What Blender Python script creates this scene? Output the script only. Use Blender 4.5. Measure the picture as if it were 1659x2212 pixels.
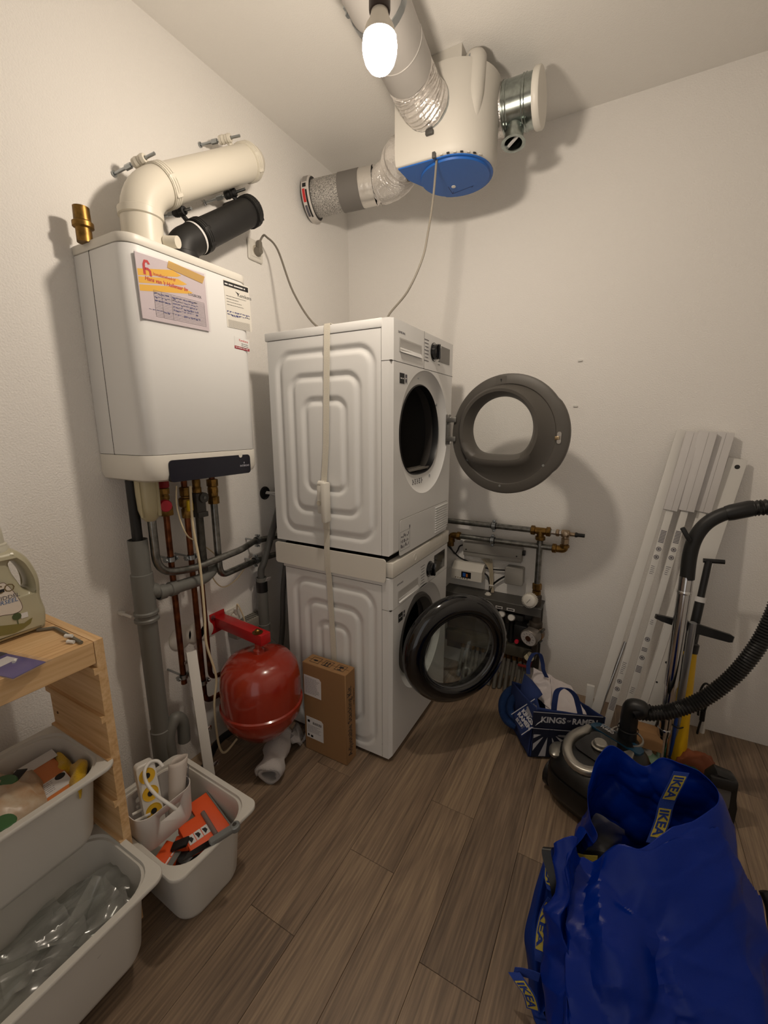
import bpy, bmesh, math, random
from math import sin, cos, pi, radians
from mathutils import Vector, Matrix, noise
random.seed(7)
for o in list(bpy.data.objects): bpy.data.objects.remove(o)
SC = bpy.context.scene
COL = SC.collection

# ------------------------------------------------------------------ camera
YAW, PITCH, ROLL = 0.50663, 0.20183, -0.00164
CAM = Vector((1.4583, -2.2179, 1.3735)); FPX = 917.4536; W, H = 1659.0, 2212.0
FW = Vector((-sin(YAW)*cos(PITCH), cos(YAW)*cos(PITCH), -sin(PITCH)))
_r0 = Vector((cos(YAW), sin(YAW), 0)); _u0 = _r0.cross(FW)
RT = _r0*cos(ROLL) + _u0*sin(ROLL); UP = -_r0*sin(ROLL) + _u0*cos(ROLL)
cd = bpy.data.cameras.new('camera'); camo = bpy.data.objects.new('camera', cd); COL.objects.link(camo)
cd.sensor_fit = 'VERTICAL'; cd.sensor_height = 36.0; cd.lens = 36.0*FPX/H; cd.clip_start = 0.02
m = Matrix.Identity(4)
for i in range(3): m[i][0] = RT[i]; m[i][1] = UP[i]; m[i][2] = -FW[i]; m[i][3] = CAM[i]
camo.matrix_world = m; SC.camera = camo
# ------------------------------------------------------------------ world, exposure (the room's one lamp is the bulb built below)
wd = bpy.data.worlds.new('world'); SC.world = wd; wd.use_nodes = True
wd.node_tree.nodes['Background'].inputs[0].default_value = (1.0, .95, .90, 1)
wd.node_tree.nodes['Background'].inputs[1].default_value = 0.75
BULB_STRENGTH = 400.0
vs = SC.view_settings; vs.view_transform = 'Standard'; vs.look = 'None'; vs.gamma = 1.0; vs.use_curve_mapping = False
vs.exposure = -0.16
CEIL = 2.661; XR = 2.45; YF = -3.0

def at(px, py, x=None, y=None, z=None):
    """point of the measured photograph that lies on the given wall, floor or furniture plane"""
    r = RT*((px-W/2)/FPX) - UP*((py-H/2)/FPX) + FW
    if x is not None: t = (x-CAM.x)/r.x
    elif y is not None: t = (y-CAM.y)/r.y
    else: t = (z-CAM.z)/r.z
    return CAM + r*t

# ------------------------------------------------------------------ materials
def lin(c): return c/12.92 if c <= .04045 else ((c+.055)/1.055)**2.4
def rgb(*c): return tuple(lin(v/255) for v in c)+(1,)
MATS = {}
def mat(name, c, rough=.5, metal=0, bump=0, bscale=200, var=0, vscale=12, coat=0, spec=.5, emit=0, trans=0, sheen=0, detail=2, vc=None, stretch=None):
    if name in MATS: return MATS[name]
    M_ = bpy.data.materials.new(name); M_.use_nodes = True; MATS[name] = M_
    nt = M_.node_tree; N = nt.nodes; L = nt.links; b = N['Principled BSDF']
    b.inputs['Base Color'].default_value = rgb(*c); b.inputs['Roughness'].default_value = rough
    b.inputs['Metallic'].default_value = metal; b.inputs['Specular IOR Level'].default_value = spec
    b.inputs['Coat Weight'].default_value = coat; b.inputs['Transmission Weight'].default_value = trans
    if sheen: b.inputs['Sheen Weight'].default_value = sheen
    if emit: b.inputs['Emission Color'].default_value = rgb(*c); b.inputs['Emission Strength'].default_value = emit
    g = N.new('ShaderNodeNewGeometry'); src = g.outputs['Position']
    if stretch:
        mp = N.new('ShaderNodeMapping'); mp.inputs['Scale'].default_value = stretch; L.new(src, mp.inputs[0]); src = mp.outputs[0]
    if var:
        n = N.new('ShaderNodeTexNoise'); n.inputs['Scale'].default_value = vscale; n.inputs['Detail'].default_value = 6
        L.new(src, n.inputs['Vector'])
        mx = N.new('ShaderNodeMix'); mx.data_type = 'RGBA'
        c2 = vc or tuple(max(0, v*(1-var)) for v in c)
        mx.inputs[6].default_value = rgb(*c2); mx.inputs[7].default_value = rgb(*c)
        rp = N.new('ShaderNodeMapRange'); rp.inputs[1].default_value = .35; rp.inputs[2].default_value = .65
        L.new(n.outputs['Fac'], rp.inputs[0]); L.new(rp.outputs[0], mx.inputs[0]); L.new(mx.outputs[2], b.inputs['Base Color'])
    if bump:
        n = N.new('ShaderNodeTexNoise'); n.inputs['Scale'].default_value = bscale; n.inputs['Detail'].default_value = detail
        L.new(src, n.inputs['Vector'])
        bp = N.new('ShaderNodeBump'); bp.inputs['Strength'].default_value = bump; bp.inputs['Distance'].default_value = .004
        L.new(n.outputs['Fac'], bp.inputs['Height']); L.new(bp.outputs[0], b.inputs['Normal'])
    return M_
def clearmat(name, tint, gloss_rough=.03, fres=1.5, body=0., bodycol=(220,220,220)):
    """thin clear sheet: lets light through, reflects by Fresnel, a little milky body if asked"""
    if name in MATS: return MATS[name]
    M_ = bpy.data.materials.new(name); M_.use_nodes = True; MATS[name] = M_
    nt = M_.node_tree; N = nt.nodes; L = nt.links; N.remove(N['Principled BSDF']); out = N['Material Output']
    t = N.new('ShaderNodeBsdfTransparent'); t.inputs[0].default_value = rgb(*tint)
    g = N.new('ShaderNodeBsdfGlossy'); g.inputs['Roughness'].default_value = gloss_rough
    d = N.new('ShaderNodeBsdfDiffuse'); d.inputs[0].default_value = rgb(*bodycol)
    lw = N.new('ShaderNodeLayerWeight'); lw.inputs[0].default_value = .5
    pw = N.new('ShaderNodeMath'); pw.operation = 'POWER'; pw.inputs[1].default_value = 4.0; L.new(lw.outputs['Facing'], pw.inputs[0])
    f = N.new('ShaderNodeMath'); f.operation = 'MULTIPLY_ADD'; f.inputs[1].default_value = .75; f.inputs[2].default_value = (fres-1)**2/(fres+1)**2*1.6; L.new(pw.outputs[0], f.inputs[0])
    m1 = N.new('ShaderNodeMixShader'); m1.inputs[0].default_value = body; L.new(t.outputs[0], m1.inputs[1]); L.new(d.outputs[0], m1.inputs[2])
    m2 = N.new('ShaderNodeMixShader'); L.new(f.outputs[0], m2.inputs[0]); L.new(m1.outputs[0], m2.inputs[1]); L.new(g.outputs[0], m2.inputs[2])
    L.new(m2.outputs[0], out.inputs[0]); return M_
WALL = mat('wall_plaster', (239,236,232), .9, bump=.55, bscale=190, detail=3)
CEILM = mat('ceiling_plaster', (239,236,231), .95, bump=.25, bscale=240)
WHITE = mat('white_enamel', (226,226,225), .32, coat=.15)
WHITEP = mat('white_plastic', (222,220,215), .42)
CREAM = mat('cream_plastic', (221,217,208), .4)
IVORY = mat('ivory_flue_plastic', (218,212,198), .4)
BLACK = mat('black_plastic', (17,17,18), .42)
BLACKG = mat('black_gloss_plastic', (8,8,11), .12, coat=.4)
RUBBER = mat('black_rubber_pipe', (24,23,23), .55, bump=.05, bscale=90, var=.25, vscale=25)
SEAM = mat('dark_seam', (70,66,62), .8)
STEEL = mat('galvanised_steel', (150,150,146), .32, 1, var=.25, vscale=40)
ZINC = mat('zinc_hardware', (170,175,178), .3, 1)
CHROME = mat('polished_steel', (205,205,206), .12, 1)
COPPER = mat('aged_copper', (132,78,50), .42, 1, var=.35, vscale=30)
BRASS = mat('aged_brass', (150,116,62), .42, 1, var=.3, vscale=50)
PVC = mat('grey_pvc', (110,110,106), .42)
DKGREY = mat('dark_grey_plastic', (66,64,61), .5)
BLUE = mat('blue_cover_plastic', (22,92,175), .45)
RED = mat('red_bracket_paint', (176,24,28), .35)
TANK = mat('brick_red_enamel', (150,44,26), .2, coat=.5)
CARD = mat('brown_cardboard', (146,110,72), .85, bump=.08, bscale=120, stretch=(1,1,.15))
PAPER = mat('white_paper', (215,213,212), .8)
INK = mat('black_ink', (28,27,28), .7)
GREYINK = mat('grey_ink', (95,93,100), .8)
BLUEINK = mat('blue_pen_ink', (84,86,128), .8)
REDINK = mat('red_ink', (200,52,52), .8)
YELINK = mat('yellow_print', (238,188,60), .8)

# ------------------------------------------------------------------ mesh helpers
BASE = {}
def frame(o, xd, yd):
    """matrix with origin o, x along xd, y along yd (made square), z their normal"""
    x = Vector(xd).normalized(); n = x.cross(Vector(yd)).normalized(); y = n.cross(x)
    M_ = Matrix.Identity(4)
    for i in range(3): M_[i][0] = x[i]; M_[i][1] = y[i]; M_[i][2] = n[i]; M_[i][3] = o[i]
    return M_
def along(o, d, up=(0,0,1)):
    """matrix whose z runs along d"""
    d = Vector(d).normalized(); u = Vector(up)
    if abs(d.dot(u)) > .98: u = Vector((1,0,0))
    x = u.cross(d).normalized(); y = d.cross(x)
    M_ = Matrix.Identity(4)
    for i in range(3): M_[i][0] = x[i]; M_[i][1] = y[i]; M_[i][2] = d[i]; M_[i][3] = o[i]
    return M_
def fillet(pts, rad, n=6):
    P_ = [Vector(p) for p in pts]; out = [P_[0]]
    for i in range(1, len(P_)-1):
        a, b, c = P_[i-1], P_[i], P_[i+1]; r = rad[i-1] if isinstance(rad, (list, tuple)) else rad
        da, dc = (a-b), (c-b); la, lc = da.length, dc.length
        if la < 1e-6 or lc < 1e-6: continue
        da /= la; dc /= lc; k = min(r, la*.49, lc*.49); A, Cc = b+da*k, b+dc*k
        for j in range(n+1):
            t = j/n; out.append(A*(1-t)**2 + b*2*t*(1-t) + Cc*t*t)
    out.append(P_[-1]); return out
def smooth(pts, n=6, closed=False):
    P_ = [Vector(p) for p in pts]; out = []; N_ = len(P_)
    for i in range(N_ if closed else N_-1):
        if closed: p0, p1, p2, p3 = P_[i-1], P_[i], P_[(i+1) % N_], P_[(i+2) % N_]
        else: p0, p1, p2, p3 = P_[max(i-1,0)], P_[i], P_[i+1], P_[min(i+2,N_-1)]
        for j in range(n):
            t = j/n; out.append(.5*((2*p1)+(p2-p0)*t+(2*p0-5*p1+4*p2-p3)*t*t+(3*p1-p0-3*p2+p3)*t**3))
    if not closed: out.append(P_[-1])
    return out
def rrect(w, h, r, n=5, cx=0, cy=0):
    r = min(r, w/2-1e-5, h/2-1e-5); o = []
    for q, (sx, sy) in enumerate(((1,1),(-1,1),(-1,-1),(1,-1))):
        for j in range(n+1):
            a = (q+j/n)*pi/2; o.append((cx+sx*(w/2-r)+r*cos(a), cy+sy*(h/2-r)+r*sin(a)))
    return o
class M:
    def __init__(s): s.v = []; s.f = []
    def add(s, v, f, T=None):
        o = len(s.v)
        s.v += [tuple(T @ Vector(p)) if T else tuple(p) for p in v]; s.f += [tuple(i+o for i in q) for q in f]; return s
    def box(s, a, b, bev=0, T=None, seg=2):
        a, b = [min(p, q) for p, q in zip(a, b)], [max(p, q) for p, q in zip(a, b)]
        v = [(x,y,z) for x in (a[0],b[0]) for y in (a[1],b[1]) for z in (a[2],b[2])]
        f = [(0,1,3,2),(4,6,7,5),(0,4,5,1),(2,3,7,6),(0,2,6,4),(1,5,7,3)]
        if bev:
            bm = bmesh.new(); vv = [bm.verts.new(p) for p in v]
            for q in f: bm.faces.new([vv[i] for i in q])
            bmesh.ops.bevel(bm, geom=list(bm.edges), offset=min(bev, .45*min(q-p for p, q in zip(a, b))), segments=seg, affect='EDGES', profile=.5)
            bm.verts.index_update(); v = [tuple(p.co) for p in bm.verts]; f = [tuple(p.index for p in q.verts) for q in bm.faces]; bm.free()
        return s.add(v, f, T)
    def loft(s, loops, closed=True, cap0=False, cap1=False, T=None):
        n = len(loops[0]); v = [p for l in loops for p in l]; f = []
        for i in range(len(loops)-1):
            for j in range(n if closed else n-1):
                k = (j+1) % n; f.append((i*n+j, i*n+k, (i+1)*n+k, (i+1)*n+j))
        if cap0: f.append(tuple(reversed(range(n))))
        if cap1: f.append(tuple((len(loops)-1)*n+j for j in range(n)))
        return s.add(v, f, T)
    def lathe(s, prof, T=None, n=32, cap=False):
        return s.loft([[(r*cos(2*pi*j/n), r*sin(2*pi*j/n), z) for j in range(n)] for r, z in prof], True, cap, cap, T)
    def cyl(s, p0, p1, r, r1=None, n=20, cap=True):
        p0, p1 = Vector(p0), Vector(p1); d = p1-p0; r1 = r if r1 is None else r1
        return s.lathe([(r,0),(r1,d.length)], along(p0, d), n, cap)
    def tube(s, pts, r, n=12, cap=True, closed=False):
        P_ = [Vector(p) for p in pts]; N_ = len(P_); R_ = r if isinstance(r, (list, tuple)) else [r]*N_
        loops = []; u = None
        for i in range(N_):
            if closed: t = P_[(i+1) % N_]-P_[i-1]
            else: t = P_[min(i+1,N_-1)]-P_[max(i-1,0)]
            if t.length < 1e-9: t = Vector((0,0,1))
            t.normalize()
            if u is None: u = t.orthogonal().normalized()
            else:
                u = u - t*u.dot(t)
                u = u.normalized() if u.length > 1e-6 else t.orthogonal().normalized()
            w_ = t.cross(u)
            loops.append([P_[i]+(u*cos(2*pi*j/n)+w_*sin(2*pi*j/n))*R_[i] for j in range(n)])
        if closed: loops.append(loops[0])
        return s.loft(loops, True, cap and not closed, cap and not closed)
    def prism(s, poly, z0, z1, T=None, bev=0):
        a = [(x,y,z0) for x, y in poly]; 
        if bev:
            c = (sum(p[0] for p in poly)/len(poly), sum(p[1] for p in poly)/len(poly)); w_ = max(max(abs(p[0]-c[0]),abs(p[1]-c[1])) for p in poly)
            k = 1-bev/w_; sh = lambda q: (c[0]+(q[0]-c[0])*k, c[1]+(q[1]-c[1])*k)
            return s.loft([[(*sh(p),z0) for p in poly],[(*p,z0+bev) for p in poly],[(*p,z1-bev) for p in poly],[(*sh(p),z1) for p in poly]], True, True, True, T)
        return s.loft([a, [(x,y,z1) for x, y in poly]], True, True, True, T)
    def sheet(s, rows, T=None):
        return s.loft(rows, False, False, False, T)
    def quad(s, a, b, c, d): return s.add([a,b,c,d], [(0,1,2,3)])
    def strip(s, pts, side, w_, th=0):
        """ribbon along pts; side = direction (or list) of its width"""
        P_ = [Vector(p) for p in pts]; S_ = side if isinstance(side, list) else [Vector(side)]*len(P_)
        if not th: return s.loft([[p-Vector(q).normalized()*w_/2 for p, q in zip(P_, S_)], [p+Vector(q).normalized()*w_/2 for p, q in zip(P_, S_)]], False)
        L_ = []
        for i, p in enumerate(P_):
            t = (P_[min(i+1,len(P_)-1)]-P_[max(i-1,0)]).normalized(); q = Vector(S_[i]).normalized(); n_ = t.cross(q).normalized()
            L_.append([p-q*w_/2-n_*th/2, p+q*w_/2-n_*th/2, p+q*w_/2+n_*th/2, p-q*w_/2+n_*th/2])
        return s.loft(L_, True, True, True)
    def obj(s, name, m_, parent=None, ang=38, solid=0, flip=False):
        me = bpy.data.meshes.new(name)
        if parent is None:
            xs = [p[0] for p in s.v]; ys = [p[1] for p in s.v]; zs = [p[2] for p in s.v]
            base = Vector(((min(xs)+max(xs))/2, (min(ys)+max(ys))/2, min(zs)))
        else: base = BASE[parent.name]
        me.from_pydata([tuple(Vector(p)-base) for p in s.v], [], s.f)
        bm = bmesh.new(); bm.from_mesh(me); bmesh.ops.remove_doubles(bm, verts=bm.verts, dist=1e-6)
        bmesh.ops.recalc_face_normals(bm, faces=bm.faces); bm.to_mesh(me); bm.free()
        me.polygons.foreach_set('use_smooth', [True]*len(me.polygons)); me.set_sharp_from_angle(angle=radians(ang))
        o = bpy.data.objects.new(name, me); COL.objects.link(o); me.materials.append(m_)
        if parent is None: o.location = base
        else: o.parent = parent
        if solid:
            md = o.modifiers.new('thickness', 'SOLIDIFY'); md.thickness = solid; md.offset = 0
        BASE[o.name] = base; return o
def tag(o, label=None, cat=None, group=None, kind=None):
    if label: o['label'] = label
    if cat: o['category'] = cat
    if group: o['group'] = group
    if kind: o['kind'] = kind
    return o
def thing(name, label, cat, loc, group=None):
    o = bpy.data.objects.new(name, None); COL.objects.link(o); o.location = loc; o.empty_display_size = .05
    BASE[o.name] = Vector(loc); return tag(o, label, cat, group)
def text(body, T, size, m_, parent, name='lettering', align='LEFT', ext=.0002, sx=1, bold=0, shear=0):
    cu = bpy.data.curves.new('t', 'FONT'); cu.body = body; cu.size = size; cu.align_x = align; cu.extrude = ext; cu.offset = bold; cu.resolution_u = 2; cu.shear = shear
    to = bpy.data.objects.new('t', cu); me = to.to_mesh()
    mm = M(); S_ = Matrix.Diagonal((sx,1,1,1))
    mm.add([tuple(v.co) for v in me.vertices], [tuple(p.vertices) for p in me.polygons], T @ S_)
    to.to_mesh_clear(); bpy.data.objects.remove(to); bpy.data.curves.remove(cu)
    if not mm.f: return None
    return mm.obj(name, m_, parent)
def face4(tl, tr, bl):
    """frame of a printed face seen upright: origin top-left, x to the right, y up"""
    tl, tr, bl = Vector(tl), Vector(tr), Vector(bl); return frame(tl, tr-tl, tl-bl), (tr-tl).length, (tl-bl).length
def lines(T, x0, y0, w_, n, dy, th, m_, parent, jit=0, name='print_lines', off=.0006, scrib=False):
    """rows of small print, drawn as short strokes"""
    mm = M(); rd = random.Random(int(1e4*(x0+7*y0+n)) & 65535)
    for i in range(n):
        y = y0-i*dy; x = x0; e = x0+w_*(1-jit*rd.random())
        while x < e:
            l = th*(1.5+3*rd.random()) if scrib else th*(3+7*rd.random()); l = min(l, e-x)
            if scrib: mm.add([(x, y+th*rd.uniform(-.6,.6), off), (x+l, y+th*rd.uniform(-1.2,1.2), off), (x+l, y+th*rd.uniform(-.5,.5)+th*.7, off), (x, y+th, off)], [(0,1,2,3)], T)
            else: mm.add([(x,y,off),(x+l,y,off),(x+l,y+th,off),(x,y+th,off)], [(0,1,2,3)], T)
            x += l+th*(1 if not scrib else .5)
    return tag(mm.obj(name, m_, parent), kind='stuff')
def ringclamp(mm, c, d, r, w_=.012, t=.003):
    mm.lathe([(r+.0005,-w_/2),(r+t,-w_/2),(r+t,w_/2),(r+.0005,w_/2),(r+.0005,-w_/2)], along(c, d), 24)
def facet(q, f, s):
    '''flat-sided dents meeting in sharp creases'''
    w_ = Vector((noise.noise(q*3+Vector((s,0,0))), noise.noise(q*3+Vector((0,s,0))), noise.noise(q*3+Vector((0,0,s)))))*.25
    d = noise.voronoi(q*f+w_+Vector((s,s*1.7,s*.6)))[0]; return d[0]*1.6-.75
# ------------------------------------------------------------------ room shell
def structure(mm, name, m_): return tag(mm.obj(name, m_), kind='structure')
structure(M().box((-.12,YF-.12,-.08),(XR+.12,.12,-.006)), 'floor', mat('floor_screed', (90,80,70), .9)); FLOOR = bpy.data.objects['floor']
structure(M().box((-.12,YF-.12,CEIL),(XR+.12,.12,CEIL+.1)), 'ceiling', CEILM)
structure(M().box((-.12,YF-.12,-.08),(0,.12,CEIL)), 'wall_left', WALL)
structure(M().box((0,0,-.08),(XR,.12,CEIL)), 'wall_back', WALL)
structure(M().box((XR,YF-.12,-.08),(XR+.12,.12,CEIL)), 'wall_right', WALL)
# the wall behind the camera has the open doorway the photographer stands in front of
w = M().box((0,YF-.12,-.08),(1.0,YF,CEIL)).box((1.9,YF-.12,-.08),(XR,YF,CEIL)).box((1.0,YF-.12,2.1),(1.9,YF,CEIL))
structure(w, 'wall_front', WALL)
def wood_mat(name, c1, c2, c3, axis, scale=1.0, rough=.45, knots=True):
    M_ = bpy.data.materials.new(name); M_.use_nodes = True; nt = M_.node_tree; N = nt.nodes; L = nt.links; b = N['Principled BSDF']
    g = N.new('ShaderNodeNewGeometry'); oi = N.new('ShaderNodeObjectInfo')
    cm = N.new('ShaderNodeCombineXYZ'); mu = N.new('ShaderNodeMath'); mu.operation = 'MULTIPLY'; mu.inputs[1].default_value = 37.0
    L.new(oi.outputs['Random'], mu.inputs[0]); L.new(mu.outputs[0], cm.inputs[2-axis if axis != 1 else 2])
    ad = N.new('ShaderNodeVectorMath'); L.new(g.outputs['Position'], ad.inputs[0]); L.new(cm.outputs[0], ad.inputs[1])
    sc = [9*scale]*3; sc[axis] = .9*scale
    mp = N.new('ShaderNodeMapping'); mp.inputs['Scale'].default_value = sc; L.new(ad.outputs[0], mp.inputs[0])
    n1 = N.new('ShaderNodeTexNoise'); n1.inputs['Scale'].default_value = 1.6; n1.inputs['Detail'].default_value = 5; n1.inputs['Distortion'].default_value = 1.4; L.new(mp.outputs[0], n1.inputs['Vector'])
    wv = N.new('ShaderNodeMath'); wv.operation = 'MULTIPLY'; wv.inputs[1].default_value = 22; L.new(n1.outputs['Fac'], wv.inputs[0])
    sn = N.new('ShaderNodeMath'); sn.operation = 'SINE'; L.new(wv.outputs[0], sn.inputs[0])
    sc2 = [160*scale]*3; sc2[axis] = 5*scale
    mp2 = N.new('ShaderNodeMapping'); mp2.inputs['Scale'].default_value = sc2; L.new(ad.outputs[0], mp2.inputs[0])
    n2 = N.new('ShaderNodeTexNoise'); n2.inputs['Scale'].default_value = 1; n2.inputs['Detail'].default_value = 4; L.new(mp2.outputs[0], n2.inputs['Vector'])
    a1 = N.new('ShaderNodeMath'); a1.operation = 'MULTIPLY_ADD'; a1.inputs[1].default_value = .07 if axis == 1 else .13; L.new(sn.outputs[0], a1.inputs[0]); L.new(n2.outputs['Fac'], a1.inputs[2])
    n3 = N.new('ShaderNodeTexNoise'); n3.inputs['Scale'].default_value = .55; n3.inputs['Detail'].default_value = 2; L.new(mp.outputs[0], n3.inputs['Vector'])
    a2 = N.new('ShaderNodeMath'); a2.operation = 'ADD'; L.new(a1.outputs[0], a2.inputs[0])
    a3 = N.new('ShaderNodeMath'); a3.operation = 'MULTIPLY_ADD'; a3.inputs[1].default_value = .9; a3.inputs[2].default_value = -.45; L.new(n3.outputs['Fac'], a3.inputs[0]); L.new(a3.outputs[0], a2.inputs[1])
    a4 = N.new('ShaderNodeMath'); a4.operation = 'MULTIPLY_ADD'; a4.inputs[1].default_value = .22; L.new(oi.outputs['Random'], a4.inputs[0]); L.new(a2.outputs[0], a4.inputs[2])
    a5 = N.new('ShaderNodeMath'); a5.operation = 'SUBTRACT'; a5.inputs[1].default_value = .11; L.new(a4.outputs[0], a5.inputs[0])
    r = N.new('ShaderNodeValToRGB'); r.color_ramp.elements[0].position = .16; r.color_ramp.elements[1].position = .84
    r.color_ramp.elements[0].color = rgb(*c1); r.color_ramp.elements[1].color = rgb(*c3); e = r.color_ramp.elements.new(.5); e.color = rgb(*c2)
    L.new(a5.outputs[0], r.inputs[0]); L.new(r.outputs[0], b.inputs['Base Color']); b.inputs['Roughness'].default_value = rough
    bp = N.new('ShaderNodeBump'); bp.inputs['Strength'].default_value = .12; bp.inputs['Distance'].default_value = .002; L.new(n2.outputs['Fac'], bp.inputs['Height']); L.new(bp.outputs[0], b.inputs['Normal'])
    return M_
PLANK = wood_mat('vinyl_oak_plank', (94,79,66), (130,110,91), (160,138,112), 1, 1.0, .42)
PINE = wood_mat('pine_wood', (190,148,100), (212,174,126), (224,190,146), 0, .8, .6)
PINEY = wood_mat('pine_wood_crosswise', (190,148,100), (212,174,126), (224,190,146), 1, .8, .6)
PINEZ = wood_mat('pine_wood_upright', (172,126,78), (204,160,110), (222,184,136), 0, .8, .6)
joint = {3: -1.544, 4: -1.264, 5: -.961, 6: -1.43, 2: -1.02}
for k in range(-1, 15):
    x0, x1 = .1512+.1622*k, .1512+.1622*(k+1)
    x0c, x1c = max(x0, .001), min(x1, XR-.001)
    if x1c-x0c < .005: continue
    y = joint.get(k, -.35-(k*.437 % 1.2)); y -= 1.2*math.ceil((y-0)/1.2)
    ys = [0]; 
    while y > YF: ys.append(y); y -= 1.2
    ys.append(YF)
    for a, b in zip(ys, ys[1:]):
        if a-b < .02: continue
        M().box((x0c+.0004,b+.0004,-.006),(x1c-.0004,a-.0004,0), .0007, seg=1).obj('plank', PLANK, FLOOR)
for i, (px, py, tilt) in enumerate(((1253,779,.06),(1243,877,-.05))):
    p = at(px, py, y=0)
    mm = M().prism(rrect(.020,.007,.003), 0, .008, frame(p, (1,0,tilt), (0,0,1)) @ Matrix.Rotation(0,4,'X'))
    tag(mm.obj('wall_plug', WHITEP), ('upper' if i == 0 else 'lower')+' small white wall plug stub on the bare wall right of the dryer door', 'wall plug')
# ------------------------------------------------------------------ bare bulb
def bulb():
    L_ = Vector((.8829,-1.1975,2.2269)); t = thing('light_bulb', 'glowing bare bulb hanging below the grey ceiling duct', 'bulb', (L_.x,L_.y,L_.z-.055))
    em = mat('bulb_glow', (255,255,255), .5); b = em.node_tree.nodes['Principled BSDF']
    b.inputs['Base Color'].default_value = (.9,.9,.88,1); b.inputs['Emission Color'].default_value = (1,.865,.71,1); b.inputs['Emission Strength'].default_value = BULB_STRENGTH
    T = Matrix.Translation(L_)
    M().lathe([(.0005,-.052),(.013,-.050),(.025,-.043),(.034,-.031),(.0388,-.015),(.040,0),(.038,.015)], T, 24).obj('globe', em, t)
    M().lathe([(.038,.015),(.033,.034),(.024,.048),(.0195,.062),(.0195,.066)], T, 24).obj('neck', mat('bulb_neck_plastic', (235,228,215), .5), t)
    M().lathe([(.0,.064),(.0235,.064),(.0245,.068),(.0245,.108),(.020,.122),(.006,.13),(.0,.13)], T, 24).obj('lamp_holder', mat('dark_bakelite', (58,44,40), .4), t)
    c = Vector((L_.x, L_.y, 2.358)); M().tube(smooth([c, c+Vector((.004,.002,.1)), c+Vector((.012,.0,.2)), Vector((L_.x+.015,L_.y,CEIL-.001))], 6), .0035, 8).obj('cord', mat('lamp_cord', (90,84,78), .6), t)
bulb()
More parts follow.
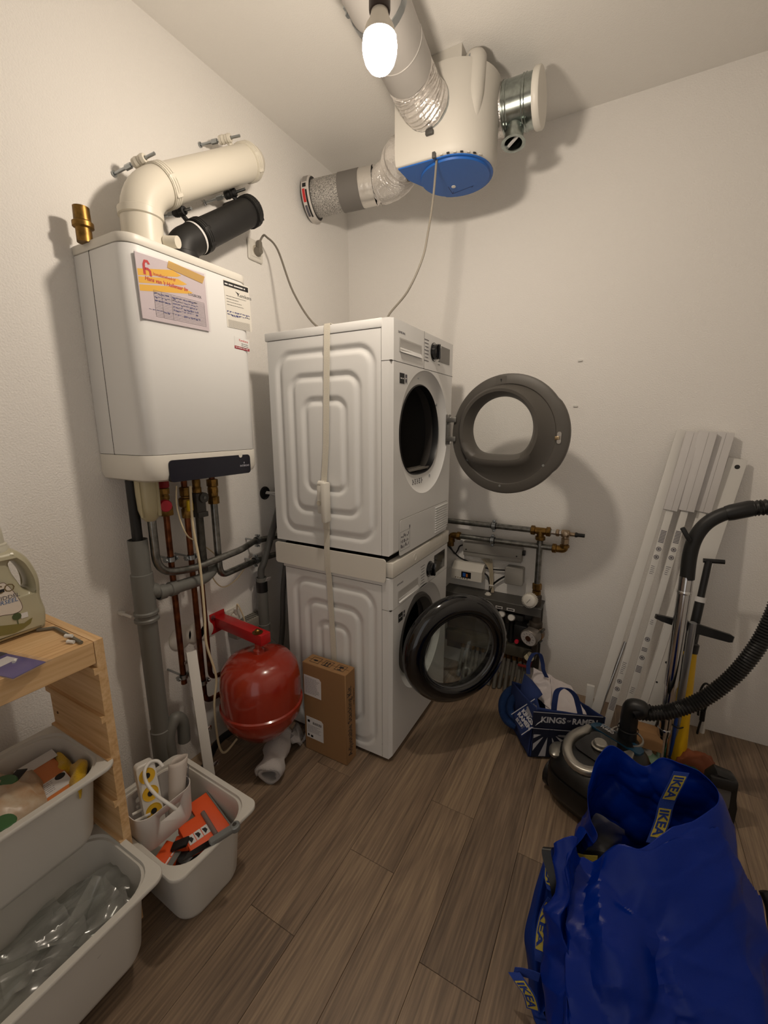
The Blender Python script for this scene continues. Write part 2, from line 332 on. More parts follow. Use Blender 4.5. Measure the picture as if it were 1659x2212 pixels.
# ------------------------------------------------------------------ boiler on the left wall
BX, BY0, BY1, BZ0, BZ1 = .2475, -1.462, -1.0201, 1.2029, 1.884
def boiler():
    t = thing('boiler', 'white wall-hung boiler with a dark control strip along its lower edge', 'boiler', (BX/2,(BY0+BY1)/2,BZ0))
    cy, wy = (BY0+BY1)/2, BY1-BY0
    def outline(r=.045, ins=0, x0=.002):
        o = [(x0, BY0+ins)]; x1, y0, y1 = BX-ins, BY0+ins, BY1-ins
        for j in range(9): a = -pi/2+j/8*pi/2; o.append((x1-r+r*cos(a), y0+r+r*sin(a)))
        for j in range(9): a = j/8*pi/2; o.append((x1-r+r*cos(a), y1-r+r*sin(a)))
        o.append((x0, y1)); return o
    def solid(z0, z1, ins=0, bt=.002, bb=.002):
        L_ = []
        for z, i in ((z0, ins+bb), (z0+bb*.3, ins+bb*.3), (z0+bb, ins), (z1-bt, ins), (z1-bt*.3, ins+bt*.3), (z1, ins+bt)): L_.append([(x,y,z) for x, y in outline(.045,i)])
        return M().loft(L_, True, True, True)
    zc, zl = 1.285, 1.860
    solid(zc+.0012, zl-.0012).obj('casing', WHITE, t)
    solid(zl, BZ1, -.0015).obj('top_cover', CREAM, t)
    solid(BZ0, zc, -.0015, .002, .022).obj('bottom_cap', CREAM, t)
    solid(zc-.001, zl+.001, .003).obj('seam', SEAM, t)
    M().box((.081,BY0-.0006,zc),(.083,BY0+.004,zl)).obj('side_seam', SEAM, t)
    # dark control strip wrapped on the front of the cap
    a, b = at(366,1022,x=BX+.003), at(540,1004,x=BX+.003)
    p = M().prism(rrect(b.y-a.y, .068, .013), -.01, .004, frame(((BX+.0015),(a.y+b.y)/2,1.2345), (0,1,0), (0,0,1)))
    pn = p.obj('control_panel', mat('control_panel_gloss', (20,20,34), .18), t)
    M().cyl((BX+.0058,b.y-.045,1.267),(BX+.0063,b.y-.045,1.267),.008,n=16).obj('finger_notch', CREAM, pn)
    T = frame((BX+.0056,b.y-.05,1.226), (0,1,0), (0,0,1))
    text('INTERGAS', T, .0095, mat('panel_print', (190,190,200), .6), pn); text('iii', frame((BX+.0056,b.y-.033,1.237), (0,1,0), (0,0,1)), .009, MATS['panel_print'], pn)
    # brass stub on top
    bp = at(181,500, x=.076); T = Matrix.Translation((.076, bp.y, BZ1))
    M().lathe([(.0,-.005),(.020,-.005),(.020,.03),(.026,.034),(.026,.046),(.0215,.05),(.0205,.085),(.016,.085),(.016,.03),(.0,.03)], T, 20).lathe([(.0265,.034),(.0265,.046),(.02,.046),(.02,.034),(.0265,.034)], T, 24).obj('brass_coupling', BRASS, t)
    # stickers
    X = BX+.0008
    T, w_, h_ = face4(at(482,602,x=X), at(537,620,x=X), at(487,705,x=X))
    st = M().prism([(0,-h_),(w_,-h_),(w_,0),(0,0)], -.0006, .0002, T).obj('service_sticker', CREAM, t)
    M().prism([(0,-.02*1),(w_*.96,-.02),(w_*.96,-.004),(0,-.004)], 0, .0005, T).obj('sticker_heading', INK, st)
    lines(T, .004, -.0145, w_*.8, 1, .01, .004, PAPER, st, 0, 'heading_print')
    text('Kemkens', T @ Matrix.Translation((w_*.5,-.043,.0004)), .017, INK, st)
    M().add([(w_*.42,-.028,.0004),(w_*.55,-.032,.0004),(w_*.53,-.038,.0004)], [(0,1,2)], T).obj('bird_mark', INK, st)
    lines(T, .006, -.05, w_*.8, 4, .009, .0013, INK, st, .5); lines(T, .004, -.1, w_*.9, 2, .009, .004, BLUEINK, st, 0, 'handwriting', scrib=True)
    lines(T, .006, -.125, w_*.86, 13, max(.002,(h_-.131)/13), .0009, mat('pale_print', (176,172,165), .8), st)
    T, w_, h_ = face4(at(506,726,x=X), at(538,735,x=X), at(508,752,x=X))
    s2 = M().prism([(0,-h_),(w_,-h_),(w_,0),(0,0)], -.0006, .0002, T).obj('contact_sticker', WHITE, t)
    text('Kemkens', T @ Matrix.Translation((w_*.3,-.012,.0004)), .011, REDINK, s2); lines(T, w_*.45, -.020, w_*.5, 3, .006, .0015, INK, s2, .3)
    M().prism([(0,-h_),(w_,-h_),(w_,-h_+.009),(0,-h_+.009)], 0, .0005, T).obj('red_band', mat('dark_red_print', (150,30,48), .6), s2)
    lines(T, .004, -h_+.0035, w_*.85, 1, .01, .0025, PAPER, s2)
boiler()
def logbook():
    X = BX+.0045
    T, w_, h_ = face4(at(290,542,x=X), at(441,592,x=X), at(303,686,x=X))
    t = thing('service_logbook', 'service log sheet in a plastic sleeve taped to the white boiler front', 'logbook', tuple(T @ Vector((w_/2,-h_,-.004))))
    sheet = M().prism([(0,-h_),(w_,-h_),(w_,0),(0,0)], -.0035, 0, T).obj('paper_sheet', mat('log_paper', (212,202,205), .7), t)
    for y0, y1, e in ((-.030,-.041,.62),(-.050,-.060,.70),(-.070,-.080,.78)):
        M().add([(.002,y0-.012,.0003),(w_*e*.8,y0+.012,.0003),(w_*e*1.0,y0+.004,.0003),(w_*e*.9,y1+.008,.0003),(.002,y1-.018,.0003)], [(0,1,2,3,4)], T).obj('yellow_stripe', YELINK, sheet)
    # red arched n-like mark
    q = [Vector((.022,-.052,.0008)),Vector((.022,-.026,.0008)),Vector((.026,-.017,.0008)),Vector((.034,-.0165,.0008)),Vector((.038,-.023,.0008))]
    M().strip([T@p for p in q], [T.to_3x3()@Vector(v) for v in ((1,0,0),(1,.1,0),(.6,-.8,0),(-.3,-1,0),(-1,-.3,0))], .007).strip([T@Vector(p) for p in ((.024,-.037,.0008),(.033,-.036,.0008),(.039,-.040,.0008),(.040,-.053,.0008))], [T.to_3x3()@Vector(v) for v in ((0,1,0),(.3,1,0),(.9,.5,0),(1,0,0))], .007).obj('red_arch_mark', REDINK, sheet)
    text('Installatiebedrijf', T @ Matrix.Translation((.047,-.047,.0006)), .011, REDINK, sheet, shear=.1)
    text("Hans van 't Hullenaar bv", T @ Matrix.Translation((.020,-.066,.0006)), .0150, REDINK, sheet, shear=.25, bold=.0003, sx=.92)
    text('LOGBOEK', T @ Matrix.Translation((w_*.70,-.076,.0006)), .0105, GREYINK, sheet)
    x0, x1, yt, yb = .042, w_-.012, -.088, -h_+.012; mm = M(); n = 17
    for i in range(n+1):
        y = yt+(yb-yt)*i/n; mm.add([(x0,y,.0004),(x1,y,.0004),(x1,y+.0008,.0004),(x0,y+.0008,.0004)], [(0,1,2,3)], T)
    for x in (x0, x0+.024, x0+.055, x1): mm.add([(x,yb,.0004),(x+.0008,yb,.0004),(x+.0008,yt,.0004),(x,yt,.0004)], [(0,1,2,3)], T)
    tag(mm.obj('table_rules', GREYINK, sheet), kind='stuff')
    lines(T, x0+.002, -.096, .05, 3, .0095, .003, BLUEINK, sheet, .2, 'handwriting', scrib=True); lines(T, x0+.058, -.096, x1-x0-.062, 5, .0085, .003, BLUEINK, sheet, .25, 'handwriting', scrib=True)
    lines(T, x0-.02, -.142, x1-x0, 1, .01, .003, BLUEINK, sheet, 0, 'handwriting', scrib=True)
    M().prism([(w_*.42,-.016),(w_*.95,-.030),(w_*1.0,-.008),(w_*.45,.004)], .001, .0016, T).obj('yellow_tape', clearmat('yellow_tape', (250,225,140), .3, 1.4, .55, (236,205,120)), t)
    M().add([(-.004,-h_-.003,.0024),(w_+.004,-h_-.003,.0024),(w_+.004,.003,.0024),(-.004,.003,.0024)], [(0,1,2,3)], T).obj('plastic_sleeve', clearmat('clear_sleeve', (250,248,250), .12, 1.45, .04), t)
logbook()

# ------------------------------------------------------------------ flue and air pipes above the boiler
def strap_clamp(parent, c, d, r, m_, rodroot, lug_dir, rod_tip):
    """plastic strap round a pipe with a lug gripping a threaded wall rod"""
    cl = M(); 
    for k in (-.009, 0, .009): ringclamp(cl, Vector(c)+Vector(d)*k, d, r+.0015, .007, .0045)
    cl.lathe([(r,-.016),(r+.004,-.016),(r+.004,.016),(r,.016)], along(c, d), 28)
    o = cl.obj('strap_clamp', m_, parent)
    T = along(c, d); out = Vector((1,0,-.15)).normalized(); pr = (out - Vector(d)*out.dot(Vector(d))).normalized()
    Tb = frame(Vector(c)+pr*(r+.003), d, Vector(d).cross(pr))
    M().box((-.014,-.026,0),(.014,.012,.012),.003,T=Tb).box((-.012,.012,.002),(.012,.034,.007),.002,T=Tb).obj('buckle', m_, o)
    rr, rt = Vector(rodroot), Vector(rod_tip); ax = (rt-rr).normalized(); L_ = (rt-rr).length
    M().cyl(rr, rt, .0045, n=10).lathe([(.008,.30*L_),(.008,.44*L_)], along(rr,ax), 6, True).lathe([(.009,0),(.009,.004)], along(rr,ax), 14, True).obj('threaded_rod', ZINC, o)
    g = M(); mid = rr+ax*L_*.64
    for k in range(4): g.lathe([(.006,-.006),(.013+.002*(k%2),-.005),(.014,0),(.013,.005),(.006,.006)], along(mid+ax*(k-1.5)*.0115, ax), 12)
    g.cyl(mid, Vector(c)+(mid-Vector(c)).normalized()*(r*.98), .008, n=8)
    g.obj('rod_grip', m_, o)
WX, FR = .1356, .0570
def flue(name, label, m_, base, corner, end, wallend, clamps, rods, cup_z, cat='pipe', FR=FR):
    t = thing(name, label, cat, base)
    ax = (Vector(end)-Vector(corner)).normalized()
    path = fillet([base, corner, end, wallend], [.10,.075], 10)
    M().tube(path, FR, 36).obj('pipe_run', m_, t)
    rim = M(); up = Vector((0,0,1)); c1 = Vector((base[0],base[1],cup_z))
    rim.lathe([(FR,-.012),(FR+.005,-.009),(FR+.005,.009),(FR,.012)], along(c1, up), 36)
    rim.obj('socket_rim', m_, t)
    for q, (cpt, (rr, rt)) in enumerate(zip(clamps, rods)): strap_clamp(t, cpt, ax, FR, m_, rr, None, rt)
    return t, ax
wb = at(306,478,x=WX)
c1, c2 = at(352,402,x=WX), at(534,351,x=WX); ax = (c2-c1).normalized()
c2 = Vector((WX,c2.y,c2.z)); yb = wb.y
corner = c1+ax*((yb-c1.y)/ax.y)
t, ax = flue('flue_pipe', 'ivory white flue pipe rising from the boiler and bending into the wall', IVORY, (WX,yb,BZ1+.0005), tuple(corner), tuple(c2+ax*.05), (.004,c2.y+ax.y*.05,c2.z+ax.z*.05), [c1,c2],
   [(at(246,376,x=.001), at(334,331,x=.157)),(at(432,313,x=.001), at(518,293,x=.157))], at(306,466,x=WX).z)
M().cyl((WX+.05,yb+.038,1.92),(WX+.088,yb+.052,1.917),.017,n=18).obj('test_plug', IVORY, t)
bb = at(432,510,x=WX); be = at(542,456,x=WX); ax = (be-bb).normalized()
yb2 = -1.199; corner = bb+ax*((yb2-bb.y)/ax.y)
t, ax = flue('air_intake_pipe', 'matt black air pipe rising from the boiler below the white flue', RUBBER, (WX,yb2,BZ1+.0005), tuple(corner), tuple(be+ax*.03), (.004,be.y+ax.y*.03,be.z+ax.z*.03), [bb,be-ax*.01],
   [(at(346,470,x=.001), at(413,450,x=.152)),(at(442,438,x=.001), at(530,408,x=.152))], BZ1+.03, FR=.0485)
lab = bb-ax*.026; M().lathe([(.050,-.004),(.050,.004)], along(lab, ax), 40).obj('white_label_band', PAPER, t)
# ------------------------------------------------------------------ washer, dryer, stacking frame
XF, YN, YB = .748, -.881, -.281
YC = (YN+YB)/2
PANELG = mat('display_grey', (104,101,97), .3)
def sdrect(x, z, cx, cz, hx, hz, r):
    qx, qz = abs(x-cx)-(hx-r), abs(z-cz)-(hz-r)
    return math.hypot(max(qx,0), max(qz,0)) + min(max(qx,qz),0) - r
def embossed_side(x0, x1, z0, z1, y, rx0, rx1, rz0, rz1, nx=76, nz=120):
    cx, cz = (rx0+rx1)/2, (rz0+rz1)/2; rows = []
    for i in range(nx+1):
        x = x0+(x1-x0)*i/nx; row = []
        for j in range(nz+1):
            z = z0+(z1-z0)*j/nz; d = 0
            for k in range(3):
                s = sdrect(x, z, cx, cz, (rx1-rx0)/2-.018-.0615*k, (rz1-rz0)/2-.024-.088*k, .062-.012*k)
                e = abs(s)/.019
                if e < 1: d = max(d, .0085*(1-e*e)**2)
            row.append((x, y+d, z))
        rows.append(row)
    return M().sheet(rows)
def disc_loop(x, yc, zc, rf, n=72):
    return [(x, yc+rf(2*pi*j/n)*cos(2*pi*j/n), zc+rf(2*pi*j/n)*sin(2*pi*j/n)) for j in range(n)]
def dshape(r, flat):
    """circle with a flattened, round-cornered foot"""
    def g(a):
        if sin(a) >= -.2: return r
        f = flat/abs(sin(a)); return (r**-10+f**-10)**-.1 if f < r*1.6 else r
    return g
def front_plate(mm, x, y0, y1, z0, z1, yc, zc, r, n=72, top=None):
    """flat front with a round hole: quads from the circle to the rectangle's edge"""
    inner = disc_loop(x, yc, zc, lambda a: r, n); outer = []
    for j in range(n):
        a = 2*pi*j/n; c, s = cos(a), sin(a); k = 1e9
        if c > 1e-6: k = min(k, (y1-yc)/c)
        if c < -1e-6: k = min(k, (y0-yc)/c)
        if s > 1e-6: k = min(k, (z1-zc)/s)
        if s < -1e-6: k = min(k, (z0-zc)/s)
        outer.append((x, yc+k*c, zc+k*s))
    # square corners
    for ty, tz in ((y0,z0),(y0,z1),(y1,z0),(y1,z1)):
        j = min(range(n), key=lambda q: (outer[q][1]-ty)**2+(outer[q][2]-tz)**2); outer[j] = (x,ty,tz)
    return mm.loft([inner, outer])
def smallprint(T, items, m_, parent, name='panel_print'):
    mm = M()
    for x, y, w_, h_ in items: mm.add([(x,y,.0003),(x+w_,y,.0003),(x+w_,y+h_,.0003),(x,y+h_,.0003)], [(0,1,2,3)], T)
    return tag(mm.obj(name, m_, parent), kind='stuff')
FR_T = lambda y, z, dx=.0004: frame((XF+dx, y, z), (0,1,0), (0,0,1))
def machine(name, label, z0, z1, xb, zc, rh, rects, zseam, dryer, feet):
    t = thing(name, label, name.replace('_',' '), ((XF+xb)/2, YC, z0-feet))
    xs = .706
    # cabinet
    embossed_side(xb, xs, z0, z1-.033, YN, *rects).obj('side_panel', WHITE, t)
    c = M().box((xb,YN+.0105,z0),(xs,YB,z1-.034)); c.box((xb-.0,YN+.0005,z0),(xb+.004,YN+.012,z1-.034)); c.box((xs-.004,YN+.0005,z0),(xs,YN+.012,z1-.034)); c.box((xb,YN+.0005,z1-.037),(xs,YN+.012,z1-.034)); c.box((xb,YN+.0005,z0),(xs,YN+.012,z0+.004))
    # the drum cavity: cabinet body is a shell so the opening is open
    shell = M(); th = .002
    shell.box((xb,YB-th,z0),(xs,YB,z1-.034)).box((xb,YN+.011,z0),(xb+th,YB,z1-.034)).box((xb,YN+.011,z0),(xs,YB,z0+th)).box((xb,YN+.011,z1-.036),(xs,YB,z1-.034))
    shell.obj('cabinet', WHITE, t)
    M().box((xb-.010,YN-.003,z1-.0315),(xs+.004,YB+.003,z1),.004).obj('top_plate', WHITE, t)
    M().box((xb+.002,YN+.002,z1-.035),(xs,YB-.002,z1-.031)).obj('top_seam', SEAM, t)
    # front
    fp = M(); front_plate(fp, XF, YN+.013, YB-.013, z0+.012, zseam-.0012, YC, zc, rh)
    # bevelled rim back to the side panels
    def rim(za, zb):
        o = [(YN+.013,za),(YB-.013,za),(YB-.013,zb),(YN+.013,zb)]; q = [(YN,za),(YB,za),(YB,zb),(YN,zb)]
        fp_ = [(XF,*p) for p in o]; m1 = [(XF-.012,*p) for p in q]; m2 = [(xs+.0012,*p) for p in q]
        return [fp_, m1, m2]
    A = rim(z0+.012, zseam-.0012); A[1] = [(XF-.012,y,z0 if z < z0+.1 else z) for x,y,z in A[1]]; A[2] = [(x,y,z0 if z < z0+.1 else z) for x,y,z in A[2]]
    fp.loft(A, True)
    front = fp.obj('front_panel', WHITE, t, ang=25)
    cp = M(); B_ = rim(zseam+.0012, z1-.002); cp.loft(B_, True, True, True)
    cp.box((XF-.012,YN+.0001,zseam+.001),(xs+.002,YB-.0001,z1-.0015),.001)
    ctrl = cp.obj('control_fascia', WHITE, t, ang=25)
    M().box((xs-.01,YN+.002,zseam-.0025),(XF-.003,YB-.002,zseam+.0025)).obj('fascia_seam', SEAM, t)
    # dished ring and opening
    if dryer:
        op = dshape(.188,.168); L_ = [disc_loop(XF,YC,zc,lambda a: rh), disc_loop(XF-.006,YC,zc,lambda a: rh-.004), disc_loop(XF-.024,YC,zc,lambda a: rh-.026), disc_loop(XF-.026,YC,zc+.0,lambda a: op(a)+.006)]
        M().loft(L_).obj('door_ring', WHITE, t, ang=50)
        M().loft([disc_loop(XF-.0255,YC,zc,lambda a: op(a)+.0065), disc_loop(XF-.022,YC,zc,lambda a: op(a)+.002), disc_loop(XF-.03,YC,zc,op), disc_loop(XF-.05,YC,zc,op)]).obj('opening_seal', BLACK, t)
        dr = M().loft([disc_loop(XF-.05,YC,zc,op), disc_loop(XF-.09,YC,zc,lambda a: .2), disc_loop(XF-.10,YC,zc,lambda a: .262), disc_loop(xb+.03,YC,zc,lambda a: .262)], True, False, True)
        drum = dr.obj('drum', mat('drum_dark', (84,80,77), .5, .3), t)
        perf = M(); rd = random.Random(3)
        for a in range(22):
            for b in range(11):
                yy, zz = YC+(-.25+.5*b/10), zc-.24+.48*a/21
                if math.hypot(yy-YC, zz-zc) < .25: perf.cyl((xb+.031,yy+.012*(a%2),zz),(xb+.034,yy+.012*(a%2),zz),.008,n=6)
        tag(perf.obj('drum_perforations', mat('drum_hole', (18,14,14), .6), drum), kind='stuff')
        flt = M()
        for k in range(9): flt.box((XF-.075,YC-.10+.024*k,zc-.150),(XF-.034,YC-.092+.024*k,zc-.146))
        flt.box((XF-.077,YC-.11,zc-.152),(XF-.07,YC+.11,zc-.144)).box((XF-.036,YC-.11,zc-.152),(XF-.03,YC+.11,zc-.144))
        flt.obj('lint_filter', mat('lint_filter_grey', (120,116,110), .5), t)
        # icons under the opening, screws
        smallprint(frame((XF-.0238,YC,zc-.205), (0,1,0), (0,0,1)), [(-.075+.021*k+.004*(j%2),-.002+.008*j,.007+.003*((k+j)%2),.006) for k in range(5) for j in range(3)], GREYINK, t)
        for yy, zz in ((-.165,-.180),(.10,-.185),(-.03,.218),(.165,.12)): M().cyl((XF-.025,YC+yy,zc+zz),(XF-.0225,YC+yy,zc+zz),.006,n=10).obj('screw', ZINC, t)
    else:
        L_ = [disc_loop(XF,YC,zc,lambda a: rh), disc_loop(XF-.006,YC,zc,lambda a: rh-.004), disc_loop(XF-.03,YC,zc,lambda a: rh-.045), disc_loop(XF-.032,YC,zc,lambda a: .185)]
        M().loft(L_).obj('door_ring', WHITE, t, ang=50)
        M().loft([disc_loop(XF-.032,YC,zc,lambda a: .186), disc_loop(XF-.018,YC,zc,lambda a: .178), disc_loop(XF-.02,YC,zc,lambda a: .165), disc_loop(XF-.06,YC,zc,lambda a: .15), disc_loop(XF-.075,YC,zc,lambda a: .172), disc_loop(XF-.09,YC,zc,lambda a: .155)]).obj('rubber_gasket', mat('gasket_grey', (88,86,84), .5), t, ang=60)
        M().loft([disc_loop(XF-.09,YC,zc,lambda a: .155), disc_loop(XF-.1,YC,zc,lambda a: .24), disc_loop(xb+.03,YC,zc,lambda a: .24)], True, False, True).obj('drum', mat('drum_steel', (60,58,56), .3, .8), t)
    # drawer with a recessed grip
    dy0, dy1, dz1 = YN+.055, YN+.243, (zseam+z1)/2+.012 if dryer else zseam+.062
    dz0 = dz1-.046
    gp = M(); T = FR_T(0,0,0)
    gp.loft([[(XF+.0009,*p) for p in ((dy0,dz0),(dy1,dz0),(dy1,dz1),(dy0,dz1))], [(XF+.0012,*p) for p in ((dy0+.004,dz0+.003),(dy1-.004,dz0+.003),(dy1-.004,dz1-.003),(dy0+.004,dz1-.003))], [(XF+.0004,*p) for p in ((dy0+.008,dz0+.016),(dy1-.010,dz0+.016),(dy1-.010,dz1-.006),(dy0+.008,dz1-.006))]], True, False, True)
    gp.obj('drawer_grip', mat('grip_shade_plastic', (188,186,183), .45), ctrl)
    M().add([(XF+.0008,dy0+.004,dz0+.003),(XF+.006,dy0+.002,dz0-.001),(XF+.006,dy1-.002,dz0-.001),(XF+.0008,dy1-.004,dz0+.014),(XF+.0008,dy0+.004,dz0+.014)], [(0,1,2),(0,2,3,4)]).obj('grip_lip', WHITE, ctrl)
    if dryer: M().box((XF-.002,dy1+.0245,zseam),(XF+.0005,dy1+.0255,z1-.001)).obj('drawer_gap', SEAM, ctrl)
    # brand word, dial, display
    text('SAMSUNG', FR_T(YN+.046, z1-.043), .0098, GREYINK, ctrl, 'brand_lettering', sx=1.2)
    kz = (zseam+z1)/2+.006 if dryer else zseam+.062; ky = YC+.066
    Tk = along((XF,ky,kz),(1,0,0))
    k = M().lathe([(.036,0),(.036,.003),(.0335,.0035)], Tk, 36).obj('dial_ring', BLACK, ctrl)
    M().lathe([(.0335,.0005),(.0335,.0035),(.031,.0035)], Tk, 36).obj('chrome_ring', CHROME, k)
    M().lathe([(.030,.002),(.030,.018),(.027,.021),(0,.021)], Tk, 36).box((-.006,-.029,.019),(.006,.029,.03),.003,T=Tk).obj('dial_knob', BLACKG, k)
    M().box((-.001,.012,.0301),(.001,.027,.0306),T=Tk).obj('dial_pointer', WHITEP, k)
    smallprint(FR_T(ky,kz), [(-.098+.004*(j%3),.034-.013*j,.044-.006*(j%3),.0028) for j in range(7)]+[(.046,.034-.013*j,.022,.0028) for j in range(7)], GREYINK, ctrl, 'programme_names')
    y0 = ky+.058; M().prism(rrect(.118 if dryer else .132,.066 if dryer else .088,.002), 0, .0012, FR_T(y0+.062,kz+.002)).obj('display', PANELG if dryer else BLACKG, ctrl)
    # stickers
    T = FR_T(YN+.058, zseam-.035)
    s = M().prism([(0,-.036),(.038,-.036),(.038,0),(0,0)], 0, .0004, T).obj('black_sticker', INK, front); lines(T, .006, -.02, .026, 1, .01, .004, PAPER, s)
    smallprint(T, [(.044,-.036,.002,.034),(.058,-.036,.002,.034),(.046,-.014,.012,.012),(.046,-.03,.012,.012)], GREYINK, front)
    # lower flap, vents (dryer)
    if dryer:
        za, zb = zc-.46, zc-.324
        fl = M(); lo = rrect(.50,.14,.012,cx=YC+.012,cy=(za+zb)/2)
        fl.loft([[(XF+.0003,*p) for p in lo], [(XF+.002,*p) for p in lo], [(XF+.002,*((p[0]-YC-.012)*.985+YC+.012,(p[1]-(za+zb)/2)*.955+(za+zb)/2) ) for p in lo]], True, False, True).obj('lower_flap', WHITE, front)
        M().loft([[(XF+.0006,*p) for p in rrect(.505,.145,.013,cx=YC+.012,cy=(za+zb)/2)]], True, False, True).obj('flap_gap', mat('soft_seam', (150,146,140), .7), front)
        for q in range(11): M().box((XF+.0015,YB-.185,zb-.012-.0112*q),(XF+.0065,YB-.035,zb-.0065-.0112*q),.0015,seg=1).obj('vent_slat', WHITE, front)
        T = FR_T(YN+.066, za+.016, .0024); rd = random.Random(5); it = [(0,.075,.085,.001),(0,.0,.085,.001),(0,0,.001,.075),(.085,0,.001,.09),(.08,.078,.007,.012)]
        it += [(.004+.013*i+.003*rd.random(), .008+.021*j+.004*rd.random(), .004+.006*rd.random(), .004+.01*rd.random()) for i in range(6) for j in range(3)]
        smallprint(T, it, GREYINK, front, 'pictogram_label')
    for xx in (xb+.05, xs-.05):
        for yy in (YN+.05, YB-.05): M().cyl((xx,yy,z0-feet),(xx,yy,z0+.003),.02,n=16).obj('foot', BLACK, t)
    return t
ZD0, ZD1, ZW0, ZW1 = .892, 1.7292, .016, .8045
DRY = machine('tumble_dryer', 'white tumble dryer stacked on top, its round grey door wide open', ZD0, ZD1, .1865, 1.340, .2455, (.222,.689,.922,1.664), 1.590, True, .012)
WAS = machine('washing_machine', 'white washing machine on the floor below the dryer, black door ajar', ZW0, ZW1, .226, .447, .235, (.262,.684,.030,.752), .674, False, .016)

def door_frame(hy, ang, r, zc, hx): # local x: from hinge outwards, y: up, z: out of the door's face
    return frame((hx+r*cos(ang), hy+r*sin(ang), zc), (cos(ang), sin(ang), 0), (0,0,1))
def dryer_door():
    # inner face looks at the camera: normal = x cross z = -y side
    T = door_frame(-.346, radians(-8), .25, 1.332, .776); R_ = .25
    g = mat('dryer_door_grey', (80,76,71), .5); n = 80
    def lp(z, rf, cx=0, cy=0): return [(cx+rf(2*pi*j/n)*cos(2*pi*j/n), cy+rf(2*pi*j/n)*sin(2*pi*j/n), z) for j in range(n)]
    c = lambda r: (lambda a: r)
    def hand(r): return lambda a: r+ .010*max(0, 1-(min(a,2*pi-a)/.62)**2)**.5 if min(a,2*pi-a) < .62 else r
    d = M().loft([lp(-.030,c(R_-.03)), lp(-.026,hand(R_-.008)), lp(-.012,hand(R_-.001)), lp(0,hand(R_-.002)), lp(.005,hand(R_-.01)), lp(.005,c(R_-.042)), lp(.001,c(R_-.046))], True, False).obj('door_rim', g, DRY)
    dcx, dcy = -.022, .006
    w_ = M().loft([lp(.001,c(R_-.046)), lp(.004,dshape(.200,.185),dcx*.3,dcy), lp(.030,dshape(.182,.150),dcx,dcy+.01), lp(.042,dshape(.170,.138),dcx,dcy+.012), lp(.040,dshape(.157,.125),dcx,dcy+.014), lp(.010,dshape(.140,.113),dcx,dcy+.018), lp(-.012,dshape(.134,.108),dcx,dcy+.018), lp(-.02,dshape(.134,.108),dcx,dcy+.018)])
    w_.v = [tuple(p) for p in w_.v]
    for o in (w_,): o.v = [tuple(T @ Vector(p)) for p in o.v]
    w_.obj('window_surround', g, DRY, ang=50)
    # outer ring (seen edge-on) keeps the far side closed around the glass
    o = M().loft([lp(-.030,c(R_-.03)), lp(-.034,c(.19)), lp(-.024,dshape(.140,.113),dcx,dcy+.018), lp(-.02,dshape(.134,.108),dcx,dcy+.018)], True)
    o.v = [tuple(T @ Vector(p)) for p in o.v]; o.obj('outer_ring', WHITE, DRY, ang=50)
    gl = M().loft([lp(-.0215,dshape(.136,.110),dcx,dcy+.018)], True, False, True); gl.v = [tuple(T @ Vector(p)) for p in gl.v]
    gl.obj('door_glass', clearmat('clear_door_glass', (247,248,247), .02, 1.45, .0), DRY)
    d.data.transform(Matrix.Translation(-BASE[DRY.name]) @ T @ Matrix.Translation(BASE[DRY.name])); d.data.update()
    # latch, lint mark, screws
    M().prism(rrect(.016,.046,.007), .004, .0075, T @ Matrix.Translation((R_-.03,-.008,0))).obj('latch_plate', CHROME, d)
    M().box((R_-.044,-.016,.006),(R_-.026,-.002,.02),.002,T=T).obj('latch_hook', mat('latch_brass', (170,150,120), .3, 1), d)
    for a, r in ((-1.62,.216),(-.62,.205),(-2.55,.2)): M().cyl(T@Vector((r*cos(a),r*sin(a),.003)), T@Vector((r*cos(a),r*sin(a),.0075)), .005, n=10).obj('screw', ZINC, d)
    M().prism(rrect(.046,.03,.002), .005, .0056, T @ Matrix.Translation((-.028,R_-.026,0))).obj('icon_plate', mat('door_grey_darker', (84,80,75), .5), d)
    M().add([(-.032,R_-.022,.0058),(-.024,R_-.022,.0058),(-.028,R_-.036,.0058)], [(0,1,2)], T).obj('arrow_icon', BLACK, d)
    # hinge
    h = M().box((XF-.003,-.352,1.285),(XF+.012,-.32,1.42),.002)
    for zz in (1.30,1.385): h.box((XF+.004,-.364,zz),(XF+.05,-.332,zz+.022),.003)
    hh = h.obj('hinge', mat('hinge_grey', (120,118,114), .4, .6), DRY)
    for zz in (1.405,1.295): M().cyl((XF+.012,-.337,zz),(XF+.016,-.337,zz),.007,n=12).obj('hinge_screw', CHROME, hh)
dryer_door()
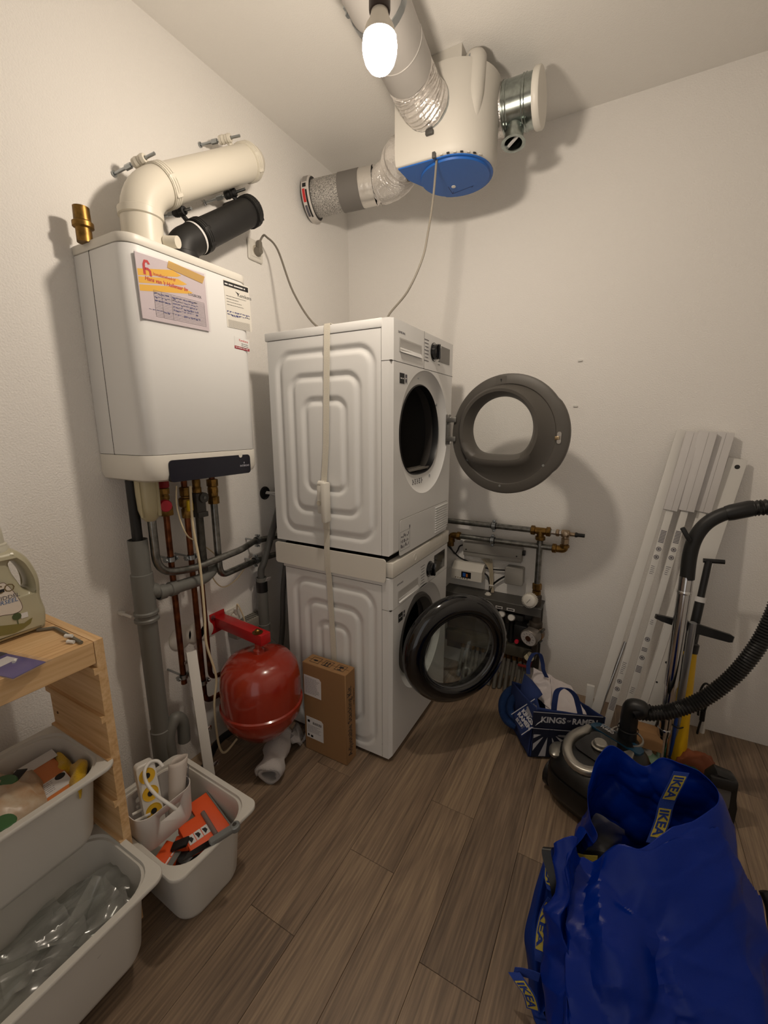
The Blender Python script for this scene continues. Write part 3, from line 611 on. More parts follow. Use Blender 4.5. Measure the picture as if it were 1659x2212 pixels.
def washer_door():
    T = door_frame(-.874, radians(48), .235, .478, .802); n = 80; R_ = .235
    # T's z axis is the face turned to the room
    def lp(z, r, cx=0, cy=0): return [tuple(T @ Vector((cx+r*cos(2*pi*j/n), cy+r*sin(2*pi*j/n), z))) for j in range(n)]
    M().loft([lp(-.04,.165), lp(-.045,R_-.03), lp(-.04,R_-.008), lp(-.022,R_), lp(0,R_-.006), lp(.016,R_-.024), lp(.024,R_-.046), lp(.022,R_-.066), lp(.012,R_-.078), lp(.008,.156), lp(-.01,.153), lp(-.04,.165)]).obj('door_frame', BLACKG, WAS, ang=60)
    M().loft([lp(.0125,.1565), lp(.0085,.153), lp(.004,.1535)]).obj('window_bezel', mat('bezel_grey', (60,60,62), .25), WAS)
    gm = clearmat('clear_bowl_glass', (236,240,238), .015, 1.5, .015)
    M().loft([lp(.006,.1535), lp(.0075,.09), lp(.008,.0005)]).obj('outer_glass', gm, WAS)
    M().loft([lp(-.03,.155), lp(-.05,.148), lp(-.085,.135), lp(-.108,.112), lp(-.118,.08), lp(-.12,.0005)]).obj('glass_bowl', gm, WAS)
    M().box((XF-.02,-.700,.44),(XF+.03,-.685,.52),.004).obj('hinge', BLACK, WAS)
washer_door()

def stacking_frame():
    t = thing('stacking_frame', 'white stacking frame with pull-out shelf between the dryer and the washer', 'stacking frame', (.454,YC,.8055))
    L_ = rrect(.545,.092,.012)
    M().prism(L_, 0, .006, frame((.182+.2725,YN-.0035,.835),(1,0,0),(0,0,1))).obj('side_rail', CREAM, t)
    M().prism(L_, 0, .006, frame((.182+.2725,YB+.0085,.835),(1,0,0),(0,0,1))).obj('side_rail', CREAM, t)
    M().box((.194,YN+.004,.8055),(.714,YB-.004,.862)).obj('deck', DKGREY, t)
    for xx in (.214,.63): M().box((xx,YN+.02,.862),(xx+.045,YB-.02,.8795)).obj('support_pad', BLACK, t)
    d = M(); y0, y1 = YN+.004, YB-.004
    d.box((.718,y0,.8065),(.752,y1,.866),.004).obj('shelf_front', CREAM, t)
    M().box((.664,y0+.006,.862),(.729,y1-.006,.8655)).obj('shelf_tray', DKGREY, t)
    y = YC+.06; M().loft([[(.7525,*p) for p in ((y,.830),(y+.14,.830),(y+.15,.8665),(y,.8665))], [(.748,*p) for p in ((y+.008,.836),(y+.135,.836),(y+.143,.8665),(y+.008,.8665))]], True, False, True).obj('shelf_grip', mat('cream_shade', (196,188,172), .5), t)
    M().lathe([(.012,0),(.0135,.0012),(.015,0)], along((.752,YC-.10,.838),(1,0,0)), 24).obj('round_mark', CREAM, t)
stacking_frame()
def strap():
    m_ = mat('cream_webbing', (216,210,196), .85, bump=.5, bscale=500)
    t = thing('ratchet_strap', 'cream webbing strap with a plastic ratchet buckle around the dryer and washer', 'strap', (0.4740,YN-.006,.10))
    q = [(0.4860,YB+.004,1.7315),(0.4860,YN-.004,1.7325),(0.4855,YN-.0055,1.725),(0.4800,YN-.006,1.6),(0.4660,YN-.006,1.3),(0.4540,YN-.011,1.15)]
    M().strip(q, [(1,0,0)]*len(q), .0265, .0016).obj('webbing', m_, t)
    q = [(0.4620,YN-.008,1.01),(0.4600,YN-.0115,.89),(0.4610,YN-.0115,.80),(0.4630,YN-.0065,.77),(0.4680,YN-.004,.6),(0.4750,YN-.004,.40),(0.4820,YN-.004,.10)]
    M().strip(q, [(1,0,0)]*len(q), .0265, .0016).obj('webbing', m_, t)
    M().box((0.4290,YN-.03,1.03),(0.4760,YN-.006,1.15),.010).box((0.4610,YN-.046,1.0),(0.4840,YN-.008,1.158),.006).obj('buckle', CREAM, t)
    M().cyl((0.4420,YN-.032,1.075),(0.4420,YN-.0295,1.075),.010,n=20).obj('release_button', mat('cream_shade', (196,188,172), .5), t)
    M().cyl((0.4360,YN-.018,1.150),(0.4660,YN-.018,1.150),.012,n=18).obj('spool', CREAM, t)
    M().box((0.4470,YN-.014,.968),(0.4750,YN-.009,1.0),.001).obj('strap_tail', m_, t)
strap()
def carton():
    x0, x1, y0, y1, h = .380, .596, -.980, -.910, .412
    t = thing('cardboard_box', 'narrow brown cardboard box standing upright against the washing machine', 'box', ((x0+x1)/2,(y0+y1)/2,0))
    bx = M().box((x0,y0,0),(x1,y1,h),.0025,seg=1).obj('carton', CARD, t)
    M().box((x0+.003,(y0+y1)/2-.0006,h-.0005),(x1-.003,(y0+y1)/2+.0006,h+.0006)).obj('flap_seam', mat('card_seam', (104,70,36), .9), bx)
    # side print, reading upwards on the face towards the room
    text('Adjustable Stacking Kit', frame((x1+.0006,y0+.040,.03), (0,0,1), (0,-1,0)), .041, INK, bx, sx=.83)
    text('Model: stacking frame', frame((x1+.0006,y0+.06,.25), (0,0,1), (0,-1,0)), .0085, INK, bx)
    Tf = frame((x0,y0-.0006,h), (1,0,0), (0,0,1))
    def label(x, z, w_, hh, tilt=0):
        T = Tf @ Matrix.Translation((x,z,0)) @ Matrix.Rotation(tilt,4,'Z')
        l = M().prism([(0,-hh),(w_,-hh),(w_,-.01),(w_-.01,0),(0,0)], -.0003, .0003, T).obj('label_sheet', PAPER, bx); return T, l
    T, l = label(.008,-.055,.088,.092,-.02); lines(T, .006, -.012, .075, 12, .0062, .0016, GREYINK, l, .25)
    T, l = label(.012,-.25,.088,.1,-.01)
    smallprint(T, [(.034+.0035*k,-.03,.0016+.001*(k%3==0),.012) for k in range(13)]+[(.006,-.026,.012,.012)], INK, l, 'barcode'); lines(T, .006, -.04, .072, 6, .006, .0014, GREYINK, l, .3)
    smallprint(T, [(.006,-.092,.008,.01),(.022,-.094,.012,.010)], INK, l)
    # three handling pictograms on top
    Tt = frame((x0,y0,h+.0006), (1,0,0), (0,1,0))
    for i, x in enumerate((.025,.085,.150)):
        fr = M(); w_ = .044
        for a, b, c, d in ((0,0,w_,.002),(0,.036,w_,.002),(0,0,.002,.038),(w_-.002,0,.002,.038)): fr.add([(x+a,.016+b,0),(x+a+c,.016+b,0),(x+a+c,.016+b+d,0),(x+a,.016+b+d,0)], [(0,1,2,3)], Tt)
        if i == 0: fr.add([(x+.01,.032,0),(x+.034,.032,0),(x+.030,.038,0),(x+.014,.038,0),(x+.018,.028,0),(x+.026,.028,0)], [(0,1,2,3),(0,4,5,1)], Tt)
        if i == 1:
            for q in (.012,.026): fr.add([(x+q,.022,0),(x+q+.005,.022,0),(x+q+.005,.04,0),(x+q,.04,0),(x+q-.004,.04,0),(x+q+.009,.04,0),(x+q+.0025,.047,0)], [(0,1,2,3),(4,5,6)], Tt)
            fr.add([(x+.008,.019,0),(x+.036,.019,0),(x+.036,.0215,0),(x+.008,.0215,0)], [(0,1,2,3)], Tt)
        if i == 2: fr.add([(x+.011,.036,0),(x+.033,.036,0),(x+.031,.046,0),(x+.013,.046,0),(x+.02,.024,0),(x+.024,.024,0),(x+.024,.036,0),(x+.02,.036,0),(x+.012,.02,0),(x+.032,.02,0),(x+.032,.024,0),(x+.012,.024,0)], [(0,1,2,3),(4,5,6,7),(8,9,10,11)], Tt)
        fr.obj('handling_mark', INK, bx)
carton()
# ------------------------------------------------------------------ pipework on the left wall below the boiler
def on(x): return lambda px, py, dx=0: at(px, py, x=x+dx)
def wallclamp(parent, c, d, r, m_=ZINC):
    """rubber lined pipe clip on a stud into the left wall"""
    mm = M(); c = Vector(c); ringclamp(mm, c, d, r+.002, .016, .0025)
    dd = Vector(d).normalized(); o = Vector((1,0,0)).cross(dd).normalized()
    for s in (-1, 1):
        b = c+o*s*(r+.010); mm.box((-.008,-.008,-.004),(.008,.008,.004),.001,T=along(b,o*s)); mm.cyl(b+Vector((-.012,0,0)), b+Vector((.014,0,0)), .0032, n=8)
    cl = mm.obj('pipe_clip', m_, parent)
    M().cyl((.001,c.y,c.z), (max(.004,c.x-r-.001),c.y,c.z), .004, n=8).obj('stud', m_, cl)
    g = M(); ringclamp(g, c, d, r, .02, .002); g.obj('rubber_liner', BLACK, cl)
def fitting(mm, p, d, r, L_, hexr=None):
    """turned union: nut, collar, nut"""
    T = along(p, d); h = hexr or r*1.5
    mm.lathe([(r,0),(h,.001),(h,L_*.28),(r*1.12,L_*.34),(r*1.12,L_*.42),(h*.92,L_*.46),(h*.92,L_*.62),(r*1.15,L_*.68),(h,L_*.72),(h,L_*.98),(r,L_)], T, 8)
    mm.lathe([(r*1.22,L_*.3),(r*1.3,L_*.38),(r*1.3,L_*.66),(r*1.22,L_*.7)], T, 20)
X1 = .095; q = on(X1)
def pipe_thing(name, label, cat, pts, r, m_, rad=.03, group=None, n=16):
    P_ = [Vector(p) for p in pts]; b = min(P_, key=lambda p: p.z)
    t = thing(name, label, cat, tuple(b), group); M().tube(fillet(P_, rad, 7), r, n).obj('pipe', m_, t); return t
# black condensate hose into the grey drain
a, b = q(287,1046), q(294,1172); yd = (a.y+b.y)/2; a.z = BZ0+.001
hose = M().tube([(X1,yd,BZ0-.001),(X1,yd,b.z+.05),(X1,yd,b.z-.03)], .016, 18)
tag(hose.obj('drain_hose', RUBBER), 'black hose running from the boiler underside into the open grey drain pipe', 'hose')
yv = q(308,1257).y; zt, zT, zc2, zb = q(294,1166).z, q(312,1268).z, q(315,1318).z, .165
t = thing('drain_pipe', 'thick grey plastic drain pipe down the left wall with a branch', 'pipe', (X1,yv,.09))
R_ = .030
o = M().lathe([(R_-.003,.0),(R_,.0),(R_,-(zt-zT)+.05),(R_+.004,-(zt-zT)+.048),(R_+.004,-(zt-zc2)-.0),(R_+.009,-(zt-zc2)-.004),(R_+.009,-(zt-zc2)-.012),(R_+.005,-(zt-zc2)-.016),(R_+.005,-(zt-zc2)-.024),(R_+.009,-(zt-zc2)-.028),(R_+.009,-(zt-zc2)-.036),(R_+.001,-(zt-zc2)-.04),(R_,-(zt-.30)),(R_+.004,-(zt-.298)),(R_+.004,-(zt-.09)),(R_-.003,-(zt-.09)),(R_-.003,0)], Matrix.Translation((X1,yv,zt)), 28)
o.obj('stack', PVC, t)
b0, b1, b2, b3 = Vector((X1,yv,zT)), q(345,1280,.012), q(440,1250,.012), q(462,1228,-.02)
M().tube(fillet([b0,b1,b2,b3,b3+Vector((-.06,.004,.01))], .03, 6), .0225, 20).obj('branch_pipe', PVC, t)
rr = M(); d = (b2-b1).normalized()
for p in (b1+d*.006, b1+d*.05): rr.lathe([(.0225,-.014),(.026,-.012),(.026,.012),(.0225,.014)], along(p, d), 24)
rr.lathe([(.0225,-.01),(.0265,-.008),(.0265,.012),(.0225,.014)], along(b0+(b1-b0)*.5, b1-b0), 24); rr.obj('branch_sockets', PVC, t)
wb = M().box((.001,yv-.044,zc2-.020),(.03,yv-.030,zc2-.008),.002).box((.025,yv-.043,zc2-.018),(.075,yv-.035,zc2-.010),.002); wb.obj('wall_bracket', WHITEP, t)
u = [q(368,1628,.02), q(364,1590,.02), q(378,1552,.02), q(394,1560,.02), q(398,1600,.02)]
M().tube(smooth([Vector((X1+.02,u[0].y,.10))]+u, 7), .022, 20).obj('trap_bend', PVC, t)
M().cyl((X1,yv,.12),(X1+.02,u[0].y,.105),.020,n=16).obj('trap_arm', PVC, t)
# siphon cup
sy = q(314,1060,.03).y; sz = q(314,1127,.03).z
mm = M().lathe([(.0,0),(.015,.002),(.026,.014),(.033,.04),(.035,.09),(.035,BZ0-sz-.001),(.0,BZ0-sz-.001)], Matrix.Translation((X1+.04,sy,sz)), 24)
for k in range(4):
    a_ = k*pi/2+.4; mm.box((-.003,-.002,.02),(.003,.006,BZ0-sz-.004),T=Matrix.Translation((X1+.04,sy,sz)) @ Matrix.Rotation(a_,4,'Z') @ Matrix.Translation((0,.033,0)))
tag(mm.obj('condensate_trap', mat('milky_plastic', (178,168,136), .35)), 'milky beige condensate cup hanging under the boiler', 'trap')
# filler valve and first copper pipe
c = [q(350,1050), q(356,1102), q(368,1208), q(389,1363), q(410,1469)]; y0 = sum(p.y for p in c[1:4])/3
t = thing('filler_tap', 'copper pipe with a round red tap knob under the boiler', 'tap', (X1,y0,c[4].z))
M().cyl((X1,y0,c[4].z),(X1,y0,c[1].z+.01),.0105,n=16).obj('pipe', COPPER, t)
M().lathe([(.0,0),(.017,0),(.019,.004),(.019,.05),(.0,.05)], Matrix.Translation((X1,y0,c[0].z-.006)), 12).obj('red_collar', mat('red_rubber', (150,26,34), .5), t)
mm = M(); fitting(mm, (X1,y0,c[1].z+.005), (0,0,1), .011, c[0].z-c[1].z-.012, .018); mm.box((X1-.025,y0-.02,c[1].z-.02),(X1+.018,y0+.018,c[1].z+.016),.004); vb = mm.obj('brass_body', BRASS, t)
M().cyl((X1,y0,c[0].z+.03),(X1,y0,BZ0+.0),.012,n=14).obj('tail', BRASS, t)
k = q(357,1092,.035); M().lathe([(.0,.0),(.012,0),(.012,.012),(.018,.014),(.0205,.018),(.0205,.034),(.018,.038),(0,.038)], along((X1+.012,k.y+.004,k.z), (1,-.25,0)), 24).obj('red_knob', mat('red_plastic', (190,28,52), .35), t)
wallclamp(t, (X1,y0,c[2].z), (0,0,1), .0105); wallclamp(t, (X1,y0,c[4].z+.03), (0,0,1), .0105)
# gas pipe
c = [q(395,1050), q(402,1116), q(410,1204), q(431,1338), q(446,1469), q(453,1511)]; y0 = (c[1].y+c[2].y+c[3].y)/3
t = thing('gas_pipe', 'copper pipe with a yellow lever valve, curving away near the floor', 'pipe', (X1,y0,c[5].z-.02))
M().tube(fillet([(X1,y0,c[1].z+.03),(X1,y0,c[5].z),(X1+.005,y0+.20,c[5].z-.01)], .04, 8), .0105, 16).obj('pipe', COPPER, t)
M().cyl((X1,y0,c[1].z+.02),(X1,y0,BZ0),.0105,n=16).obj('riser', COPPER, t)
mm = M(); fitting(mm, (X1,y0,c[1].z-.005), (0,0,1), .0115, c[0].z-c[1].z+.002, .0185); mm.lathe([(.02,0),(.024,.004),(.024,.03),(.02,.034)], Matrix.Translation((X1,y0,(c[0].z+c[1].z)/2-.02)), 12, True); mm.obj('brass_valve', BRASS, t)
k = q(409,1092,.02); M().box((-.006,-.011,-.02),(.006,.011,.02),.003,T=Matrix.Translation((X1+.022,k.y,k.z))).box((-.004,-.005,.016),(.012,.005,.022),.002,T=Matrix.Translation((X1+.022,k.y,k.z))).obj('yellow_lever', mat('yellow_plastic', (222,188,20), .4), t)
wallclamp(t, (X1,y0,c[2].z), (0,0,1), .0105); wallclamp(t, (X1,y0,c[4].z), (0,0,1), .0105)
# cold inlet with black combination valve
c = [q(423,1050), q(431,1116), q(438,1208), q(453,1363), q(467,1451)]; y0 = (c[1].y+c[2].y+c[3].y)/3
t = thing('inlet_pipe', 'dark pipe with a black plastic valve block under the boiler', 'pipe', (X1-.02,y0,c[4].z-.05))
M().tube(fillet([(X1,y0,c[1].z+.0),(X1,y0,c[2].z-.06)], .03), .0145, 16).obj('upper_pipe', mat('dull_steel', (92,90,84), .45, .8, var=.3, vscale=30), t)
M().tube(fillet([(X1-.02,y0,c[2].z-.0),(X1-.02,y0,c[4].z-.03),(X1-.02,y0+.14,c[4].z-.045)], .035, 7), .0095, 14).obj('lower_pipe', COPPER, t)
k = q(432,1080); mm = M().box((X1-.024,y0-.022,k.z-.045),(X1+.022,y0+.02,k.z+.03),.006).lathe([(.0,0),(.019,0),(.019,.012),(.0,.012)], along((X1+.02,y0+.006,k.z+.012),(1,0,0)), 20).box((X1-.02,y0-.02,k.z-.062),(X1+.024,y0+.024,k.z-.042),.003)
v = mm.obj('valve_block', DKGREY, t); M().lathe([(.0,0),(.006,0),(.006,.002),(.0,.002)], along((X1+.032,y0+.006,k.z+.012),(1,0,0)), 8).obj('valve_screw', PVC, v)
mm = M(); fitting(mm, (X1,y0,k.z+.028), (0,0,1), .011, BZ0-k.z-.03, .016); mm.obj('coupling', BRASS, t)
# two galvanised heating pipes
c = [q(458,1045), q(461,1077), q(472,1206), q(485,1236), q(551,1211,-.03), q(600,1196,-.045)]; y0 = (c[1].y+c[2].y)/2
e = at(640,1185,x=.05)
t = pipe_thing('heating_return_pipe', 'lower grey steel heating pipe dropping from a brass union and turning right behind the dryer', 'pipe', [(X1,y0,c[1].z),(X1,y0,c[3].z-.01),tuple(c[4]),tuple(c[5]),tuple(e)], .0135, STEEL, .045)
mm = M(); fitting(mm, (X1,y0,c[1].z-.02), (0,0,1), .014, BZ0-c[1].z-.01, .021); mm.obj('brass_union', BRASS, t)
M().cyl((X1,y0,BZ0-.035),(X1,y0,BZ0),.011,n=14).obj('riser', COPPER, t)
wallclamp(t, c[4], c[5]-c[4], .0135)
q2 = on(.12); c = [q2(324,1127), q2(340,1203), q2(352,1236), q2(417,1229), q2(522,1187), q(549,1169,-.02), q(600,1158,-.04)]
y0 = (c[0].y+c[1].y)/2
t = pipe_thing('heating_flow_pipe', 'upper shiny steel heating pipe swinging in front of the copper pipes', 'pipe', [(.12,y0,BZ0-.0),(.12,y0,c[2].z-.0),tuple(c[3]),tuple(c[4]),tuple(c[5]),tuple(c[6]),tuple(at(640,1148,x=.05))], .0135, STEEL, [.07,.05,.03,.03,.03])
wallclamp(t, c[5]+(c[6]-c[5])*.12, c[6]-c[5], .0135)
# right-hand drain beside the dryer
X3 = .07; p = on(X3); ya = p(566,1270).y; zt, zb = p(562,1248).z, p(573,1345).z
t = thing('waste_pipe', 'short grey waste pipe with black tape round its top, left of the washer', 'pipe', (X3,ya,.2))
M().lathe([(.021,0),(.024,0),(.024,-(zt-zb)),(.027,-(zt-zb)-.002),(.027,-(zt-zb)-.04),(.02,-(zt-zb)-.04),(.021,0)], Matrix.Translation((X3,ya,zt)), 24).obj('pipe', PVC, t)
M().tube(fillet([(X3,ya,zb-.035),(X3,ya,zb-.08),(X3+.005,ya+.05,zb-.15),(X3+.005,ya+.05,zb-.26)], .03, 6), .026, 20).obj('offset_bends', PVC, t)
M().lathe([(.0245,0),(.0255,0),(.0255,-.05),(.0245,-.05)], Matrix.Translation((X3,ya,zt-.018)), 24).obj('black_tape', BLACK, t)
M().box((.0,-.012,-.012),(.001,.018,.012),T=Matrix.Translation((X3+.026,ya+.012,zt-.01)) @ Matrix.Rotation(.5,4,'Y')).obj('tape_end', PAPER, t)
h = [Vector((X3,ya,zt-.06)), Vector((X3,ya,zt+.03)), at(570,1215,x=.08), at(585,1160,x=.10), at(604,1090,x=.15)]
tag(M().tube(smooth(h, 6), .015, 16).obj('washer_drain_hose', mat('grey_hose', (84,84,82), .5)), 'grey washer hose pushed into the taped waste pipe', 'hose')
tag(M().tube(smooth([at(622,1180,x=.16), at(612,1270,x=.14), at(610,1360,x=.13), at(604,1420,x=.12), at(596,1480,x=.1,)], 6), .012, 12).obj('supply_hose', mat('grey_hose', (84,84,82), .5)), 'thin grey hose hanging in the gap behind the washer', 'hose')
# wall hole with loose wires
w0 = at(573,1065,x=.004); t = thing('wall_conduit', 'black round wall conduit with loose wires and a terminal strip left of the dryer', 'conduit', (.0,w0.y,w0.z-.03))
M().lathe([(.0,.002),(.024,.002),(.028,.006),(.031,.004),(.031,.0005),(.0,.0005)], along((.0,w0.y,w0.z),(1,0,0)), 24).obj('round_box', BLACK, t)
M().tube(smooth([(.006,w0.y,w0.z),(.03,w0.y+.03,w0.z-.01),(.05,w0.y+.07,w0.z-.04),(.05,w0.y+.09,w0.z-.055)], 6), .004, 8).obj('wire', PAPER, t)
M().tube(smooth([(.006,w0.y+.005,w0.z+.005),(.035,w0.y+.04,w0.z+.0),(.06,w0.y+.09,w0.z+.02)], 6), .004, 8).obj('wire', PAPER, t)
M().box((.03,w0.y+.05,w0.z-.075),(.05,w0.y+.105,w0.z-.055),.002).obj('terminal_strip', CREAM, t)
M().tube(smooth([(.02,w0.y+.06,w0.z+.005),(.05,w0.y+.10,w0.z+.04),(.06,w0.y+.15,w0.z+.02)], 5), .018, 10).obj('cable_sleeve', BLACK, t)
# sockets
def socket(name, label, c, s=.082):
    t = thing(name, label, 'socket', (.0,c.y,c.z-s/2))
    T = frame((.001,c.y,c.z),(0,1,0),(0,0,1))
    M().prism(rrect(s,s,.008),0,.010,T,.003).obj('cover_plate', CREAM, t)
    M().prism(rrect(s*.66,s*.66,.005),.010,.0125,T,.001).obj('centre_plate', CREAM, t)
    M().lathe([(.0215,.0127),(.0205,.0135),(.0195,.0128),(.0,.0128)], T, 32).obj('plug_recess', mat('cream_shade', (196,188,172), .5), t)
    return t
cu = at(551,542,x=.006); socket('wall_socket', 'upper cream wall socket on the left wall right of the boiler flues', cu)
cl = at(503,1330,x=.006); socket('wall_socket', 'lower cream wall socket on the left wall above the red tank bracket', cl)
def plug(t, c, m_, up=1):
    T = frame((.0135,c.y,c.z),(0,1,0),(0,0,1))
    M().lathe([(.0,0),(.018,0),(.018,.008),(.014,.016),(.012,.024),(0,.026)], T, 24).prism(rrect(.019,.05,.006,cy=.016*up),.006,.024,T,.003).obj('plug', m_, t)
GREYC = mat('grey_cable', (120,114,104), .5); CREAMC = mat('cream_cable', (222,206,172), .5)
# fan cable: socket - droops onto the dryer top - up to the fan
ft = at(945,338,y=-.565)
fan_end = Vector((ft.x, -.570, ft.z+.004))
t = thing('fan_power_cable', 'grey mains cable looping from the upper socket over the dryer top to the fan unit', 'cable', (.45,-.6,1.733))
plug(t, cu+Vector((0,.003,-.004)), GREYC)
pts = [Vector((.03,cu.y+.003,cu.z+.028)), Vector((.045,cu.y+.012,cu.z+.055)), at(576,512,x=.07), at(600,540,x=.12), at(634,632,x=.22), at(682,703,y=-.80), Vector((.44,-.74,1.7345)), Vector((.56,-.68,1.7345)), Vector((.62,-.66,1.7345)), at(838,684,y=-.66), at(880,630,y=-.65), at(912,560,y=-.63), at(925,500,y=-.61), at(936,425,y=-.585), fan_end]
M().tube(smooth(pts, 7), .0042, 8).obj('cord', GREYC, t)
# boiler cable to the lower socket
t = thing('boiler_power_cable', 'cream cable hanging from the boiler down past the pipes to the floor', 'cable', (.12,-1.2,.08))
q3 = on(.155); pts = [q3(411,1050), q3(417,1137), q3(432,1222), q3(442,1328), q3(446,1391), q3(467,1462), q3(463,1518), q3(468,1580), q3(476,1618), q3(488,1624), q3(512,1596)]
M().tube(smooth(pts, 6), .0045, 8).obj('cord', CREAMC, t)
t = thing('socket_cable', 'thin cream cable plugged into the lower socket with a black switch on it', 'cable', (.06,cl.y,cl.z-.12))
plug(t, cl+Vector((0,.004,0)), CREAM)
pts = [Vector((.032,cl.y+.004,cl.z+.03)), at(513,1305,x=.05), at(525,1330,x=.06), at(530,1352,x=.06), at(528,1362,x=.055)]
M().tube(smooth(pts, 6), .0032, 8).obj('cord', CREAMC, t)
k = at(522,1356,x=.055); M().box((k.x-.01,k.y-.022,k.z-.01),(k.x+.012,k.y+.018,k.z+.014),.006).obj('black_switch', BLACK, t)
q4 = on(.05); pts = [q3(381,1050), q3(383,1099), q3(403,1155), q4(430,1172), q4(463,1196), q4(464,1211), q4(459,1245), q4(481,1268), q4(510,1252), q4(532,1222), q4(545,1205), q4(552,1207)]
tag(M().tube(smooth(pts, 6), .0026, 8).obj('sensor_cable', CREAMC), 'thin cream sensor wire looping behind the pipes from the boiler', 'cable')
# round cover plates on the wall
for (px, py, r), nm in zip(((392,1378,.050),(425,1366,.046),(446,1362,.04)), ('left', 'middle', 'right')):
    c = at(px, py, x=.006); M_ = M().lathe([(.0,.008),(r-.008,.008),(r,.003),(r,.0005),(0,.0005)], along((.0,c.y,c.z),(1,0,0)), 28)
    tag(M_.obj('cover_disc', CREAM), nm+'most of three round cream cover discs on the wall behind the copper pipes', 'cover plate', 'round wall covers')
# ------------------------------------------------------------------ expansion vessel on its red bracket
vc = at(565,1497,x=.27); VR = .158; VR = 84/FPX*((vc-CAM).dot(FW))
t = thing('expansion_vessel', 'brick red round expansion tank hanging from a red wall bracket', 'tank', (vc.x,vc.y,vc.z-.2))
H2 = VR*1.16; seamz = -VR*.22
prof = [(.0,-H2+.0),(VR*.30,-H2+.003),(VR*.6,-H2+.028),(VR*.86,-H2+.078),(VR*.97,seamz-.04),(VR*.985,seamz-.012),(VR*1.03,seamz-.008),(VR*1.035,seamz),(VR*1.03,seamz+.008),(VR*.99,seamz+.012),(VR,seamz+.06),(VR*.985,H2*.45),(VR*.93,H2*.66),(VR*.78,H2*.84),(VR*.5,H2*.955),(VR*.2,H2*.995),(0,H2)]
body = M().lathe([(max(r,.0004),z) for r, z in prof], Matrix.Translation(vc), 56).obj('tank', TANK, t, ang=50)
zt = vc.z+H2; M().lathe([(.024,-.004),(.022,.012),(.015,.018),(.015,.04)], Matrix.Translation((vc.x,vc.y,zt)), 24).obj('neck', TANK, t)
az = zt+.04; wp = at(467,1344,x=.004); bx0 = Vector((.006,vc.y-.055,az+.02))
arm = M(); A_, B_ = Vector((.006,wp.y+.015,az+.02)), Vector((vc.x+.035,vc.y+.008,az+.02))
T = frame(A_, B_-A_, (0,0,1)) ; L2 = (B_-A_).length
arm.box((0,-.022,-.024),(L2,.022,.024),.002,T=T).obj('bracket_arm', RED, t)
M().box((.001,A_.y-.045,az-.03),(.006,A_.y+.03,az+.06),.001).obj('bracket_plate', RED, t)
M().lathe([(.010,0),(.010,.006),(.0,.006)], along((.006,A_.y-.032,az+.045),(1,0,0)), 6).obj('plate_bolt', ZINC, t)
M().lathe([(.020,0),(.021,.003),(.011,.004),(.011,.012),(.006,.016),(0,.016)], Matrix.Translation((vc.x,vc.y,az+.042)), 20).obj('arm_bolt', BRASS, t)
# grey louvred transformer behind
g = at(545,1352,x=.06); T = Matrix.Translation((.03,g.y,g.z))
t2 = thing('louvred_box', 'grey louvred box on the wall behind the tank bracket', 'box', (.03,g.y,g.z-.03))
M().box((-.029,-.09,-.03),(.03,.09,.03),.004,T=T).obj('casing', mat('warm_grey', (140,136,126), .5), t2)
for k in range(12): M().box((-.02,-.078+.0135*k,.0302),(.022,-.072+.0135*k,.0312),T=T).obj('louvre', DKGREY, t2)
# towel roll under the tank
def towel():
    c0 = Vector((vc.x+.13, vc.y+.045, 0))
    c0 = at(590,1665,z=.0); t = thing('towel', 'crumpled white towel rolled up on the floor below the red tank', 'towel', (c0.x,c0.y,0))
    a, b = at(586,1662,z=.045), at(606,1606,z=.05); ax = (b-a); ax.z = .02; L_ = .20; ax.normalize()
    T = along((a.x,a.y,.046), ax); rows = []; nn = 40
    for i in range(15):
        z = L_*i/14-.03; row = []
        for j in range(nn+1):
            th = j/nn*2*pi*1.55; r = .040-.014*j/nn + .004*sin(3*th+i) + .006*noise.noise(Vector((i*.4,th*.8,3)))
            r += .006*sin(i*.9)
            row.append((r*cos(th)*1.1, r*sin(th), z+.006*noise.noise(Vector((th,i*.3,0)))))
        rows.append(row)
    o = M().sheet(rows, T).obj('rolled_cloth', mat('towel_terry', (196,190,188), .95, bump=1, bscale=420, sheen=.3), t, ang=80, solid=.012)
    rows = [[Vector((b.x+.012*i-.05+.01*sin(j), b.y+.02+.018*j, .035+.030*sin(i*1.1+j*.7)+.02*sin(j))) for j in range(7)] for i in range(9)]
    M().sheet(rows).obj('loose_end', MATS['towel_terry'], t, ang=80, solid=.012)
towel()
# white bar leaning on the wall with chrome clips
a, b = at(386,1416,x=.10), at(440,1640,x=.20); b.z = .004 if b.z < .06 else b.z
t = thing('white_bar', 'flat white bar with four metal clips leaning against the wall behind the bin', 'bar', (b.x,b.y,0))
d = (a-b).normalized(); b2 = b - d*(b.z/d.z) + Vector((0,0,.002)); T = frame(b2, (.25,1,0), d)
LL = (a-b2).length
M().box((-.018,0,-.007),(.018,LL,.007),.0015,T=frame(b2, Vector((.45,1,0)), d)).obj('bar', WHITEP, t)
for k, (px, py) in enumerate(((406,1440),(424,1504),(442,1573),(456,1633))):
    c = b2+d*LL*(.93-.25*k); w_ = M().tube(fillet([c+Vector((-.004,.02,0)), c+Vector((-.004,.06,.006)), c+Vector((-.012,.064,-.018)), c+Vector((-.02,.05,-.02))], .006, 4), .003, 8); w_.box((c.x-.012,c.y+.016,c.z-.008),(c.x-.004,c.y+.05,c.z+.004),.001)
    w_.obj('clip', CHROME, t)
# low dark pipe along the foot of the wall
tag(M().tube(fillet([at(440,1660,z=.05),at(470,1600,z=.07),at(515,1570,z=.08),at(560,1545,z=.08)], .04), .014, 12).obj('floor_pipe', RUBBER), 'black insulated pipe low along the wall behind the red tank', 'pipe')
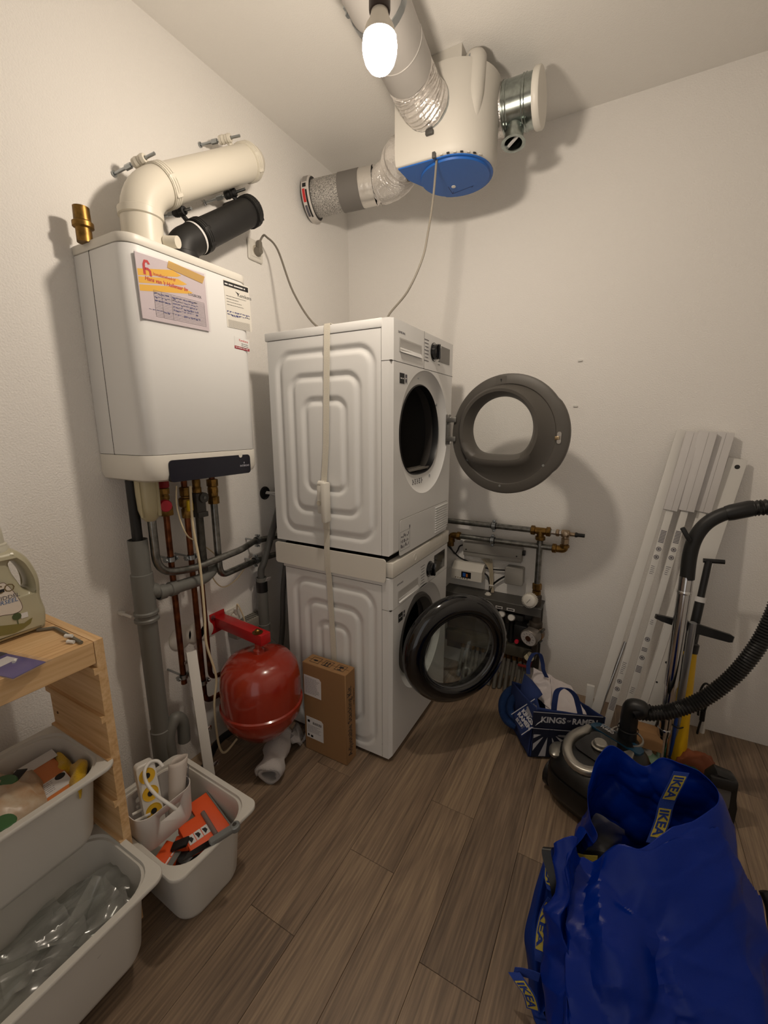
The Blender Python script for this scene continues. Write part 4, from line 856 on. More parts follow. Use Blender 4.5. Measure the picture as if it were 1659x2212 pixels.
# ------------------------------------------------------------------ ventilation unit and its ducts
FOIL = mat('crinkled_foil', (228,224,220), .28, .8, bump=1.0, bscale=85, detail=6)
FOILS = mat('smooth_foil', (226,222,216), .32, .7, bump=.5, bscale=40)
DUCT = mat('grey_painted_duct', (176,172,168), .45, .35)
GALV = mat('bright_galvanised', (168,176,172), .22, 1, var=.12, vscale=60)
def fan():
    zb, zt = 2.3245, 2.602; cx, cy, r = .785, -.432, .152
    t = thing('ventilation_unit', 'off-white ceiling ventilation unit with a blue round cover underneath', 'fan unit', (cx,cy,zb-.006))
    def outline(g=0, rr=0):
        o = [(.612-g*.7,-.592-g)]
        for j in range(25):
            a = radians(-92+j*(215)/24); o.append((cx+(r+g)*cos(a), cy+(r+g)*sin(a)))
        o.append((.614-g,-.50)); return o
    L_ = []
    for z, g in ((zb,-.004),(zb+.004,.002),(zb+.03,.006),(zt-.08,.006),(zt-.02,.012),(zt,.012)): L_.append([(x,y,z) for x, y in outline(g)])
    body = M().loft(L_, True, True, True).obj('body', mat('unit_offwhite', (196,192,184), .55), t, ang=50)
    M().box((.66,-.555,zt-.001),(.845,-.33,CEIL-.001)).obj('ceiling_bracket', MATS['unit_offwhite'], t)
    # corner lugs with their screws
    for (lx, ly) in ((.886,-.524),(.630,-.566)):
        lg = M().lathe([(.004,-.20),(.020,-.17),(.031,-.10),(.036,-.03),(.037,0),(.037,.02),(.030,.03),(.0,.03)], Matrix.Translation((lx,ly,zt)), 24).obj('corner_lug', MATS['unit_offwhite'], t, ang=60)
        M().lathe([(.008,-.003),(.0085,.0),(0,.0)], along((lx-.006,ly-.036,zt+.006),(0,-1,0)), 12).obj('lug_screw', ZINC, lg)
    cov = M().prism(outline(-.006), zb-.004, zb+.002).lathe([(.134,-.004),(.131,-.010),(.0,-.010)], Matrix.Translation((cx+.002,cy,zb)), 48).obj('blue_cover', BLUE, t)
    M().lathe([(.0085,-.0105),(.0085,-.0125),(.0,-.0125)], Matrix.Translation((cx-.02,cy+.045,zb)), 20).obj('fixing_screw', CREAM, cov)
    pn = M(); e = zb-.0104
    for a, b in (((.745,-.395),(.742,-.335)),((.742,-.335),(.835,-.352)),((.752,-.35),(.742,-.335)),((.835,-.352),(.826,-.343))):
        d = Vector((b[0]-a[0],b[1]-a[1],0)).normalized()*.0012; pn.add([(a[0]-d.y,a[1]+d.x,e),(b[0]-d.y,b[1]+d.x,e),(b[0]+d.y,b[1]-d.x,e),(a[0]+d.y,a[1]-d.x,e)], [(0,1,2,3)])
    tag(pn.obj('pen_lines', mat('dark_blue_pen', (16,44,96), .6), cov), kind='stuff')
    for k in range(7):
        a = radians(-88+9*k); M().box((-.002,-.005,0),(.002,.005,.004),T=Matrix.Translation((cx+(r+.0015)*cos(a),cy+(r+.0015)*sin(a),zb-.001)) @ Matrix.Rotation(a,4,'Z')).obj('rim_clip', BLACK if k % 2 else MATS['unit_offwhite'], t)
    M().box((fan_end.x-.006,-.604,zb-.012),(fan_end.x+.006,-.594,zb+.008),.002).obj('cable_gland', DKGREY, t)
fan()
def corrugated(pts, r, n=30, pitch=.011, amp=.0035, seed=1):
    P_ = smooth(pts, 24); d = 0; R_ = []; out = []
    acc = [0]
    for a, b in zip(P_, P_[1:]): acc.append(acc[-1]+(b-a).length)
    N_ = int(acc[-1]/pitch*5); Q = []; i = 0
    for k in range(N_+1):
        s = acc[-1]*k/N_
        while i < len(acc)-2 and acc[i+1] < s: i += 1
        f = (s-acc[i])/max(1e-9, acc[i+1]-acc[i]); Q.append(P_[i].lerp(P_[i+1], f)); R_.append(r+amp*sin(2*pi*s/pitch)+.002*noise.noise(Vector((s*30,seed,0))))
    mm = M().tube(Q, R_, n, False)
    rd = random.Random(seed); mm.v = [tuple(Vector(p)+Vector((rd.uniform(-1,1),rd.uniform(-1,1),rd.uniform(-1,1)))*.0011) for p in mm.v]
    return mm
def ducts():
    # grey round duct under the ceiling
    A, B = at(881,151,z=2.525), at(815,0,z=2.535); ax = (A-B).normalized(); far = A-ax*1.6
    r = .0815
    t = thing('ceiling_duct', 'grey round duct running along the ceiling above the bulb', 'duct', tuple(far))
    mm = M().lathe([(r-.001,0),(r,0),(r,1.6),(r-.001,1.6)], along(far, ax), 48)
    mm.obj('pipe', DUCT, t)
    rg = M()
    for s in (1.50, 1.12, .7): rg.lathe([(r,-.002),(r+.0022,-.0012),(r+.0022,.0012),(r,.002)], along(far+ax*s, ax), 48)
    tag(rg.obj('seam_ridges', DUCT, t), kind='stuff')
    c = far+ax*1.36; cl = M(); ringclamp(cl, c, ax, r+.001, .022, .003); h = cl.obj('pipe_hanger', ZINC, t)
    side = ax.cross(Vector((0,0,1))).normalized()
    for s in (-1, 1):
        p = c+side*s*(r+.012)+Vector((0,0,.012)); M().box((-.012,-.011,-.003),(.012,.011,.003),.001,T=along(p, Vector((0,0,1)))).obj('hanger_ear', ZINC, h)
        M().cyl(p-Vector((0,0,.02)), p+Vector((0,0,.012)), .0045, n=10).lathe([(.009,-.016),(.009,-.006)], along(p,(0,0,1)), 6, True).obj('hanger_screw', ZINC, h)
    M().cyl((c.x,c.y,c.z+r+.003),(c.x,c.y,CEIL-.0005),.005,n=10).obj('hanger_rod', ZINC, h)
    J = at(924,229,y=-.588)
    t = thing('foil_duct', 'crinkled foil sleeve from the ceiling duct into the face of the ventilation unit', 'duct', tuple(J))
    corrugated([A-ax*.0, A+ax*.035, (A+ax*.06).lerp(J,.55)+Vector((0,-.012,-.006)), J+Vector((0,-.008,0)), J+Vector((0,.012,0))], .078, seed=2).obj('foil_sleeve', FOIL, t)
    ringc = M(); ringclamp(ringc, J+Vector((0,-.004,0)), (0,1,0), .079, .01, .002); cb = ringc.obj('hose_clamp', ZINC, t)
    M().box((J.x-.002,-.605,J.z-.098),(J.x+.028,-.592,J.z-.083),.003).obj('clamp_screw', DKGREY, cb)
    # insulated duct to the left wall
    Wp = at(668,433,x=.002); W1 = at(770,410,x=.235)
    ax = (W1-Wp); ax = Vector((1, ax.y/ax.x, ax.z/ax.x)).normalized(); r = .078
    t = thing('wall_duct', 'speckled foil duct running from the left wall to the ventilation unit', 'duct', tuple(Wp))
    spk = mat('speckled_foil', (226,222,216), .4, .35, bump=.6, bscale=300, var=.7, vscale=330)
    M().lathe([(r,.0),(r,.175)], along(Wp, ax), 48).obj('insulated_pipe', spk, t)
    M().lathe([(r+.0008,.168),(r+.0022,.169),(r+.0022,.268),(r+.0008,.269)], along(Wp, ax), 48).obj('grey_tape', mat('grey_duct_tape', (118,114,110), .6), t)
    M().lathe([(r,.265),(r,.335)], along(Wp, ax), 48).obj('smooth_foil', FOILS, t)
    S0 = Wp+ax*.33; E = at(858,345,y=-.500); E = Vector((.610, -.475, at(858,345,y=-.475).z))
    corrugated([S0, S0+ax*.05, S0.lerp(E,.55)+Vector((.02,.012,-.012)), E+Vector((-.035,.0,-.004)), E+Vector((.004,0,0))], .075, pitch=.020, amp=.006, seed=5).obj('foil_bend', FOIL, t)
    ringc = M(); ringclamp(ringc, E+Vector((-.006,0,0)), (1,0,0), .079, .010, .002); ringc.obj('hose_clamp', DKGREY, t)
    # fire-stop collar at the wall, printed sleeve
    co = M().lathe([(r+.001,.034),(r+.012,.036),(r+.0165,.030),(r+.0165,.0)], along(Wp, ax), 56).obj('wall_collar', mat('collar_white', (208,202,196), .6), t)
    M().lathe([(r+.0005,.0365),(r+.011,.0368)], along(Wp, ax), 56).obj('black_gasket', BLACK, co)
    Tq = along(Wp, ax)
    def patch(a0, a1, z0, z1, m_, nm):
        q = M(); n = 6; rr = r+.0172
        q.sheet([[(rr*cos(a0+(a1-a0)*i/n), rr*sin(a0+(a1-a0)*i/n), z) for i in range(n+1)] for z in (z0, z1)], Tq); q.obj(nm, m_, co)
    # angle measured so that the printed side faces the room
    a0 = math.atan2((Tq.inverted().to_3x3() @ Vector((.2,-1,-.1))).y, (Tq.inverted().to_3x3() @ Vector((.2,-1,-.1))).x)
    patch(a0-.15, a0+.42, .004, .017, REDINK, 'red_print'); patch(a0-.1, a0+1.15, .0185, .027, BLACK, 'black_print'); patch(a0+.55, a0+1.1, .004, .016, GREYINK, 'grey_print'); patch(a0-.42, a0-.22, .006, .024, INK, 'lettering_band'); patch(a0-1.0, a0-.5, .003, .028, mat('collar_grey_print', (150,146,142), .6), 'grey_print')
    # outlet on the right
    C0, C1 = at(1062,247,y=-.3255), at(1184,212,y=-.3255); ax = Vector((1,.0,(C1.z-C0.z)/(C1.x-C0.x)*.3)).normalized()
    O = Vector((.918,-.3255-.04,2.556)); O = Vector((.905,-.355,at(1075,243,y=-.355).z)); r = .0815
    t = thing('outlet_duct', 'galvanised duct stub with a white end cap right of the ventilation unit', 'duct', tuple(O))
    mmf = M().lathe([(r-.004,-.01),(r-.004,.018),(r-.002,.03),(r-.004,.052)], along(O, ax), 40); rd = random.Random(9)
    mmf.obj('foil_collar', FOIL, t)
    T = along(O, ax)
    M().lathe([(r-.002,.045),(r+.003,.047),(r+.003,.053),(r,.056),(r,.061),(r+.0025,.063),(r,.066),(r,.117),(r+.003,.119),(r,.122),(r,.127),(r+.003,.129),(r,.131),(r,.165)], T, 48).obj('metal_pipe', GALV, t)
    M().lathe([(r+.0005,.155),(r+.006,.156),(r+.009,.160),(r+.009,.176),(r+.006,.180),(.0,.180)], T, 48).obj('end_cap', CREAM, t)
    b = O+ax*.088; dn = Vector((-.0,-.16,-1)).normalized(); tz = b+dn*(r-.012); dl = .060
    Tt = along(tz, dn); ra = .034
    sp = M().lathe([(ra,.0),(ra,dl),(ra+.010,dl+.001),(ra+.0105,dl+.004),(ra,dl+.004),(ra-.002,dl+.003),(ra-.002,.005)], Tt, 32).obj('branch_spout', GALV, t)
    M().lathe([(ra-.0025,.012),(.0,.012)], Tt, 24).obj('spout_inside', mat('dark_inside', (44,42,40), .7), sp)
    M().box((-.004,-ra+.003,dl-.012),(.004,ra-.003,dl-.004),T=Tt @ Matrix.Rotation(.7,4,'Z')).obj('cross_strip', PAPER, sp)
ducts()
# ------------------------------------------------------------------ underfloor heating manifold on the back wall
def by(y): return lambda px, py, dy=0: at(px, py, y=y+dy)
def clip_back(parent, c, d, r):
    mm = M(); c = Vector(c); ringclamp(mm, c, d, r+.003, .018, .003)
    for s in (-1, 1): mm.box((-.006,-.009,-.005),(.006,.009,.005),.001,T=Matrix.Translation(c+Vector((0,0,s*(r+.011)))))
    cl = mm.obj('pipe_clip', ZINC, parent)
    g = M(); ringclamp(g, c, d, r, .026, .003); g.obj('rubber_liner', BLACK, cl)
    M().cyl((c.x,-.001,c.z),(c.x,c.y+r+.004,c.z),.004,n=8).obj('stud', ZINC, cl)
YP = -.062; b = by(YP)
pl, pt = b(940,1126), b(1168,1147); zt = pt.z
t = thing('supply_pipework', 'upper steel pipe run on the back wall with brass tee and thermostat knob', 'pipe', (pt.x,YP,.5))
z1 = pt.z
M().cyl((.62,YP,z1),(pt.x+.05,YP,z1),.0145,n=18).obj('pipe', STEEL, t)
x2 = b(1222,1150).x; z2 = b(1202,1185).z
tee = M()
def nut(mm, c, d, r=.024, L_=.022, n=8): mm.lathe([(r*.8,-L_/2),(r,-L_/2+.003),(r,L_/2-.003),(r*.8,L_/2)], along(c, d), n, True)
tee.cyl((pt.x-.04,YP,z1),(pt.x+.04,YP,z1),.0175,n=16).cyl((pt.x,YP,z1),(pt.x,YP,z1-.04),.0175,n=16)
nut(tee,(pt.x-.036,YP,z1),(1,0,0)); nut(tee,(pt.x+.036,YP,z1),(1,0,0)); nut(tee,(pt.x,YP,z1-.036),(0,0,1)); tee.obj('brass_tee', BRASS, t)
xv = b(1170,1160).x; zk = b(1160,1262).z; ze = b(1158,1283).z
vp = M().tube([(pt.x,YP,z1-.03),(pt.x+.002,YP,zk)], .0145, 18); vp.obj('drop_pipe', STEEL, t)
f = M(); nut(f,(pt.x+.002,YP,zk-.012),(0,0,1),.023,.034); nut(f,(pt.x+.002,YP,zk-.046),(0,0,1),.021,.03); nut(f,(pt.x+.002,YP,zk-.075),(0,0,1),.017,.03); f.obj('brass_union', BRASS, t)
kc = Vector((pt.x-.012, YP-.02, at(1149,1297,y=YP-.05).z))
T = along(kc, Vector((-.12,-1,.12)))
kn = M().lathe([(.016,.0),(.018,.02),(.030,.026),(.034,.034),(.034,.056),(.030,.064),(.024,.067),(0,.067)], T, 28)
kn.obj('thermostat_knob', CREAM, t)
for k in range(28):
    a = 2*pi*k/28; M().box((.0335,-.0018,.030),(.0365,.0018,.060),T=T @ Matrix.Rotation(a,4,'Z')).obj('knob_rib', CREAM, bpy.data.objects['thermostat_knob'])
M().box((-.0008,-.016,.0671),(.0008,.012,.0676),T=T @ Matrix.Rotation(-.6,4,'Z')).obj('pointer_line', INK, bpy.data.objects['thermostat_knob'])
M().cyl((x2-.07,YP,z1),(x2-.01,YP,z1),.0125,n=16).obj('link_pipe', CHROME, t)
vv = M(); nut(vv,(x2-.036,YP,z1),(1,0,0),.018,.016); nut(vv,(x2,YP,z1),(1,0,0),.019,.038); nut(vv,(x2,YP,z1-.036),(0,0,1),.018,.03); vv.cyl((x2,YP,z1),(x2,YP,z1-.06),.013,n=14); nut(vv,(x2+.03,YP,z1),(1,0,0),.010,.03); vv.lathe([(.014,0),(.012,.008),(0,.01)], along((x2,YP-.016,z1+.002),(0,-1,0)), 12); vv.obj('lever_valve', mat('nickel_brass', (176,156,132), .3, 1), t)
M().lathe([(.0115,0),(.0125,.006),(.009,.014),(.009,.042),(0,.043)], along((x2+.042,YP,z1),(1,0,0)), 14).obj('drain_cap', BLACK, t)
el = M(); el.tube(fillet([(x2,YP,z1-.055),(x2,YP,z2),(x2-.045,YP,z2)], .02), .0175, 16); nut(el,(x2,YP,z1-.062),(0,0,1),.022,.018); nut(el,(x2-.045,YP,z2),(1,0,0),.023,.022); el.obj('brass_elbow', BRASS, t)
clip_back(t, (b(1067,1136).x,YP,z1), (1,0,0), .0145)
t = thing('return_pipework', 'lower steel pipe run on the back wall ending in a brass elbow by the washer', 'pipe', (.9,YP,z2))
xe = b(978,1154).x
M().cyl((xe,YP+.002,z2),(x2-.05,YP+.002,z2),.0145,n=18).obj('pipe', STEEL, t)
el = M().tube(fillet([(xe+.03,YP+.002,z2),(xe-.01,YP+.002,z2),(xe-.01,YP+.002,z2-.06)], .02), .0175, 16); nut(el,(xe+.034,YP+.002,z2),(1,0,0),.023,.022); nut(el,(xe-.01,YP+.002,z2-.03),(0,0,1),.022,.02); el.obj('brass_elbow', BRASS, t)
clip_back(t, (b(1064,1163).x,YP+.002,z2), (1,0,0), .0145)
# boxes on the wall
LG = mat('light_grey_plastic', (150,147,141), .5)
a, c = at(1000,1170,y=-.05), at(1128,1186,y=-.05); h = a.z-at(1000,1197,y=-.05).z
t = thing('wiring_strip', 'long grey wiring box mounted below the steel pipes', 'wiring box', ((a.x+c.x)/2,-.03,a.z-h))
M().box((a.x,-.052,a.z-h*.74),(c.x,-.001,a.z),.003).obj('lid', LG, t); M().box((a.x+.002,-.046,a.z-h-.006),(c.x-.002,-.001,a.z-h*.72),.003).obj('base_channel', LG, t)
for x in (a.x+.02, c.x-.025): M().cyl((x,-.0515,a.z-.04),(x,-.0535,a.z-.04),.004,n=10).obj('lid_screw', BLACK, t)
M().box((c.x,-.04,a.z-.035),(c.x+.014,-.02,a.z-.01),.002).obj('side_switch', BLACK, t)
p0, p1 = at(976,1226,y=-.075), at(1037,1239,y=-.075); zb = at(975,1247,y=-.075).z
x0 = p0.x; x1 = at(1046,1240,y=-.03).x; zf = p0.z
t = thing('controller_box', 'cream controller box with a small dark display beside the washer', 'controller', ((x0+x1)/2,-.04,zb-.004))
prof = [(-.001,zb),(-.078,zb),(-.078,zf-.002),(-.035,zf+.03),(-.001,zf+.03)]
M().loft([[(x0,y,z) for y, z in prof],[(x1,y,z) for y, z in prof]], True, True, True).obj('casing', CREAM, t, ang=20)
zm = (zf+zb)/2; xm = (x0+x1)/2+.0
M().box((xm-.028,-.0795,zm-.016),(xm+.026,-.077,zm+.018)).obj('display', BLACKG, t); M().box((xm-.02,-.0802,zm-.010),(xm-.004,-.0796,zm+.012)).obj('blue_icon', mat('display_blue', (40,90,170), .4), t); M().box((xm-.001,-.0802,zm-.010),(xm+.008,-.0796,zm+.008)).obj('orange_icon', mat('display_orange', (190,110,50), .4), t)
for k in range(6): M().cyl((x0+.025+.013*k,-.0775,zb+.008),(x0+.025+.013*k,-.0792,zb+.008),.003,n=8).obj('indicator', BRASS, t)
p0, p1, p2 = at(1092,1224,y=-.05), at(1131,1230,y=-.05), at(1092,1260,y=-.05)
s = ((p1.x-p0.x)+(p0.z-p2.z))/2
t = thing('junction_box', 'square grey junction box on the back wall left of the vertical steel pipe', 'junction box', (p0.x+s/2,-.025,p0.z-s))
M().prism(rrect(s,s,.010), 0, .040, frame((p0.x+s/2,-.001,p0.z-s/2),(1,0,0),(0,0,1)), .002).obj('base', LG, t); M().prism(rrect(s*1.02,s*1.02,.010), .041, .054, frame((p0.x+s/2,-.001,p0.z-s/2),(1,0,0),(0,0,1)), .003).obj('lid', LG, t)
# manifold beams
a, c = at(980,1283,y=-.11), at(1169,1311,y=-.11); zt = (a.z+c.z)/2; zl = at(1166,1334,y=-.11).z; xr = at(1170,1311,y=-.11).x
BEAM = mat('beam_grey', (88,86,82), .5, .3)
t = thing('manifold_cabinet', 'dark grey heating manifold rail on the back wall behind the open washer door', 'manifold', (.95,-.06,.0))
pr = [(-.001,zt+.004),(-.11,zt),(-.112,zt-.004),(-.112,zl),(-.108,zl),(-.106,zt-.008),(-.001,zt-.004)]
M().loft([[(.66,y,z) for y, z in pr],[(xr,y,z) for y, z in pr]], True, True, True).obj('top_rail', BEAM, t, ang=20)
M().box((.66,-.012,zl-.34),(xr-.005,-.001,zt),.001).obj('back_plate', mat('back_plate_grey', (70,68,64), .6), t)
zq = at(1100,1392,y=-.10).z; M().box((.68,-.10,zq-.062),(xr-.012,-.04,zq),.004).obj('lower_rail', mat('rail_olive_grey', (78,74,62), .5, .3), t)
M().box((.70,-.07,zl-.09),(xr-.09,-.02,zl-.03),.01).obj('upper_bar', mat('dull_bar', (60,58,54), .5, .5), t)
for px, py in ((1083,1329),(1104,1337),(1062,1322)):
    c = at(px,py,y=-.10); ax = Vector((0,-.9,.35))
    k = M().lathe([(.0,.0),(.012,.0),(.018,.004),(.0185,.022),(.015,.028),(0,.028)], along(c+Vector((0,.02,0)), ax), 20).obj('flow_cap', WHITEP, t)
    M().tube([c+Vector((0,.03,0)), c+Vector((0,.035,-.08)), c+Vector((0,.03,-.16))], .015, 10).obj('valve_body', BLACK, t)
for (px, py, w_) in ((1078,1312,.036),(1103,1317,.04)):
    c = at(px,py,y=-.1125); M().box((c.x-w_/2,-.1132,c.z-.007),(c.x+w_/2,-.1121,c.z+.007)).obj('name_label', PAPER, t); M().box((c.x-w_*.38,-.1136,c.z-.003),(c.x+w_*.38,-.1131,c.z+.003)).obj('label_print', INK, t)
c = at(1054,1285,y=-.06); nut_ = M(); nut(nut_, (c.x,-.06,zt+.007), (0,0,1), .013, .012); nut_.lathe([(.017,0),(.017,.003),(.008,.003)], Matrix.Translation((c.x,-.06,zt+.002)), 16); nut_.obj('cable_gland', CREAM, t)
LP = mat('loop_pipe_grey', (92,88,80), .5)
for k in range(13):
    x = .78+.0285*k; M().tube(smooth([(x,-.075,zq-.06),(x+.002*(k%3),-.085-.004*(k%2),.12),(x+.004*(k%2),-.150-.014*(k%2),.001)], 5), .0105, 10).obj('loop_pipe', LP, t)
    M().lathe([(.014,0),(.015,.004),(.015,.026),(.010,.03)], Matrix.Translation((x,-.075,zq-.092)), 8, True).obj('loop_nut', BRASS, t)
# pump
c = at(1147,1376,y=-.13); t = thing('circulation_pump', 'grey and orange circulation pump at the right end of the manifold', 'pump', (c.x,-.08,c.z-.08))
ax = Vector((-.30,-.93,-.12)).normalized(); o = Vector((c.x+.012,-.085,c.z+.008))
M().lathe([(.0,-.02),(.040,-.02),(.046,-.012),(.046,.010),(.040,.012)], along(o, ax), 28).obj('housing', mat('pump_orange_grey', (150,112,70), .5, .3, var=.5, vscale=30, vc=(120,112,104)), t)
M().lathe([(.038,.012),(.042,.016),(.042,.052),(.045,.054),(.045,.066),(.042,.07),(.039,.0705)], along(o, ax), 32).obj('motor_can', mat('motor_grey', (132,126,120), .35, .6), t)
fp = M().lathe([(.0395,.0702),(.0395,.0706),(.0,.0706)], along(o, ax), 32).obj('rating_plate', mat('plate_white', (196,190,186), .5), t)
T = along(o+ax*.0708, ax); M().lathe([(.014,0),(.014,.004),(0,.005)], T, 20).obj('centre_screw', mat('dark_bronze', (104,72,56), .4, .8), fp)
for a in range(10): M().box((.022,-.001,.0),(.03,.001,.0005),T=T @ Matrix.Rotation(a*.628,4,'Z')).obj('dial_mark', GREYINK, fp)
for a in (0.6, 2.2, 3.8, 5.3): M().cyl(o+(T.to_3x3() @ Vector((.05*cos(a),.05*sin(a),0)))-ax*.012, o+(T.to_3x3() @ Vector((.05*cos(a),.05*sin(a),0)))+ax*.018, .007, n=8).obj('flange_bolt', DKGREY, t)
M().box((o.x-.10,-.12,o.z-.05),(o.x-.035,-.03,o.z+.035),.006).obj('terminal_box', BLACK, t)
r_ = at(1116,1386,y=-.125); M().lathe([(.0,.0),(.011,0),(.011,.012),(.009,.016),(0,.016)], along((r_.x,-.118,r_.z),(0,-1,.1)), 18).obj('red_button', mat('red_plastic', (190,28,52), .35), t)
u = at(1150,1342,y=-.08); mm = M(); mm.lathe([(.022,-.03),(.030,-.028),(.033,-.02),(.033,.0),(.030,.006),(.022,.008),(.022,.04)], Matrix.Translation((o.x,-.085,u.z)), 20, True); mm.cyl((o.x,-.085,u.z-.03),(o.x,-.085,o.z+.03),.02,n=16).cyl((o.x,-.085,u.z+.03),(o.x,-.07,zl+.1),.017,n=14).obj('pump_union', mat('cast_iron', (78,70,62), .55, .6), t)
M().cyl((o.x,-.085,o.z-.03),(o.x,-.085,zq-.03),.018,n=14).obj('lower_stub', MATS['cast_iron'], t)
# gauge
g = at(1142,1422,y=-.12); t = thing('pressure_gauge', 'round cream dial gauge below the pump', 'gauge', (g.x,-.09,g.z-.032))
T = along((g.x,-.085,g.z), Vector((-.15,-1,.1)))
M().lathe([(.0,0),(.030,0),(.031,.004),(.031,.020),(.028,.022),(.027,.018)], T, 32).obj('case', mat('gauge_rim', (60,56,50), .4, .5), t)
d = M().lathe([(.0275,.018),(.0,.018)], T, 32).obj('dial', mat('dial_cream', (216,204,170), .6), t)
for a in range(12): M().box((.02,-.0008,.0183),(.0245,.0008,.0188),T=T @ Matrix.Rotation(a*.52,4,'Z')).obj('tick', INK, d)
M().box((-.004,-.001,.0186),(.018,.001,.0192),T=T @ Matrix.Rotation(2.2,4,'Z')).obj('needle', INK, d)
M().cyl((g.x,-.085,g.z),(g.x,-.03,g.z),.008,n=10).obj('stem', BRASS, t)
rl = at(1128,1438,y=-.11); tag(M().box((rl.x-.022,-.118,rl.z-.005),(rl.x+.03,-.104,rl.z+.006),.003).box((rl.x+.02,-.114,rl.z-.02),(rl.x+.036,-.02,rl.z+.002),.003).obj('red_lever', mat('dull_red_plastic', (130,36,30), .5)), 'dull red valve lever beside the dial gauge', 'lever')
# cables between the boxes
def cab(name, label, pts, r, m_): return tag(M().tube(smooth(pts, 6), r, 8).obj(name, m_), label, 'cable')
cab('black_cable', 'black cable from the wiring strip looping left behind the washer', [at(1001,1177,y=-.02), at(993,1180,y=-.02), at(988,1190,y=-.02), at(982,1196,y=-.02), at(972,1180,y=-.02), at(960,1168,y=-.03)], .004, BLACK)
cab('black_cable', 'black cable running past the cream controller to the grey junction box', [at(962,1172,y=-.015), at(978,1190,y=-.012), at(996,1206,y=-.012), at(1030,1220,y=-.010), at(1058,1229,y=-.014), at(1093,1232,y=-.02)], .004, BLACK)
cab('black_cable', 'black cable curving from the junction box down to the manifold', [at(1093,1244,y=-.02), at(1078,1252,y=-.02), at(1064,1264,y=-.02), at(1058,1280,y=-.025)], .005, BLACK)
cab('black_cable', 'black cable dropping from the controller box right side to the manifold', [at(1046,1238,y=-.02), at(1054,1246,y=-.018), at(1058,1262,y=-.018), at(1057,1282,y=-.02)], .005, BLACK)
t = thing('cable_bundle', 'bundle of pale wires tied together between the wiring strip and the manifold', 'cable', (at(1061,1270,y=-.02).x,-.02,at(1061,1276,y=-.02).z))
rd = random.Random(4)
for k in range(7):
    o = .003*(k-3); M().tube(smooth([at(1040+3.5*k,1207,y=-.02), at(1050+2.2*k,1218,y=-.02), at(1057+1.2*k,1232,y=-.022+.004*(k%2)), at(1058+1.2*k,1250,y=-.022+.004*(k%2)), at(1059+.9*k,1264,y=-.024+.004*(k%2)), at(1058+1.4*k,1280,y=-.024)], 5), .0024, 7).obj('wire', mat('pale_wire', (186,174,150), .6), t)
c = at(1062,1264,y=-.022); M().box((c.x-.012,-.032,c.z-.003),(c.x+.012,-.014,c.z+.003),.001).obj('cable_tie', WHITEP, t)
# ------------------------------------------------------------------ pine storage frame with pull-out bins, and the bin on the floor
from mathutils.geometry import tessellate_polygon
BINW = mat('bin_white_plastic', (206,203,196), .45, bump=.05, bscale=900)
SX0, SX1, SYO, SYI, SZ = .110, .393, -1.7164, -1.7368, .8652
def shelf_frame():
    t = thing('storage_shelf', 'pine storage frame with grooved sides holding white pull-out bins', 'shelf', ((SX0+SX1)/2,-1.95,0))
    gz = [.787,.654,.533,.405,.280,.155]
    def side(y0, y1, inner):
        # board with horizontal grooves cut into the inner face
        d = .009*(1 if inner > 0 else -1); yi = y1 if inner > 0 else y0; yo = y0 if inner > 0 else y1
        prof = [(yo,0),(yi,0)]
        for z in sorted(gz): prof += [(yi,z-.0085),(yi-d,z-.0085),(yi-d,z+.0085),(yi,z+.0085)]
        prof += [(yi,SZ),(yo,SZ)]
        v = []; f = []
        for x in (SX0, SX1): v += [(x,y,z) for y, z in prof]
        n = len(prof); mm = M(); tri = tessellate_polygon([[Vector((y,z,0)) for y, z in prof]])
        mm.add(v, [(i,(i+1)%n,(i+1)%n+n,i+n) for i in range(n)] + [tuple(q) for q in tri] + [tuple(i+n for i in reversed(q)) for q in tri]); return mm
    side(SYO, SYI, 1).obj('side_panel', PINE, t); side(-2.1628, -2.1424, 1) .obj('side_panel', PINE, t) if False else side(-2.1832, -2.1628, -1).obj('side_panel', PINE, t)
    y0, y1 = -2.1622, SYI-.0006
    for k in range(3):
        xa, xb = SX0+(SX1-SX0)*k/3, SX0+(SX1-SX0)*(k+1)/3
        M().box((xa+.0004,y0,SZ-.058),(xb-.0004 if k < 2 else SX1-.001,y1,SZ-.0006 if k % 2 else SZ),.0012,seg=1).obj('top_board', PINEY, t)
    M().box((SX0+.004,y0,.30),(SX0+.020,y1,.34),.001).obj('back_rail', PINEY, t)
    for x, z in ((.135,.485),(.137,.58)): M().cyl((x,SYI-.0001,z),(x,SYI-.0012,z),.004,n=10).obj('knot', mat('dark_knot', (96,62,34), .8), t)
shelf_frame()
